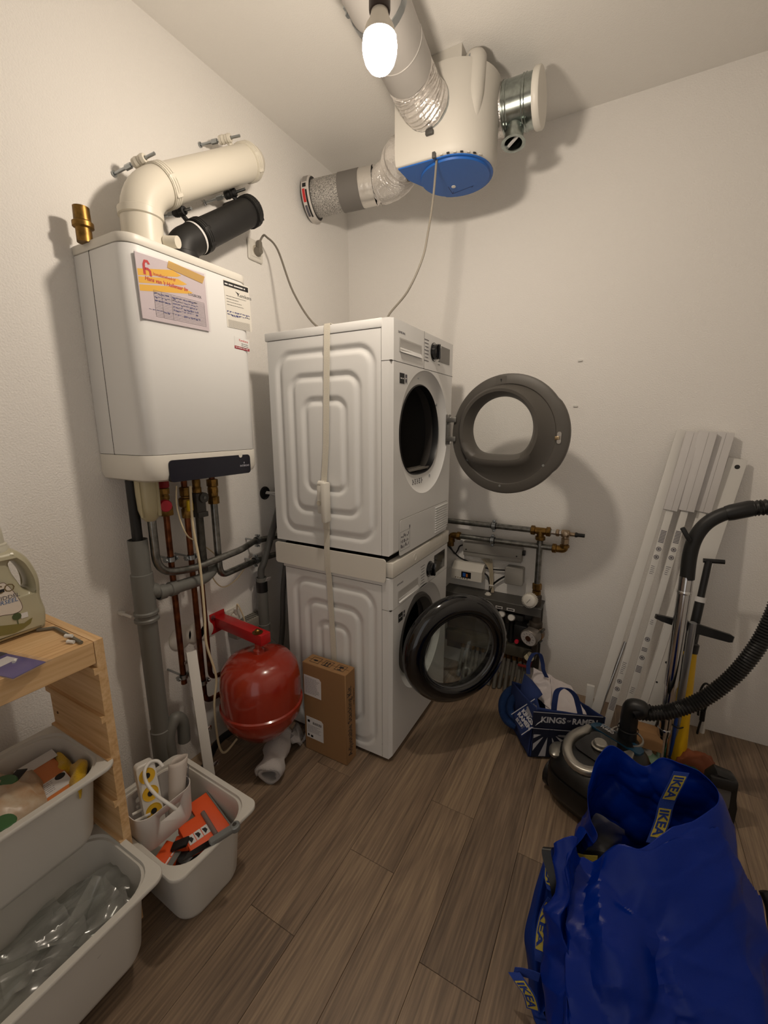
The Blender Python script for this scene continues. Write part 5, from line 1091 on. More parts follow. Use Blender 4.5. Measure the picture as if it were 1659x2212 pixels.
def bin_(name, label, x0, x1, y0, y1, zr, h, rotz=0, group=None):
    cx, cy = (x0+x1)/2, (y0+y1)/2; w_, d = x1-x0, y1-y0
    t = thing(name, label, 'bin', (cx,cy,zr-h), group)
    R_ = Matrix.Translation((cx,cy,0)) @ Matrix.Rotation(rotz,4,'Z')
    lp = lambda w2, d2, r, z: [tuple(R_ @ Vector((x,y,z))) for x, y in rrect(w2, d2, r, 8)]
    L_ = [lp(w_-.11,d-.11,.04,zr-h), lp(w_-.095,d-.095,.05,zr-h+.004), lp(w_-.082,d-.082,.056,zr-h+.02), lp(w_-.052,d-.052,.062,zr-.03), lp(w_-.05,d-.05,.06,zr-.014), lp(w_-.004,d-.004,.03,zr-.012), lp(w_,d,.032,zr-.009), lp(w_,d,.032,zr-.002), lp(w_-.003,d-.003,.03,zr),
          lp(w_-.034,d-.034,.066,zr), lp(w_-.037,d-.037,.066,zr-.008), lp(w_-.046,d-.046,.07,zr-.0085), lp(w_-.050,d-.050,.068,zr-.014), lp(w_-.057,d-.057,.062,zr-.03), lp(w_-.088,d-.088,.053,zr-h+.024), lp(w_-.1,d-.1,.045,zr-h+.008), lp(w_-.12,d-.12,.035,zr-h+.005)]
    mm = M().loft(L_, True, True, True); mm.obj('shell', BINW, t, ang=50)
    return t, R_
# upper, lower, floor
UB = (.112, .412, -2.1500, -1.7300, .533+.0045); LB = (.268, .568, -2.1500, -1.7300, .280+.0045)
bin_('storage_bin', 'upper white pull-out bin in the pine frame, filled with laundry packs', *UB[:4], UB[4], .21)
bin_('storage_bin', 'lower white pull-out bin in the pine frame, holding clear plastic bags', *LB[:4], LB[4], .225)
fb = bin_('storage_bin', 'white bin on the floor beside the pine frame, full of orange tool boxes', .172, .580, -1.714, -1.432, .232, .232, radians(-2.0))
FBR = fb[1]
def pillow(T, w_, d, h, seed, m_, name, parent=None, nz=.25, n=28, p=2.6, label=None, cat=None, group=None):
    """soft closed pack with dents"""
    mm = M(); L_ = []
    for i in range(n//2+1):
        ph = -pi/2+pi*i/(n//2); row = []
        for j in range(n):
            th = 2*pi*j/n; sg = lambda v, e: math.copysign(abs(v)**e, v); e = 2/p
            x = sg(cos(ph),e*1.0)*sg(cos(th),e)*w_/2; y = sg(cos(ph),e)*sg(sin(th),e)*d/2; z = sg(sin(ph),e*1.1)*h/2
            q = Vector((x,y,z)); k = noise.noise(q*22+Vector((seed,0,0)))*.6+noise.noise(q*55+Vector((0,seed,0)))*.3
            row.append(tuple(T @ (q*(1+nz*k*.5)+Vector((0,0,k*h*nz*.5)))))
        L_.append(row)
    mm.loft(L_, True, True, True); o = mm.obj(name, m_, parent, ang=70)
    return tag(o, label, cat, group)
def crumple(pts, nx, ny, amp, seed, m_, name, parent=None, f=14, solid=0, aniso=0):
    """crumpled sheet over four corner points"""
    a, b, c, d = [Vector(p) for p in pts]; rows = []; n_ = (b-a).cross(d-a).normalized()
    for i in range(nx+1):
        u = i/nx; row = []
        for j in range(ny+1):
            v = j/ny; q = a*(1-u)*(1-v)+b*u*(1-v)+c*u*v+d*(1-u)*v
            q0 = q
            if aniso: q = Vector((u*(b-a).length*aniso, v*(d-a).length, 0))
            k = facet(q,f*.62,seed)*.8+facet(q,f*1.5,seed+4)*.3+noise.noise(q*f*.35+Vector((seed,1,2)))*.7
            row.append(tuple(q0+n_*k*amp*2+Vector((noise.noise(q*f*.8+Vector((seed,9,0))),noise.noise(q*f*.8+Vector((0,9,seed))),0))*amp*.8))
        rows.append(row)
    return M().sheet(rows).obj(name, m_, parent, ang=35, solid=solid)
# contents of the upper bin
z0 = UB[4]-.19
T = Matrix.Translation((.255,-1.97,UB[4]-.075)) @ Matrix.Rotation(radians(8),4,'X')
PACK = mat('milky_pack_film', (196,180,158), .35, bump=.5, bscale=35, var=.25, vscale=25, vc=(178,140,104))
t = thing('laundry_pack', 'milky plastic refill pack with green leaf print in the upper bin', 'pack', (.255,-1.97,UB[4]-.16))
pillow(T, .24, .27, .15, 3, PACK, 'pouch', t, .35)
def onpack(px, py, x, r, m_, nm, sy=1, rot=0, parent=t, y=None):
    c = at(px, py, z=x); T_ = Matrix.Translation((c.x,c.y,x)) @ Matrix.Rotation(rot,4,'Z')
    M().lathe([(r,0),(r*.9,.004),(.0,.006)], T_ @ Matrix.Diagonal((1,sy,1,1)), 24).obj(nm, m_, parent)
LEAF = mat('leaf_green', (62,104,62), .5)
onpack(8, 1692, UB[4]+.002, .030, LEAF, 'leaf_print', .8, .4); onpack(8, 1778, UB[4]-.002, .026, LEAF, 'leaf_print', .8, .2)
c = at(36,1674,z=UB[4]+.004); M().box((-.02,-.012,0),(.02,.012,.003),.001,T=Matrix.Translation((c.x,c.y,UB[4]+.0)) @ Matrix.Rotation(-.9,4,'Z')).obj('black_mark', INK, t)
t = thing('orange_pack', 'orange pack with a white printed label leaning in the upper bin', 'pack', (.27,-1.80,z0))
a, b, c_, d = at(75,1655,z=UB[4]-.035), at(165,1640,z=UB[4]-.05), at(178,1700,z=UB[4]-.07), at(118,1735,z=UB[4]-.05)
T = frame((a+b+c_+d)/4, (c_-a)+(b-a)*.0+(d-a)*.0+(c_-b), (b-a)+(b-d)*.2)
w_ = .19; T = Matrix.Translation((.258,-1.835,UB[4]-.085)) @ Matrix.Rotation(radians(-6),4,'Z') @ Matrix.Rotation(radians(6),4,'X')
M().box((-.09,-.065,-.045),(.095,.05,.045),.012,T=T).obj('body', mat('orange_print', (206,122,62), .5), t)
lb = M().box((.02,-.05,.0451),(.075,.045,.0458),T=T).obj('white_label', PAPER, t)
lines(T @ Matrix.Translation((0,0,.0453)) @ Matrix.Rotation(pi/2,4,'Z'), -.044, -.028, .06, 6, .007, .0016, GREYINK, lb, .2)
M().lathe([(.011,0),(.011,.0006),(0,.0006)], T @ Matrix.Translation((.03,.032,.0458)), 20).obj('round_mark', INK, lb)
M().box((-.095,-.03,.0451),(-.055,.055,.0457),T=T).obj('white_corner_print', PAPER, t)
YEL = mat('yellow_cloth', (214,172,22), .95, bump=.8, bscale=350, sheen=.3)
t = thing('yellow_cloth', 'yellow cleaning cloth folded over in the upper bin corner', 'cloth', (.33,-1.77,UB[4]-.12))
zz = UB[4]
p = [at(118,1650,z=zz-.06), at(124,1634,z=zz-.035), at(140,1640,z=zz-.03), at(152,1658,z=zz-.045), at(158,1660,z=zz-.03), at(170,1644,z=zz-.005), at(182,1650,z=zz-.01), at(186,1664,z=zz-.03), at(176,1668,z=zz-.08)]
S_ = smooth(p, 6); rows = []
for i, q in enumerate(S_):
    f_ = i/(len(S_)-1); rows.append([tuple(q+Vector((.062*(j/8-.15), -.050*(j/8-.15), -.030*(j/8)*(1-.5*f_)+.005*sin(j*1.1+i*.35)))) for j in range(9)])
M().sheet(rows).obj('folded_sheet', YEL, t, ang=80, solid=.004)
# contents of the lower bin: clear film bags
FILM = clearmat('clear_film', (244,246,244), .16, 1.5, .16, (190,190,186))
FILM2 = clearmat('clear_film_milky', (238,240,238), .2, 1.5, .34, (176,176,172))
for k, (px, py, dz, w_, h_, s_, m_) in enumerate(((190,1950,-.07,.17,.15,3,FILM2),(120,2000,-.09,.20,.20,7,FILM),(70,2080,-.085,.18,.2,11,FILM2),(215,1985,-.075,.12,.12,17,FILM))):
    c = at(px, py, z=LB[4]+dz); c.x = min(max(c.x,.36),.50); c.y = max(c.y,-2.05)
    rz = radians(62+14*k); u, v = Vector((cos(rz),sin(rz),.15)), Vector((-sin(rz),cos(rz),-.1))
    o = crumple([c-u*w_/2-v*h_/2, c+u*w_/2-v*h_/2, c+u*w_/2+v*h_/2, c-u*w_/2+v*h_/2], 36, 36, .024, s_, m_, 'plastic_bag', None, 22, 0, .35)
    tag(o, ['milky clear bag at the right end of the lower bin','large clear bag in the middle of the lower bin','milky clear bag at the near end of the lower bin','small clear bag on top at the right of the lower bin'][k], 'plastic bag')
for k, (px, py, rz) in enumerate(((150,2035,.5),(200,1990,1.1))):
    c = at(px, py, z=LB[4]-.155); tag(M().box((-.07,-.045,-.04),(.07,.045,.025),.004,T=Matrix.Translation((min(c.x,.46),max(c.y,-2.03),LB[4]-.155)) @ Matrix.Rotation(rz,4,'Z')).obj('parts_box', mat('dim_grey_box', (120,118,112), .6)), ['left','right'][k]+' grey box lying under the clear bags in the lower bin', 'box')
# ------------------------------------------------------------------ things on top of the frame
def bottle():
    t = thing('detergent_bottle', 'milky plastic detergent bottle with handle standing on the pine frame', 'bottle', (.18,-1.82,SZ))
    X = .222; Q = lambda px, py: (at(px,py,x=X).y, at(px,py,x=X).z)
    right = [Q(101,1363),Q(106,1350),Q(107.6,1336),Q(106.5,1316),Q(100,1300),Q(95.5,1285),Q(95,1268),Q(93,1253),Q(88,1238),Q(79,1222),Q(67,1206),Q(52,1195),Q(40,1189),Q(28,1185)]
    yc = at(-6,1200,x=X).y; left = [(2*yc-y if y-yc < .055 else 2*yc-y+min(.03,(y-yc-.055)*.6), z) for y, z in reversed(right)]
    zb = SZ+.0005; right[0] = (right[0][0], zb); left[-1] = (left[-1][0], zb)
    outer = [(y, max(z, zb)) for y, z in smooth2(right)+smooth2(left)]
    hole = smooth2([Q(28,1219),Q(39,1217),Q(52,1228),Q(66,1247),Q(72,1266),Q(69,1274),Q(58,1271),Q(47,1257),Q(35,1240)], True)
    m_ = mat('milky_bottle', (178,172,146), .28, spec=.5); n1, n2 = len(outer), len(hole)
    def off(poly, d, sgn):
        o = []; n = len(poly)
        ar = sum(poly[i][0]*poly[(i+1)%n][1]-poly[(i+1)%n][0]*poly[i][1] for i in range(n)); sg = (1 if ar > 0 else -1)*sgn
        for i in range(n):
            a, b = Vector(poly[i-1]), Vector(poly[(i+1) % n]); tt = (b-a).normalized(); o.append((poly[i][0]-sg*tt.y*d, poly[i][1]+sg*tt.x*d))
        return o
    th = .042; xc = X-th; mm = M(); rings = []; hr = []
    for dx, i1, i2 in ((-th,.016,.011),(-th*.86,.007,.005),(-th*.5,.0012,.001),(0,0,0),(th*.5,.0012,.001),(th*.86,.007,.005),(th,.016,.011)):
        rings.append([(xc+dx,y,max(z,zb)) for y, z in off(outer, i1, 1)]); hr.append([(xc+dx*.8,y,z) for y, z in off(hole, i2, -1)])
    mm.loft(rings); mm.loft(hr)
    for e in (0, -1):
        A, B_ = rings[e], hr[e]; tri = tessellate_polygon([[Vector((p[1],p[2],0)) for p in A],[Vector((p[1],p[2],0)) for p in B_]]); mm.add(A+B_, [tuple(q) for q in tri])
    b = mm.obj('body', m_, t, ang=45)
    zc = Q(28,1184)[1]; pos = Matrix.Translation((xc,yc,zc))
    M().lathe([(.037,-.012),(.037,.0),(.034,.004),(.034,.009),(.030,.012),(.0285,.045),(.026,.050),(0,.050)], pos, 32).obj('cap', mat('milky_cap', (196,192,176), .3), t)
    # printed label on the face towards the room
    XL = xc+th+.0006; T = frame((XL,0,0),(0,1,0),(0,0,1))
    P3 = lambda pts: [(y,z) for y, z in pts]
    lb = smooth2([Q(-50,1285),Q(0,1261),Q(14,1264),Q(32,1283),Q(45,1303),Q(46,1316),Q(30,1325),Q(0,1330),Q(-50,1345)], True)
    M().prism(off(lb,-.0012,1), -.0002, .0002, T).obj('label_edge', mat('label_plum', (96,70,70), .6), b)
    M().prism(lb, -.0002, .0005, T).obj('label_panel', mat('label_cream', (214,204,192), .6), b)
    M().prism([Q(-40,1356),Q(20,1350),Q(52,1346),Q(64,1337),Q(70,1334),Q(66,1346),Q(50,1358),Q(30,1368),Q(-40,1382)], -.0002, .0004, T).obj('meadow_print', mat('meadow_green', (122,114,62), .6), b)
    tr = at(37,1335,x=XL); M().lathe([(.009,0),(.009,.0008),(0,.0008)], along((XL,tr.y,tr.z+.004),(1,0,0)), 14).box((XL,tr.y-.0008,tr.z-.016),(XL+.0007,tr.y+.0008,tr.z)).obj('tree_print', mat('tree_green', (70,84,50), .6), b)
    q = at(-32,1292,x=XL); text('ECO', frame((XL+.0008,q.y,q.z),(0,1,0),(0,0,1)), .028, mat('label_brown', (110,92,60), .6), b)
    q = at(-32,1306,x=XL); text('WASMIDDEL', frame((XL+.0008,q.y-.012,q.z-.002),(0,1,0),(0,0,1)), .0135, GREYINK, b)
    q = at(-32,1315,x=XL); text('UNIVERSEEL', frame((XL+.0008,q.y-.012,q.z-.003),(0,1,0),(0,0,1)), .0135, mat('label_blue', (70,104,150), .6), b, shear=.15)
    q = at(2,1277,x=XL); M().box((XL,q.y-.012,q.z-.004),(XL+.0009,q.y+.006,q.z+.004)).obj('black_tag', INK, b)
    q = at(53,1330,x=XL); M().box((XL,q.y-.007,q.z-.005),(XL+.0005,q.y+.007,q.z+.008)).obj('white_tag', PAPER, b)
def smooth2(pts, closed=False): return [(p.x, p.y) for p in smooth([(a,b,0) for a, b in pts], 5, closed)]
bottle()
h = [at(80,1361,z=SZ+.0045), at(119,1356,z=SZ+.0045), at(176,1388,z=SZ+.0045)]
t = tag(M().tube(fillet(h, .008, 5), .0042, 6).obj('hex_key', mat('dull_tool_steel', (120,116,104), .45, .5)), 'bent steel hex key lying on the pine frame top', 'hex key')
for k, (px, py, r) in enumerate(((150,1384,.5),(153,1390,.35))):
    c = at(px, py, z=SZ); a = Vector((cos(r),sin(r),0)); o = Vector((-sin(r),cos(r),0))
    q = M().tube([c-a*.009+Vector((0,0,.0045+.008*(1-k))), c+a*.009+Vector((0,0,.0045+.008*(1-k)))], .0042, 10).lathe([(.0042,0),(.0048,.001),(.0048,.003),(.0042,.004)], along(c-a*.009+Vector((0,0,.0045+.008*(1-k))), a), 10)
    tag(q.obj('plastic_peg', WHITEP), ('upper' if k == 0 else 'lower')+' of two small white plastic pegs beside the hex key', 'peg')
pc = [at(-22,1422,z=SZ+.002), at(30,1399,z=SZ+.002), at(99,1430,z=SZ+.002), at(28,1466,z=SZ+.002)]
t = thing('purple_packet', 'flat purple packet in clear film lying at the front of the pine frame top', 'packet', tuple((pc[0]+pc[2])/2-Vector((0,0,.002))))
T = frame(pc[3]+Vector((0,0,.0)), pc[2]-pc[3], pc[0]-pc[3]); w_, d = (pc[2]-pc[3]).length, (pc[0]-pc[3]).length
M().box((0,0,-.0012),(w_,d,.0012),.0008,T=T).obj('card', mat('purple_card', (82,70,138), .45), t)
M().box((w_*.1,d*.5,.0013),(w_*.86,d*.74,.0018),T=T).obj('white_strip', PAPER, t); M().box((0,d*.84,.0013),(w_,d,.0018),T=T).obj('dark_strip', mat('navy_strip', (36,34,70), .5), t)
M().add([(-.006,-.010,.0024),(w_+.008,-.010,.0024),(w_+.008,d+.002,.0024),(-.006,d+.002,.0024)], [(0,1,2,3)], T).obj('film_sleeve', MATS['clear_sleeve'], t)
M().cyl(T @ Vector((w_*.62,d*.42,.004)), T @ Vector((w_*.72,d*.46,.004)), .0035, n=10).obj('white_pin', WHITEP, t)
# ------------------------------------------------------------------ contents of the floor bin
def organiser():
    cx, cy, z0, z1 = .345, -1.610, .182, .300; w_, d = .125, .172
    t = thing('organiser_box', 'small white organiser box with slot handles tilted in the floor bin', 'box', (cx,cy,z0))
    R_ = Matrix.Translation((cx,cy,0)) @ Matrix.Rotation(radians(-2),4,'Z')
    lp = lambda a, b, r, z: [tuple(R_ @ Vector((x,y,z))) for x, y in rrect(a,b,r,7)]
    def wall(L0):
        return L0
    mm = M().loft([lp(w_-.03,d-.03,.03,z0), lp(w_-.012,d-.012,.034,z0+.004), lp(w_-.006,d-.006,.036,z0+.02), lp(w_,d,.038,z1), lp(w_-.004,d-.004,.037,z1), lp(w_-.010,d-.010,.035,z0+.02), lp(w_-.03,d-.03,.03,z0+.006)], True, True, True)
    b = mm.obj('shell', mat('organiser_white', (214,208,204), .45), t, ang=50)
    # slot handles in the long sides: dark see-through slots framed by a lip
    for s in (1, -1):
        Ts = R_ @ frame((s*(w_/2-.0015),0,z1-.032),(0,1,0),(0,0,1)) if s > 0 else R_ @ frame((s*(w_/2-.0015),0,z1-.032),(0,-1,0),(0,0,1))
        c1 = M().prism(rrect(.066,.019,.0095,6), -.012, .012, Ts)
        cut = c1.obj('slot_cutter', BLACK, t); md = b.modifiers.new('slot','BOOLEAN'); md.object = cut; md.operation = 'DIFFERENCE'; md.solver = 'EXACT'
        yield cut, b
cuts = list(organiser())
dg = bpy.context.evaluated_depsgraph_get(); b = cuts[0][1]; me = bpy.data.meshes.new_from_object(b.evaluated_get(dg)); b.modifiers.clear(); b.data = me
for c, _ in cuts: bpy.data.objects.remove(c)
# power strip standing in the organiser
T = along((.352,-1.628,.20), (-.10,.06,1)); 
t = thing('power_strip', 'white power strip with yellow-lined sockets standing in the organiser', 'power strip', (.352,-1.628,.20))
T = frame((.352,-1.628,.195), (.30,.95,0), (-.30,.10,1)); 
M().prism(rrect(.052,.20,.012,cy=.10), -.02, .02, T, .004).obj('body', WHITEP, t)
for k in range(3):
    Tk = T @ Matrix.Translation((0,.165-.052*k,.0195)); s = M().lathe([(.0215,.0),(.0215,.002),(.019,.0012),(.019,.0008),(0,.0006)], Tk, 24).obj('socket_well', mat('socket_yellow', (226,180,40), .5), t)
    M().lathe([(.008,.0012),(.008,.0022),(0,.0022)], Tk, 14).obj('earth_mark', INK, s)
c = [at(333,1683,z=.39), at(318,1690,z=.40), at(313,1668,z=.41), at(325,1648,z=.42), at(345,1644,z=.42), at(356,1652,z=.41)]
pts = [Vector((.325,-1.62,.385)), at(317,1690,z=.36), at(313,1668,z=.385), at(324,1648,z=.39), at(343,1646,z=.385), at(345,1665,z=.36), Vector((.40,-1.585,.31))]
M().tube(smooth([at(352,1656,z=.37), at(340,1644,z=.385), at(322,1648,z=.39), at(312,1668,z=.385), at(317,1692,z=.36), at(338,1718,z=.34), at(362,1735,z=.325), at(380,1748,z=.30)], 6), .0048, 10).obj('cord', WHITEP, t)
# rolled sheet of paper with scroll drawing
a, b2 = at(388,1634,z=.37), at(402,1710,z=.27); rows = []
t = thing('paper_roll', 'rolled sheet of patterned white paper sticking out of the organiser', 'paper', (.39,-1.57,.19))
ax = (at(386,1632,z=.375)-Vector((.375,-1.575,.215))); L_ = ax.length; T = along((.375,-1.575,.215), ax)
for i in range(13):
    z = L_*i/12; r = .022+.006*i/12; rows.append([(r*cos(.4+j*.33)*(1-.01*j), r*sin(.4+j*.33), z-.02*abs(j-9)/9*(i/12)) for j in range(19)])
M().sheet(rows, T).obj('sheet', mat('patterned_paper', (206,196,188), .8), t, solid=.0008)
for k in range(6):
    a_ = 3.2+.28*k; rr = .0295; p = [T @ Vector((rr*cos(a_+.1*sin(s*1.3)), rr*sin(a_+.1*sin(s*1.3)), L_*(.45+.07*s))) for s in range(6)]
    M().tube(p, .0006, 5).obj('scroll_line', GREYINK, t)
# flat bits at the left of the organiser
for k, (p0, p1) in enumerate((((286,1760),(318,1742)),((290,1775),(325,1758)),((280,1730),(300,1745)))):
    a, b2 = at(*p0, z=.27-.01*k), at(*p1, z=.27-.01*k); tag(M().tube([a,b2], .004, 8).obj('white_rod', WHITEP), ['upper','middle','short'][k]+' white plastic rod lying in the organiser', 'rod')
# orange boxes, black case, knife
ORG = mat('orange_carton', (232,88,34), .5); 
def obox(label, c, s, rz, rx, print_):
    T = Matrix.Translation(c) @ Matrix.Rotation(rz,4,'Z') @ Matrix.Rotation(rx,4,'Y')
    t = thing('orange_box', label, 'box', tuple(c)); b = M().box((-s[0]/2,-s[1]/2,-s[2]/2),(s[0]/2,s[1]/2,s[2]/2),.002,T=T).obj('carton', ORG, t); return t, T, s
t, T, s = obox('large orange flat box at the far side of the floor bin', Vector((.445,-1.51,.162)), (.175,.062,.012), radians(-10), radians(14), 0)
M().box((-s[0]/2-.001,s[1]/2-.001,-.006),(s[0]/2+.001,s[1]/2+.003,.0075),T=T).obj('grey_edge', PVC, t)
t, T, s = obox('orange box with three black and white pictures in the floor bin', Vector((.452,-1.565,.165)), (.10,.075,.025), radians(-14), radians(10), 0)
for k in range(3):
    pp = M().box((-.005,-.032+.021*k,.0126),(.024,-.013+.021*k,.0131),T=T).obj('picture', PAPER, t); M().add([(.0,-.030+.021*k,.0134),(.02,-.026+.021*k,.0134),(.012,-.017+.021*k,.0134),(.002,-.02+.021*k,.0134)], [(0,1,2,3)], T).obj('picture_print', INK, pp)
M().cyl(T @ Vector((-.045,.036,.014)), T @ Vector((.045,.036,.014)), .007, n=12).obj('clear_tube', mat('smoky_tube', (120,104,100), .3), t)
t, T, s = obox('small orange box by the near end of the floor bin', Vector((.428,-1.648,.150)), (.06,.075,.03), radians(20), radians(8), 0)
text('DREMEL', T @ Matrix.Translation((.012,-.03,.0152)) @ Matrix.Rotation(pi/2,4,'Z'), .013, PAPER, t) if False else lines(T @ Matrix.Translation((0,0,.015)) @ Matrix.Rotation(pi/2,4,'Z'), -.03, -.012, .05, 2, .009, .004, PAPER, t)
M().box((.014,-.036,.0151),(.03,.036,.0157),T=T).obj('grey_panel', PVC, t)
t, T, s = obox('orange tool clip in the middle of the floor bin', Vector((.435,-1.60,.150)), (.05,.05,.04), radians(35), radians(-20), 0)
M().box((-.02,-.03,.02),(.03,.0,.03),.004,T=T).obj('black_tip', BLACK, t)
tag(M().box((.38,-1.655,.09),(.495,-1.48,.135),.008).box((.435,-1.645,.13),(.495,-1.56,.160),.01).obj('black_case', BLACK), 'black plastic case lying deep in the floor bin', 'case')
a, b2 = at(508,1786,z=.245), at(452,1822,z=.235); ax = (a-b2).normalized()
t = thing('utility_knife', 'grey metal handled knife lying over the rim of the floor bin', 'knife', tuple((a+b2)/2-Vector((0,0,.012))))
T = frame(b2, ax, Vector((0,0,1)).cross(ax)); L_ = (a-b2).length
M().prism(rrect(L_,.02,.006,cx=L_/2), -.007, .007, T, .003).obj('handle', mat('knife_steel', (136,140,140), .4, .5), t)
M().lathe([(.013,-.009),(.014,-.005),(.014,.006),(.011,.009),(.0,.009)], T @ Matrix.Translation((L_,0,0)), 24).obj('pivot', mat('knife_steel', (136,140,140), .4, .5), t)
M().lathe([(.006,.009),(.006,.0105),(0,.0105)], T @ Matrix.Translation((L_,0,0)), 14).obj('pivot_screw', CHROME, t)
M().prism([(-.07,-.002),(.01,-.010),(.01,.010),(-.055,.012)], -.001, .001, T).obj('blade', BLACKG, t)
# ------------------------------------------------------------------ long things leaning on the back wall
CARTW = mat('white_carton', (206,203,202), .7)
ALU = mat('white_lacquered_rail', (212,210,206), .4)
def lean(top, bot, ty):
    a = at(*top, y=ty); b = at(*bot, z=.003); return a, b
def bar(mm, a, b, w_, d, s0=0., s1=1., up=None, bev=.0012, dx=0, dz=0):
    """box bar from foot b to head a; w across, d towards the wall"""
    ax = (a-b).normalized(); L_ = (a-b).length; x = Vector((1,0,0)); x = (x-ax*x.dot(ax)).normalized(); T = frame(b, x, ax)
    mm.box((dx-w_/2, L_*s0, dz-d/2), (dx+w_/2, L_*s1, dz+d/2), bev, T=T); return T, L_
def prints(T, L_, spots, zf, parent):
    mm = M(); rd = random.Random(int(L_*1000))
    for s0, n, kind in spots:
        y = L_*s0
        if kind == 'bar':
            for k in range(n): mm.add([(-.010,y-k*.006,zf),(.010,y-k*.006,zf),(.010,y-k*.006+.0035,zf),(-.010,y-k*.006+.0035,zf)], [(0,1,2,3)], T)
        elif kind == 'ring': mm.lathe([(.0095,zf),(.0095,zf+.0003),(.0068,zf+.0003),(.0068,zf)], T @ Matrix.Translation((0,y,0)), 14); mm.box((-.004,y-.004,zf),(.004,y+.004,zf+.0003),T=T)
        else:
            for k in range(n): mm.add([(-.009+.004*rd.random(),y-k*.008,zf),(.009-.008*rd.random(),y-k*.008,zf),(.009-.008*rd.random(),y-k*.008+.0022,zf),(-.009,y-k*.008+.0022,zf)], [(0,1,2,3)], T)
    return tag(mm.obj('print_marks', GREYINK, parent), kind='stuff')
def rail(label, top, bot, ty, w_, d, sleeve=None, marks=(), seam=True):
    a, b = lean(top, bot, ty); t = thing('wrapped_rail', label, 'rail', tuple(b)+() , 'boxed rails leaning on the back wall')
    mm = M(); T, L_ = bar(mm, a, b, w_, d); o = mm.obj('profile', ALU, t)
    if sleeve:
        s = M(); bar(s, a, b, w_+sleeve[0], d+sleeve[1], sleeve[2], 1.004, bev=.001); sl = s.obj('carton_sleeve', CARTW, t)
        g = M(); g.box((w_*.1,L_*sleeve[2],(d+sleeve[1])/2),(w_*.13,L_,(d+sleeve[1])/2+.0006),T=T).obj('carton_fold', mat('carton_edge', (150,146,142), .8), sl)
        if len(sleeve) > 3:
            s = M(); bar(s, a, b, w_+sleeve[0]*.8, d+sleeve[1], 0, sleeve[3], bev=.001); s.obj('carton_sleeve', CARTW, t)
    if marks: prints(T, L_, marks, d/2+.0004, o)
    return t
rail('leftmost white rail, flat with a perforated edge, leaning on the back wall', (1473,930), (1264,1610), -.018, .036, .012)
rail('white rail in a long white carton sleeve, second from the left of the leaning bundle', (1496,937), (1296,1612), -.055, .026, .020, (.022,.016,.765), ((.70,9,'bar'),(.645,1,'ring'),(.62,1,'ring'),(.59,5,'txt'),(.28,7,'txt'),(.22,1,'ring'),(.195,1,'ring'),(.165,10,'bar')))
rail('white rail with a wide carton sleeve in the middle of the leaning bundle', (1528,936), (1330,1612), -.055, .026, .020, (.034,.018,.765), ((.70,9,'bar'),(.645,1,'ring'),(.62,1,'ring'),(.59,5,'txt'),(.42,3,'txt'),(.36,1,'ring'),(.33,3,'bar'),(.30,1,'ring'),(.27,5,'bar'),(.20,4,'txt'),(.12,1,'ring'),(.07,5,'bar')))
rail('white carton rail right of the middle one, its lower end hidden by the vacuum cleaner', (1565,938), (1362,1622), -.028, .030, .020, (.030,.014,.765), ((.36,1,'ring'),(.33,3,'bar'),(.27,5,'bar')))
a, b = lean((1480,1440), (1290,1640), -.10)
a, b = at(1335,1430,y=-.22), at(1270,1605,z=.004)
t = thing('metal_tube', 'bare shiny metal rail tube low among the leaning white rails', 'tube', tuple(b)); M().cyl(b, b+(a-b)*1.25, .007, n=14).obj('tube', CHROME, t)
a, b = at(1277,1480,y=-.26), at(1268,1560,y=-.28); b2 = a+(b-a)*(1.0)*((a.z-.003)/(a.z-b.z))
tag(M().box((-.016,0,-.010),(.016,(a-b2).length,.010),.002,T=frame(b2, (1,0,0), a-b2)).obj('white_post', ALU), 'short white post end standing behind the printed carrier bag', 'post')
# wide perforated white panel
a, b = lean((1586,990), (1370,1640), -.03)
t = thing('perforated_panel', 'wide white metal panel with punched holes leaning right of the carton rails', 'panel', tuple(b))
mm = M(); T, L_ = bar(mm, a, b, .088, .004); o = mm.obj('face', ALU, t)
for dx in (-.043,.043): e = M(); bar(e, a, b, .003, .022, dx=dx, dz=-.009); e.obj('folded_edge', ALU, t)
r_ = M(); bar(r_, a, b, .004, .004, dx=-.018, dz=.002); r_.obj('pressed_rib', ALU, t)
for s, dx, r in ((.975,.018,.009),(.80,.012,.009),(.825,.030,.006),(.795,-.026,.0025),(.55,-.02,.004),(.47,.02,.003),(.33,.0,.005),(.26,-.01,.004),(.02,.0,.009),(.055,.008,.009)):
    M().lathe([(r,.0022),(r,.0026),(0,.0026)], T @ Matrix.Translation((dx,L_*s,0)), 16).obj('punched_hole', INK, t)
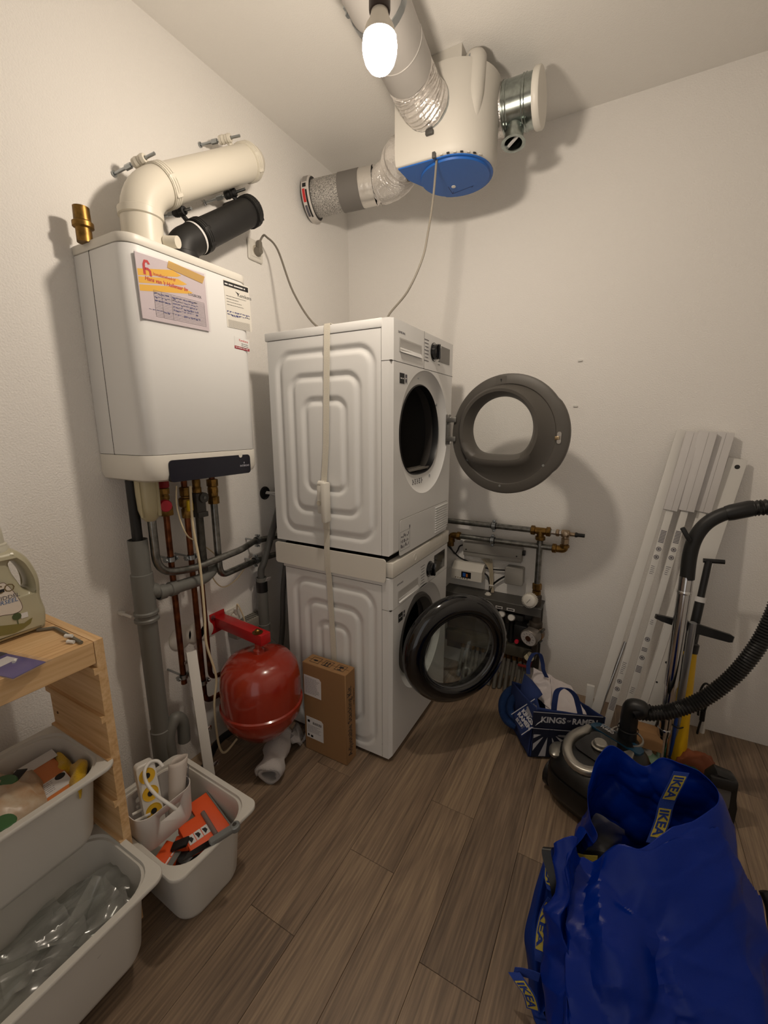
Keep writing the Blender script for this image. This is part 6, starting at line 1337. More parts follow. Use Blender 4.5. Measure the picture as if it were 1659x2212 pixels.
# ------------------------------------------------------------------ vacuum cleaner
def vacuum():
    ang = radians(62); Lh, Wh = .190, .138
    k = at(1172,1700,z=.02); c = k - Vector((cos(ang)*-.86*Lh-sin(ang)*.86*Wh, sin(ang)*-.86*Lh+cos(ang)*.86*Wh, 0))
    t = thing('vacuum_cleaner', 'black canister vacuum cleaner with silver curved handle and blue top strip', 'vacuum cleaner', (c.x,c.y,0))
    R_ = Matrix.Translation((c.x,c.y,0)) @ Matrix.Rotation(ang,4,'Z')
    n = 44
    def ring(z, kx, ky, dx=0): return [tuple(R_ @ Vector((dx+Lh*kx*math.copysign(abs(cos(2*pi*j/n))**.62,cos(2*pi*j/n)), Wh*ky*math.copysign(abs(sin(2*pi*j/n))**.62,sin(2*pi*j/n)), z))) for j in range(n)]
    M().loft([ring(.018,.80,.8), ring(.022,.92,.92), ring(.06,1,1), ring(.12,.99,.99), ring(.160,.93,.93), ring(.188,.82,.82), ring(.203,.62,.62), ring(.207,.3,.3)], True, True, True).obj('body', mat('vacuum_black', (14,14,15), .35), t, ang=60)
    M().loft([ring(.125,1.003,1.003), ring(.131,1.002,1.002)]).obj('body_seam', mat('seam_black', (5,5,5), .8), t)
    for x, y in ((-.10,.122),(-.10,-.122)): M().lathe([(.05,-.012),(.055,-.008),(.055,.012),(.045,.016),(.0,.016)], R_ @ Matrix.Translation((x,y,.056)) @ Matrix.Rotation(pi/2,4,'X'), 24, ).obj('wheel', BLACK, t)
    M().lathe([(.02,-.01),(.022,0),(.02,.01)], R_ @ Matrix.Translation((.14,0,.022)) @ Matrix.Rotation(pi/2,4,'X'), 16, True).obj('castor', BLACK, t)
    def zt(x, y):
        k = ((abs(x)/Lh)**3.2+(abs(y)/Wh)**3.2)**(1/3.2); T_ = ((0,.207),(.3,.207),(.62,.203),(.82,.188),(.93,.160),(1,.12))
        for (k0,z0),(k1,z1) in zip(T_, T_[1:]):
            if k <= k1: return z0+(z1-z0)*(k-k0)/(k1-k0)
        return .12
    def topstrip(poly, lift, m_, nm, th=.006):
        mm = M(); P_ = [(x, y, zt(x,y)+lift) for x, y in poly]; mm.loft([[tuple(R_ @ Vector((x,y,z-th))) for x, y, z in P_],[tuple(R_ @ Vector(p)) for p in P_]], True, True, True); return mm.obj(nm, m_, t)
    # silver C handle, open towards the hose end
    path = []
    for j in range(21):
        a = radians(62+236*j/20); path.append(Vector((-.030+.122*cos(a)*(1.0), .090*sin(a), 0)))
    path = [Vector((.05,.081,0))]+path+[Vector((.05,-.081,0))]
    mm = M(); L_ = []
    for i, p in enumerate(path):
        d = (path[min(i+1,len(path)-1)]-path[max(i-1,0)]).normalized(); s = Vector((-d.y,d.x,0)); z = zt(p.x,p.y)+.012; w_ = .017 if 0 < i < len(path)-1 else .010
        L_.append([tuple(R_ @ Vector((q.x,q.y,z+dz))) for q, dz in ((p+s*w_,-.012),(p+s*w_,.002),(p+s*w_*.7,.007),(p-s*w_*.7,.007),(p-s*w_,.002),(p-s*w_,-.012))])
    mm.loft(L_, True, True, True).obj('carry_handle', mat('satin_silver', (172,168,160), .3, .85), t, ang=50)
    topstrip(rrect(.15,.125,.03,cx=-.015), .006, BLACKG, 'control_panel', .02)
    topstrip(rrect(.062,.19,.02,cx=.098), .008, mat('petrol_blue', (22,66,92), .3), 'blue_strip', .02)
    kz = zt(0,0)+.006; M().lathe([(.030,.0),(.030,.004),(.024,.006),(.0235,.016),(.02,.02),(.0,.021)], R_ @ Matrix.Translation((-.012,0,kz)), 28).obj('power_knob', mat('satin_silver', (172,168,160), .3, .85), t)
    T = R_ @ Matrix.Translation((.088,.062,zt(.1,0)+.0095)) @ Matrix.Rotation(-pi/2,4,'Z') @ Matrix.Rotation(0,4,'X'); text('TURBO', T, .016, PAPER, t, shear=.2)
    lines(T, .0, .022, .05, 2, .007, .002, PAPER, t)
    M().box((-.006,-.05,kz+.0005),(.012,-.044,kz+.0015),T=R_).obj('rocker_mark', PAPER, t)
    pd = R_ @ Vector((-.120,.100,.176)); M().lathe([(.0,-.012),(.028,-.012),(.034,-.004),(.034,.006),(.026,.013),(0,.015)], Matrix.Translation(pd) @ Matrix.Rotation(ang+.3,4,'Z') @ Matrix.Diagonal((1.25,.8,1,1)), 24).obj('cord_pedal', mat('satin_silver_dark', (138,136,130), .3, .8), t)
    # hose swivel on the front end
    e0 = R_ @ Vector((.138,-.02,.17)); e1 = at(1322,1523,y=e0.y-.0)
    M().lathe([(.048,-.02),(.048,.0),(.044,.012),(.034,.020),(.030,.06),(.029,e1.z-e0.z-.02)], Matrix.Translation(e0), 28).lathe([(.034,.062),(.036,.066),(.034,.07)], Matrix.Translation(e0), 28).obj('hose_swivel', BLACK, t)
    M().lathe([(.052,.0),(.058,.0),(.056,.006),(.050,.006)], Matrix.Translation((e0.x,e0.y,zt(.138,0)+.002)), 28).obj('swivel_ring', mat('satin_silver', (172,168,160), .3, .85), t)
    yh = -.40
    top = Vector((e0.x,e0.y,e1.z)); 
    M().tube(smooth([top-Vector((0,0,.05)), top-Vector((0,0,.02)), top+Vector((.006,-.004,.018)), top+Vector((.035,-.008,.022)), at(1372,1538,y=e0.y-.01)], 8), .030, 20).obj('swivel_elbow', BLACK, t)
    pts = [at(1366,1537,y=e0.y-.01), at(1410,1541,y=e0.y+.0), at(1460,1533,y=-.50), at(1520,1509,y=-.47), at(1580,1464,y=-.44), at(1628,1408,y=-.42), at(1664,1345,y=-.40), at(1700,1250,y=-.385), at(1712,1170,y=-.38), at(1700,1112,y=-.38), at(1672,1096,y=-.38), at(1640,1097,y=-.38), at(1622,1099,y=-.38)]
    P_ = smooth(pts, 20); acc = [0]
    for a, b in zip(P_, P_[1:]): acc.append(acc[-1]+(b-a).length)
    Q = []; rr = []; N_ = int(acc[-1]/.0105*4); i = 0
    for k in range(N_+1):
        s = acc[-1]*k/N_
        while i < len(acc)-2 and acc[i+1] < s: i += 1
        Q.append(P_[i].lerp(P_[i+1], (s-acc[i])/max(1e-9,acc[i+1]-acc[i]))); rr.append(.0255+.0022*cos(k*pi/2))
    M().tube(Q, rr, 20, False).obj('ribbed_hose', mat('hose_black', (16,16,16), .38), t, ang=80)
    # handle bend and chrome wand
    hp = [at(1622,1099,y=-.38), at(1600,1103,y=-.38), at(1560,1112,y=-.38), at(1525,1132,y=-.38), at(1502,1162,y=-.38), at(1490,1200,y=-.38), at(1484,1250,y=-.38)]
    M().tube(smooth(hp, 8), .0235, 20).obj('handle_bend', mat('handle_black', (22,22,22), .5), t)
    M().lathe([(.026,-.045),(.028,-.03),(.028,.02),(.026,.03)], along(at(1604,1102,y=-.38), hp[0]-hp[2]), 22, True).obj('hose_collar', BLACK, t)
    M().box((-.008,-.028,-.006),(.008,.028,.006),.004,T=frame(at(1497,1160,y=-.40)+Vector((-.022,-.006,.008)), (1,0,.6), Vector((.4,0,1)))).obj('handle_trigger', BLACK, t)
    w0, w1 = at(1483,1245,y=-.38), at(1424,1655,z=.03); d = (w1-w0)
    M().cyl(w0, w0+d*.55, .0232, n=24).obj('upper_wand', CHROME, t)
    M().lathe([(.0245,-.006),(.0262,.0),(.0245,.006)], along(w0+d*.075, d), 24, True).obj('wand_ring', mat('bright_ring', (230,230,230), .2, 1), t)
    M().cyl(w0+d*.53, w0+d*.985, .0205, n=24).obj('lower_wand', CHROME, t)
    M().lathe([(.0235,-.012),(.0245,-.008),(.0245,.012),(.0235,.016)], along(w0+d*.80, d), 24, True).obj('wand_collar', CHROME, t)
vacuum()
# blue striped pole beside the wand
a, b = at(1497,1345,y=-.36), at(1448,1652,z=.01); d = b-a
t = thing('mop_pole', 'thin steel pole with a blue lower stripe beside the vacuum wand', 'pole', tuple(b))
M().cyl(a, b, .0125, n=18).obj('steel_pole', mat('pale_steel', (176,178,180), .3, .9), t)
M().tube([a+d*.62+Vector((-.006,-.0125,0)), b-d*.02+Vector((-.006,-.0125,0))], .0065, 10).obj('blue_stripe', mat('stripe_blue', (34,70,150), .4), t)
for f in (.70,.93): M().tube(smooth([a+d*f+Vector((-.10,.01,.05)), a+d*f+Vector((-.05,-.0,.015)), a+d*f+Vector((0,-.02,.0)), a+d*f+Vector((.022,-.004,.0))], 5), .003, 8).obj('black_cord', BLACK, t)
a, b = at(1488,1405,y=-.285), at(1461,1662,z=.008)
t = thing('yellow_pole', 'broad yellow tube with black telescopic handle leaning on the back wall', 'pole', tuple(b))
M().cyl(b, a, .0275, n=24).obj('yellow_tube', mat('yellow_paint', (222,176,12), .4), t)
ax = (a-b).normalized(); h = at(1531,1212,y=-.20); ax2 = (h-a).normalized()
M().cyl(a-ax*.01, a+ax2*.10, .022, n=18).lathe([(.029,.0),(.030,.004),(.030,.035),(.022,.04)], along(a-ax*.005,ax2), 18).obj('black_clamp', BLACK, t)
M().box((.012,-.012,.0),(.042,.012,.035),.004,T=along(a+ax2*.005,ax2)).obj('clamp_lever', BLACK, t)
M().cyl(a+ax2*.08, h-ax2*.16, .0165, n=18).obj('black_shaft', BLACK, t); M().cyl(h-ax2*.18, h, .0125, n=18).obj('slim_shaft', BLACK, t)
M().cyl(h+Vector((-.018,0,.0)), h+Vector((.05,0,.004)), .009, n=12).obj('grip_end', BLACK, t); M().cyl(h-ax2*.165, h-ax2*.145, .0185, n=14).obj('white_collar', PAPER, t)
# floor squeegee cross bar
a, b = at(1416,1331,y=-.34), at(1583,1380,y=-.30)
t = thing('floor_squeegee', 'black floor squeegee with its wide blade across the leaning poles', 'squeegee', (a.x,a.y,.01)); d = (b-a).normalized()
T = frame(a, d, Vector((0,.15,1))); L_ = (b-a).length
M().prism([(0,-.008),(.02,-.012),(L_*.5,-.020),(L_-.01,-.016),(L_,-.012),(L_,.010),(L_-.01,.014),(L_*.5,.018),(.02,.010),(0,.008)], -.012, .012, T, .004).obj('blade_holder', BLACK, t)
M().cyl(a+d*L_*.55, at(1392,1640,z=.01), .010, n=14).obj('handle_pole', BLACK, t)
# dark nozzle, bottle, net, hooks, paper
c = at(1545,1770,z=.0); t = thing('floor_nozzle', 'black vacuum floor nozzle standing on end against the back wall', 'nozzle', (c.x,c.y,0))
k = at(1548,1690,y=c.y+.02); T = frame((c.x,c.y,0), (1,.1,0), (-.02,.06,1)); 
M().prism([(-.045,0),(.05,0),(.052,k.z*.55),(.046,k.z*.8),(.044,k.z+.035),(.03,k.z+.05),(-.02,k.z+.06),(-.042,k.z+.03),(-.05,k.z*.6)], -.035, .02, T, .010).obj('head', BLACK, t)
M().prism(rrect(.05,.07,.006,cy=k.z-.03), .0195, .0225, T, .001).obj('grey_plate', mat('dim_grey_plate', (96,94,92), .4), t)
M().box((-.04,k.z+.006,.014),(.04,k.z+.045,.03),.006,T=T).obj('brush_strip', RUBBER, t)
c = at(1388,1665,z=.0); kz = at(1388,1630,y=c.y)
t = thing('green_bottle', 'pale green squeeze bottle with a white spout behind the blue bag', 'bottle', (c.x,c.y,0))
h = kz.z+.015; M().lathe([(.0,0),(.045,0),(.05,.008),(.05,h*.7),(.043,h*.88),(.026,h),(.0,h)], Matrix.Translation((c.x,c.y,.0)), 28).obj('body', mat('mint_plastic', (150,186,158), .35), t)
M().lathe([(.0,0),(.017,0),(.017,.016),(.013,.018),(.011,.03),(.007,.034),(.0,.034)], Matrix.Translation((c.x+.004,c.y,h-.004)) @ Matrix.Rotation(.25,4,'Y'), 18).obj('cap', WHITEP, t)
c = at(1500,1690,z=.0); pillow(Matrix.Translation((c.x,c.y+.02,.055)), .13, .10, .11, 5, mat('orange_net', (126,66,36), .7), 'orange_bag', None, .35, label='dull orange crumpled bag on the floor right of the yellow pole', cat='bag')
c = at(1478,1690,z=.0); pillow(Matrix.Translation((c.x,c.y-.03,.045)), .09, .08, .09, 8, mat('dark_green_bag', (18,86,62), .6), 'green_bag', None, .3, label='dark green crumpled bag between the yellow pole and the orange bag', cat='bag')
c = at(1400,1640,z=0); t = thing('brown_carton', 'open brown cardboard box on the floor behind the green bottle', 'box', (c.x,c.y-.03,0))
M().box((c.x-.085,c.y-.07,0),(c.x+.03,c.y-.01,.17),.003).obj('carton', CARD, t); M().box((-.085,0,-.001),(.03,.06,.001),T=frame((c.x,c.y-.07,.169),(1,0,0),(0,-.6,-.8))).obj('flap', CARD, t)
p = [at(1508,1545,y=-.06), at(1511,1500,y=-.05), at(1521,1478,y=-.045), at(1532,1481,y=-.045), at(1536,1500,y=-.045), at(1522,1535,y=-.05), at(1507,1580,y=-.055), at(1503,1620,y=-.06)]
t = thing('black_cable_loop', 'looped black cable hanging on the back wall right of the yellow pole', 'cable', tuple(p[-1])); M().tube(smooth(p, 6), .0045, 8).obj('cord', BLACK, t); M().cyl(at(1519,1535,y=-.05), at(1516,1556,y=-.05), .010, n=12).obj('connector', BLACK, t)
p = [at(1524,1525,y=-.03), at(1518,1570,y=-.03), at(1510,1620,y=-.05)]
tag(M().tube([p[0],p[1],p[2]], .010, 8).obj('white_strip', WHITEP), 'narrow white plastic strip behind the black cable loop', 'strip')
# ------------------------------------------------------------------ woven carrier bags
BAGB = mat('blue_woven_plastic', (1,36,126), .25, bump=.10, bscale=900, spec=.2)
BAGB2 = mat('blue_woven_plastic_dull', (10,44,122), .5, bump=.15, bscale=900, spec=.2)
STRAPB = mat('strap_blue', (30,62,150), .8, bump=.5, bscale=700)
STRAPY = mat('strap_yellow', (196,176,74), .85, bump=.5, bscale=600)
def ridged(q, f, s): return 1-2*abs(noise.noise(q*f+Vector((s,s*.7,s*.3))))
def loopbag(name, rims, base, m_, parent, nu=150, nv=90, amp=.03, seed=2, bulge=None, solid=.0012, creases=None):
    """open bag: closed rim loop of points, base loop, crumpled wall between them"""
    R_ = smooth(rims, 20, True); B_ = smooth(base, 20, True)
    def resample(P_, n):
        acc = [0]; Q = P_+[P_[0]]
        for a, b in zip(Q, Q[1:]): acc.append(acc[-1]+(b-a).length)
        out = []; i = 0
        for k in range(n):
            s = acc[-1]*k/n
            while acc[i+1] < s: i += 1
            out.append(Q[i].lerp(Q[i+1], (s-acc[i])/max(1e-9,acc[i+1]-acc[i])))
        return out
    # pair rim and base by their control points so that folds run straight
    def dens(P_, ctrl, n):
        out = []; m = len(ctrl); per = n//m
        for i in range(m):
            for k in range(per): out.append(P_[i*20+int(20*k/per)].lerp(P_[(i*20+int(20*k/per)+1) % len(P_)], 20*k/per-int(20*k/per)))
        return out
    r_, b_ = dens(R_, rims, nu), dens(B_, base, nu); n = len(r_); cen = sum(b_, Vector())/n; rows = []
    for j in range(nv+1):
        v = j/nv; row = []
        for i in range(n):
            q = b_[i].lerp(r_[i], v)
            if bulge:
                o = (q-cen); o.z = 0; o = o.normalized() if o.length > 1e-6 else o; q = q+o*bulge*math.sin(pi*min(1,v*1.05))*(1-.3*v)
            k = facet(q,5.2,seed)*1.0+facet(q,11,seed+3)*.42+ridged(q,26,seed+8)*.05+noise.noise(q*3.1+Vector((seed,4,1)))*.5
            if creases: k += creases(q)
            out = (q-cen); out.z *= .35; out.normalize() if out.length > 1e-6 else None
            w_ = min(1, v*3+.15)*(1-.55*max(0,(v-.9)/.1))
            q = q+out*k*amp*w_+Vector((0,0,ridged(q,6,seed+5)*amp*.4*w_*(1-v)))
            q.z = max(q.z, .004); row.append(q)
        rows.append(row)
    mm = M().loft([[tuple(p) for p in row] for row in rows], True, True, False)
    return mm.obj(name, m_, parent, ang=24, solid=solid), rows
def ribbon(pts, side, w_, parent, name, m_, th=.0012): 
    S_ = smooth(pts, 8); sd = [Vector(side)]*len(S_) if not isinstance(side, list) else smooth([Vector(x) for x in side], 8)
    return M().strip(S_, sd, w_, th).obj(name, m_, parent, ang=60), S_, sd
def brand_strap(pts, side, w_, parent, rep=2, phase=.0, word='IKEA', flipn=False):
    """blue webbing with a woven yellow panel and blue letters, following the ribbon"""
    o, S_, sd = ribbon(pts, side, w_, parent, 'strap', STRAPB)
    acc = [0]
    for a, b in zip(S_, S_[1:]): acc.append(acc[-1]+(b-a).length)
    def pos(s, u, h):
        s = min(max(s,0),acc[-1]-1e-6); i = 0
        while acc[i+1] < s: i += 1
        f = (s-acc[i])/max(1e-9,acc[i+1]-acc[i]); p = S_[i].lerp(S_[i+1], f); q = sd[i].lerp(sd[i+1], f).normalized(); t_ = (S_[i+1]-S_[i]).normalized(); n_ = t_.cross(q).normalized()
        if (CAM-p).dot(n_) < 0: n_ = -n_
        return p+q*u+n_*h
    L_ = acc[-1]; yl = M(); seg = L_/rep
    cu = bpy.data.curves.new('t','FONT'); cu.body = word; cu.size = 1; cu.offset = .03; cu.resolution_u = 2; to = bpy.data.objects.new('t', cu); me = to.to_mesh()
    vs_ = [v.co.copy() for v in me.vertices]; fs = [tuple(p.vertices) for p in me.polygons]; x1 = max(v.x for v in vs_); x0 = min(v.x for v in vs_); y1 = max(v.y for v in vs_)
    to.to_mesh_clear(); bpy.data.objects.remove(to); bpy.data.curves.remove(cu)
    for r in range(rep):
        ink = M(); a = seg*(r+.08+phase); b = a+seg*.74; nn = 12
        yl.loft([[pos(a+(b-a)*i/nn,-w_*.40,.0016) for i in range(nn+1)],[pos(a+(b-a)*i/nn,w_*.40,.0016) for i in range(nn+1)]], False)
        ink.add([tuple(pos(a+(b-a)*(.05+.9*(v.x-x0)/(x1-x0)), (-w_*.30+w_*.60*v.y/y1)*(-1 if flipn else 1), .0024)) for v in vs_], fs); ink.obj('strap_lettering', mat('strap_ink', (26,54,132), .8), o)
        yl.obj('yellow_panel', STRAPY, o); yl = M()
    return o
def tent(segs):
    S_ = [((a.x,a.z),(b.x,b.z),h,w_) for a, b, h, w_ in segs]
    def f(q):
        if q.y > -1.12: return 0
        k = 0
        for (ax,az),(bx,bz),h,w_ in S_:
            dx, dz = bx-ax, bz-az; t_ = max(0,min(1,((q.x-ax)*dx+(q.z-az)*dz)/(dx*dx+dz*dz+1e-9))); d = math.hypot(q.x-ax-dx*t_, q.z-az-dz*t_)
            if d < w_: k = max(k, h*(1-d/w_)) if h > 0 else k+h*(1-d/w_)
        return k
    return f
def on_front(p):
    y = -1.3
    for _ in range(12): y = -1.54+min(.47,max(0,at(*p,y=y).z))/.47*.36
    return at(*p, y=y)
def big_bag():
    t = thing('blue_carrier_bag', 'large open blue woven plastic bag in front, its back flap standing up', 'bag', (1.64,-1.22,0))
    P_ = lambda px, py, y: at(px, py, y=y)
    rims = [P_(1194,1822,-1.255), P_(1215,1803,-1.25), P_(1246,1806,-1.235), P_(1264,1868,-1.215), P_(1330,1852,-1.20), P_(1413,1815,-1.17), P_(1490,1786,-1.12), P_(1540,1752,-1.06), P_(1545,1715,-1.01), P_(1508,1680,-.975), P_(1432,1643,-.94), P_(1390,1652,-.93), P_(1312,1613,-.955), P_(1270,1690,-1.01), P_(1275,1765,-1.06), P_(1292,1815,-1.10), P_(1250,1845,-1.17)]
    zb = .004
    b = [(1.455,-1.42),(1.465,-1.48),(1.50,-1.52),(1.55,-1.535),(1.62,-1.53),(1.70,-1.51),(1.79,-1.46),(1.85,-1.36),(1.87,-1.22),(1.84,-1.10),(1.75,-1.03),(1.67,-1.01),(1.58,-1.01),(1.51,-1.04),(1.475,-1.12),(1.46,-1.20),(1.452,-1.32)]
    o, rows = loopbag('body', rims, [Vector((x,y,zb)) for x, y in b], BAGB, t, 272, 150, .048, 2.3, .028, creases=tent([(on_front(a),on_front(b_),h,w_) for a, b_, h, w_ in (
        ((1323,1951),(1432,1929),1.7,.09),((1432,1929),(1489,1933),1.7,.09),((1323,1951),(1308,1978),1.3,.08),((1308,1978),(1334,2042),1.3,.08),((1489,1933),(1504,1989),1.7,.09),((1504,1989),(1530,2049),1.6,.09),((1530,2049),(1600,2180),1.1,.10),
        ((1259,1880),(1278,2023),1.2,.05),((1278,2027),(1334,2042),1.0,.05),((1278,2027),(1293,2132),1.0,.06),((1545,1933),(1575,1884),1.0,.06),((1340,1990),(1480,1975),-1.1,.07),((1380,2060),(1500,2080),-.8,.08),((1361,2109),(1417,2151),1.0,.06),((1417,2151),(1440,2230),.9,.07),((1290,1905),(1400,1850),-.9,.05),((1400,1905),(1530,1880),-1.0,.06))]))
    pts = [P_(1472,1668,-.985), P_(1462,1690,-.99), P_(1440,1735,-1.0), P_(1430,1775,-1.02), P_(1412,1822,-1.06)]
    brand_strap(pts, (.93,.2,.1), .036, t, 2, .02)
    pts = [P_(1240,1850,-1.14), P_(1262,1856,-1.13), P_(1290,1858,-1.12)]
    ribbon(pts, (0,.4,1), .022, t, 'inner_strap', STRAPY)
    # contents seen at the mouth
    c = P_(1300,1850,-1.08); crumple([c+Vector((-.07,.03,-.06)), c+Vector((.06,.06,-.04)), c+Vector((.04,.05,.085)), c+Vector((-.03,.05,.10))], 26, 26, .016, 5, FILM2, 'clear_bag_inside', t, 16)
    pillow(Matrix.Translation((c.x+.01,c.y+.01,c.z-.08)), .16, .12, .12, 6, mat('dark_cloth', (26,26,34), .8), 'dark_cloth_inside', t, .3)
big_bag()
def side_bag():
    t = thing('blue_carrier_bag', 'flattened blue woven bag with yellow lettered straps wedged left of the large blue bag', 'bag', (1.36,-1.35,0))
    P_ = lambda px, py, y: at(px, py, y=y)
    rows_px = [[(1176,1856),(1184,1853),(1192,1852),(1202,1856),(1212,1866)],[(1160,1905),(1172,1903),(1184,1902),(1198,1902),(1212,1904)],[(1146,1960),(1160,1958),(1176,1956),(1194,1954),(1212,1954)],[(1134,2012),(1152,2010),(1172,2008),(1192,2006),(1214,2006)],[(1138,2060),(1154,2060),(1174,2060),(1194,2060),(1216,2060)],[(1142,2105),(1158,2106),(1178,2108),(1198,2110),(1220,2110)],[(1142,2160),(1160,2162),(1182,2165),(1202,2170),(1224,2172)],[(1142,2215),(1162,2218),(1184,2222),(1206,2226),(1228,2230)],[(1146,2280),(1166,2283),(1186,2288),(1208,2292),(1230,2296)]]
    rows = []
    for i, row in enumerate(rows_px):
        rows.append([P_(px,py,-1.235-.020*i-.008*(j%2)-.002*i*(j%2)) for j, (px, py) in enumerate(row)])
    fine = []
    cols = [smooth([r[j] for r in rows], 7) for j in range(5)]
    for i in range(len(cols[0])): fine.append([p+Vector((0,-ridged(p,9,4)*.006,ridged(p,13,2)*.003)) for p in smooth([c[i] for c in cols], 6)])
    for r in fine:
        for p in r: p.z = max(p.z,.004)
    M().sheet(fine).obj('front_sheet', BAGB2, t, ang=70, solid=.0012)
    back = [[p+Vector((.012+.0*i,.045+.02*math.sin(i*.3),-.006)) for p in r] for i, r in enumerate(fine)]
    for r in back:
        for p in r: p.z = max(p.z,.004)
    M().sheet(back).obj('back_sheet', BAGB2, t, ang=70, solid=.0012)
    d = -.012
    brand_strap([P_(1185,1850,-1.245), P_(1188,1875,-1.255), P_(1187,1905,-1.265), P_(1194,1928,-1.275)], [(1,0,.1),(1,.1,.1),(.9,0,-.3),(.9,.1,-.3)], .028, t, 1, .02)
    ribbon([P_(1184,1830,-1.24), P_(1180,1838,-1.25), P_(1184,1862,-1.26), P_(1196,1900,-1.275), P_(1203,1945,-1.29)], (.9,.2,.2), .022, t, 'dark_strap', BLACK)
    brand_strap([P_(1192,1945,-1.30), P_(1178,1970,-1.31), P_(1168,2010,-1.325), P_(1165,2045,-1.34), P_(1166,2078,-1.35)], [(.8,.1,-.5),(.9,.1,-.3),(1,.1,0),(1,.1,0),(1,.1,.1)], .022, t, 1, .0)
    o = brand_strap([P_(1110,2100,-1.395), P_(1126,2124,-1.405), P_(1143,2150,-1.41), P_(1152,2182,-1.41)], [(.8,.1,.5),(.8,.1,.5),(.9,.1,.3),(.9,.1,.2)], .030, t, 1, .12)
    ribbon([P_(1110,2098,-1.394), P_(1128,2100,-1.39), P_(1150,2106,-1.385), P_(1165,2112,-1.38)], (.1,.1,1), .024, t, 'strap', STRAPB)
side_bag()
c = at(1654,1960,y=-1.02)
tag(M().tube(smooth([at(1650,1925,y=-.93), at(1664,1960,y=-.95), at(1672,2010,y=-1.0), at(1690,2080,y=-1.1), Vector((1.98,-1.15,.02))], 6), .012, 10).obj('black_belt', RUBBER), 'black strap end poking out at the right of the large blue bag', 'strap')
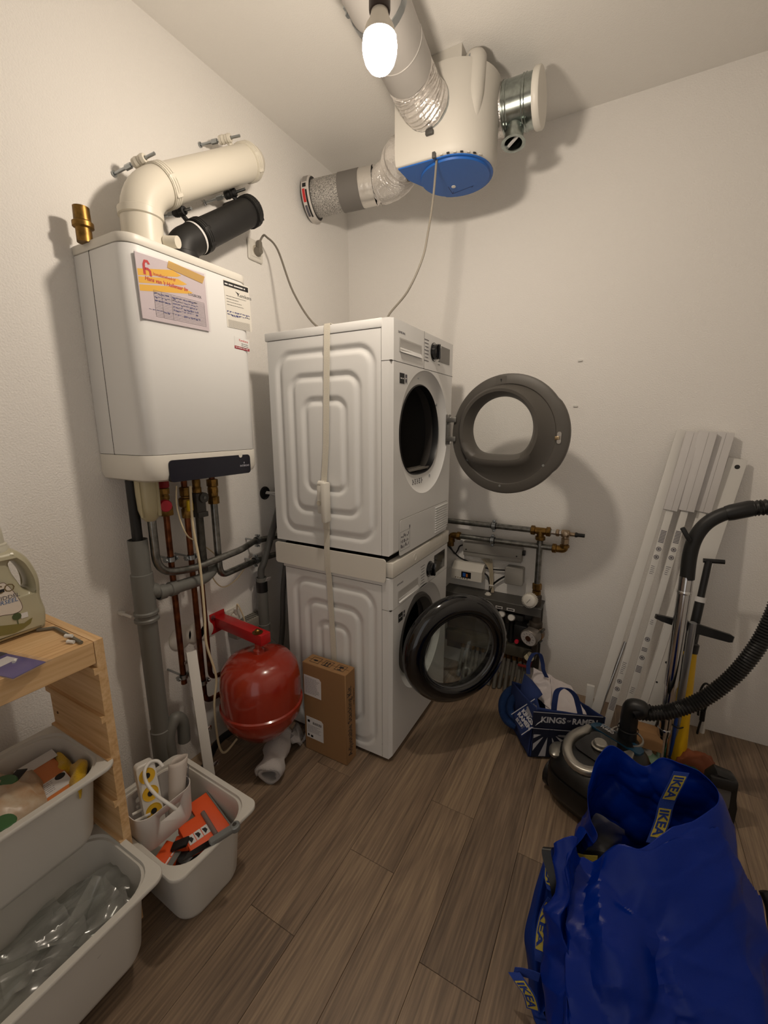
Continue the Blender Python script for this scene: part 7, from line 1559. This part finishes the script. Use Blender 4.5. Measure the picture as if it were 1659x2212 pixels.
# ------------------------------------------------------------------ printed navy shopping bag
NAVY = mat('navy_fabric', (26,46,98), .85, bump=.3, bscale=600); NAVYD = mat('navy_print_dark', (18,24,48), .8); WPR = mat('white_bag_print', (190,190,196), .8)
def ramen_bag():
    t = thing('printed_shopping_bag', 'navy shopping bag with white ramen lettering and sunburst print by the back wall', 'bag', (1.32,-.45,0))
    # corner points: front edge (towards the room), left and right backs
    f0 = at(1143,1634,z=.004); l0 = at(1106,1566,z=.004); r0 = f0+Vector((.252,.13,0)); k0 = l0+Vector((.252,.13,0))
    zt = .235
    f1 = at(1160,1574,y=f0.y+.02); f1 = Vector((f0.x+.012,f0.y+.012,zt)); l1 = Vector((l0.x-.012,l0.y+.0,zt-.01)); r1 = Vector((r0.x+.01,r0.y,zt-.035)); k1 = Vector((k0.x,k0.y,zt-.09))
    def panel(a, b, c, d, name, m_, amp=.008, seed=1, n=22):
        rows = []; nn = (b-a).cross(d-a).normalized()
        for i in range(n+1):
            u = i/n; rows.append([a*(1-u)*(1-v/n)+b*u*(1-v/n)+c*u*v/n+d*(1-u)*v/n+nn*amp*(ridged(a*(1-u)+b*u+Vector((0,0,v/n*.25)),9,seed)*.6) for v in range(n+1)])
        return M().sheet(rows).obj(name, m_, t, ang=70, solid=.002)
    panel(l0, f0, f1, l1, 'left_side', NAVY, .008, 1); panel(f0, r0, r1, f1, 'front_side', NAVY, .006, 2); panel(r0, k0, k1, r1, 'right_side', NAVY, .006, 3); panel(k0, l0, l1, k1, 'back_side', NAVY, .006, 4)
    M().quad(l0,f0,r0,k0).obj('bottom', NAVY, t, solid=.002)
    # front print: lettered band, and sunburst below
    n_ = (r0-f0).cross(Vector((0,0,1))).normalized(); n_ = n_ if n_.dot(CAM-f0) > 0 else -n_
    T = frame(f0+n_*.010+Vector((0,0,0)), r0-f0, Vector((0,0,1)) ); W_ = (r0-f0).length; Hh = zt
    band = M().prism([(.0,Hh-.085),(W_,Hh-.105),(W_+.004,Hh-.030),(.0,Hh-.012)], -.0004, .0004, T).obj('lettered_band', NAVYD, t)
    T2 = T @ Matrix.Rotation(-.055,4,'Z'); text('KINGS', T2 @ Matrix.Translation((.022,Hh-.060,.0006)), .036, WPR, band, bold=.0012, sx=.98); text('OF', T2 @ Matrix.Translation((.129,Hh-.052,.0006)), .012, WPR, band); text('RAMEN', T2 @ Matrix.Translation((.150,Hh-.060,.0006)), .036, WPR, band, bold=.0012, sx=.86)
    mm = M()
    for y in (Hh-.016, Hh-.092): mm.add([(0,y,.0006),(W_,y-.019,.0006),(W_,y-.016,.0006),(0,y+.003,.0006)], [(0,1,2,3)], T)
    mm.obj('band_lines', WPR, band)
    M().prism([(.004,.008),(W_-.006,.008),(W_-.006,Hh-.112),(.004,Hh-.092)], -.0004, .0002, T).obj('print_ground', NAVYD, t)
    cx, cy = .072, Hh-.116; rays = M()
    for k in range(11):
        a = radians(-176+k*33); b = a+radians(15); R2 = .30
        def hit(an):
            d = (cos(an), sin(an)); s = R2
            for ax_, lo, hi in ((0,.008-cx,W_-.01-cx),(1,.012-cy,Hh-.118-cy)):
                if d[ax_] > 1e-6: s = min(s, hi/d[ax_])
                elif d[ax_] < -1e-6: s = min(s, lo/d[ax_])
            return (cx+d[0]*s, cy+d[1]*s)
        q0 = (cx+.03*cos((a+b)/2), cy+.016*sin((a+b)/2)); rays.add([(*q0,.0005),(*hit(a),.0005),(*hit((a+b)/2),.0005),(*hit(b),.0005)], [(0,1,2,3)], T)
    rays.obj('sunburst_rays', WPR, t)
    bl = M(); bl.add([(cx+(.046 if j % 2 else .034)*cos(2*pi*j/36), cy+(.022 if j % 2 else .015)*sin(2*pi*j/36), .0009) for j in range(36)]+[(cx,cy,.0009)], [(j,(j+1)%36,36) for j in range(36)], T); bl.obj('spiky_splash', NAVYD, t)
    # folded-over flap on the left with lettering
    g = [at(1112,1543,y=f0.y-.005), at(1159,1511,y=f0.y+.05), at(1177,1545,y=f0.y+.0), at(1126,1593,y=f0.y-.035)]
    fl0 = [at(1108,1541,y=f0.y+.06), at(1160,1508,y=f0.y+.07), at(1174,1556,y=f0.y+.012), at(1127,1596,y=f0.y-.005)]
    a, b, c, d = fl0; T = frame(a, b-a, -(d-a)); 
    rows = [[a.lerp(b,u/10).lerp(d.lerp(c,u/10),v/10)+T.to_3x3()@Vector((0,0,.006+.006*sin(u*.5))) for v in range(11)] for u in range(11)]
    flp = M().sheet(rows).obj('folded_flap', NAVY, t, ang=70, solid=.002)
    L1 = (b-a).length; Tn = T.copy()
    off = Matrix.Translation((0,0,.016)); ln = M()
    for p0, p1 in (((.0,-.006),(L1*.98,-.004)),((.004,-.094),(L1*.9,-.088))):
        dv = Vector((p1[0]-p0[0],p1[1]-p0[1],0)).normalized(); nn = Vector((-dv.y,dv.x,0))*.0016
        ln.add([(p0[0]-nn.x,p0[1]-nn.y,.0),(p1[0]-nn.x,p1[1]-nn.y,0),(p1[0]+nn.x,p1[1]+nn.y,0),(p0[0]+nn.x,p0[1]+nn.y,0)], [(0,1,2,3)], T @ off)
    ln.obj('flap_lines', WPR, flp)
    Tt = T @ off @ Matrix.Translation((L1*.26,-.016,.0005)) @ Matrix.Rotation(radians(-76),4,'Z')
    text('KINGS', Tt @ Matrix.Translation((.004,.014,0)), .024, WPR, flp, bold=.0012); text('RAMEN', Tt @ Matrix.Translation((.0,-.009,0)), .024, WPR, flp, bold=.0012); text('拉王麺', Tt @ Matrix.Translation((.008,-.029,0)), .016, WPR, flp, bold=.0004)
    em = M(); em.add([(.72*L1+(.026+.004*(j%2))*cos(2*pi*j/26), -.036+(.024+.004*(j%2))*sin(2*pi*j/26), .0005) for j in range(26)]+[(.72*L1,-.036,.0005)], [(j,(j+1)%26,26) for j in range(26)], T @ off); e_ = em.obj('round_emblem', mat('emblem_grey', (128,128,134), .8), flp)
    # dark fold standing up at the left back
    M().sheet([[at(1133,1455,y=-.40), at(1150,1470,y=-.40), at(1166,1490,y=-.42)],[at(1124,1490,y=-.44), at(1148,1498,y=-.46), at(1172,1500,y=-.46)],[at(1113,1535,y=-.48), at(1136,1525,y=-.49), at(1160,1510,y=-.49)]]).obj('standing_fold', NAVY, t, ang=80, solid=.003)
    ribbon([at(1141,1456,y=-.40), at(1142,1432,y=-.39), at(1152,1413,y=-.38), at(1166,1413,y=-.37), at(1172,1432,y=-.36), at(1174,1448,y=-.36), at(1181,1463,y=-.35)], (1,.2,0), .017, t, 'handle', NAVY, .003)
    ribbon([at(1196,1542,y=f0.y+.05), at(1198,1518,y=f0.y+.05), at(1203,1494,y=f0.y+.06), at(1216,1486,y=f0.y+.07), at(1231,1491,y=f0.y+.09), at(1243,1504,y=f0.y+.1), at(1249,1524,y=f0.y+.11), at(1255,1550,y=f0.y+.11)], (1,.3,0), .022, t, 'handle', NAVY, .003)
ramen_bag()
WBAG = mat('white_bin_bag', (196,188,188), .5, bump=.4, bscale=40)
for k, (pts, lab, s_) in enumerate((([at(1150,1500,y=-.40),at(1196,1535,y=-.46),at(1186,1458,y=-.32),at(1148,1440,y=-.32)], 'crumpled white plastic bag standing up at the back of the navy bag', 4), ([at(1178,1538,y=-.48),at(1266,1552,y=-.42),at(1232,1480,y=-.30),at(1180,1455,y=-.30)], 'pale crumpled plastic bag filling the middle of the navy bag', 9), ([at(1236,1530,y=-.34),at(1288,1560,y=-.36),at(1280,1530,y=-.24),at(1240,1506,y=-.24)], 'clear pale plastic bag at the right end of the navy bag', 14))):
    tag(crumple(pts, 34, 34, .013, s_, WBAG if k < 2 else FILM2, 'plastic_bag', None, 16), lab, 'plastic bag')
# dark blue rolled hose or towel to the left of it
t = thing('blue_cloth_roll', 'dark blue coiled cloth roll on the floor left of the navy bag', 'cloth', (1.2,-.42,0))
NAV2 = mat('deep_blue_cloth', (20,54,104), .9, bump=.6, bscale=300)
M().tube(smooth([at(1122,1488,y=-.36), at(1102,1494,y=-.38), at(1088,1514,y=-.41), at(1088,1538,y=-.44), at(1098,1556,y=-.46), at(1114,1566,y=-.46)], 8), .022, 14).obj('outer_coil', NAV2, t)
M().tube(smooth([at(1126,1502,y=-.40), at(1112,1506,y=-.42), at(1103,1520,y=-.44), at(1103,1536,y=-.46), at(1112,1548,y=-.47), at(1124,1552,y=-.47)], 8), .017, 12).obj('inner_coil', NAV2, t)
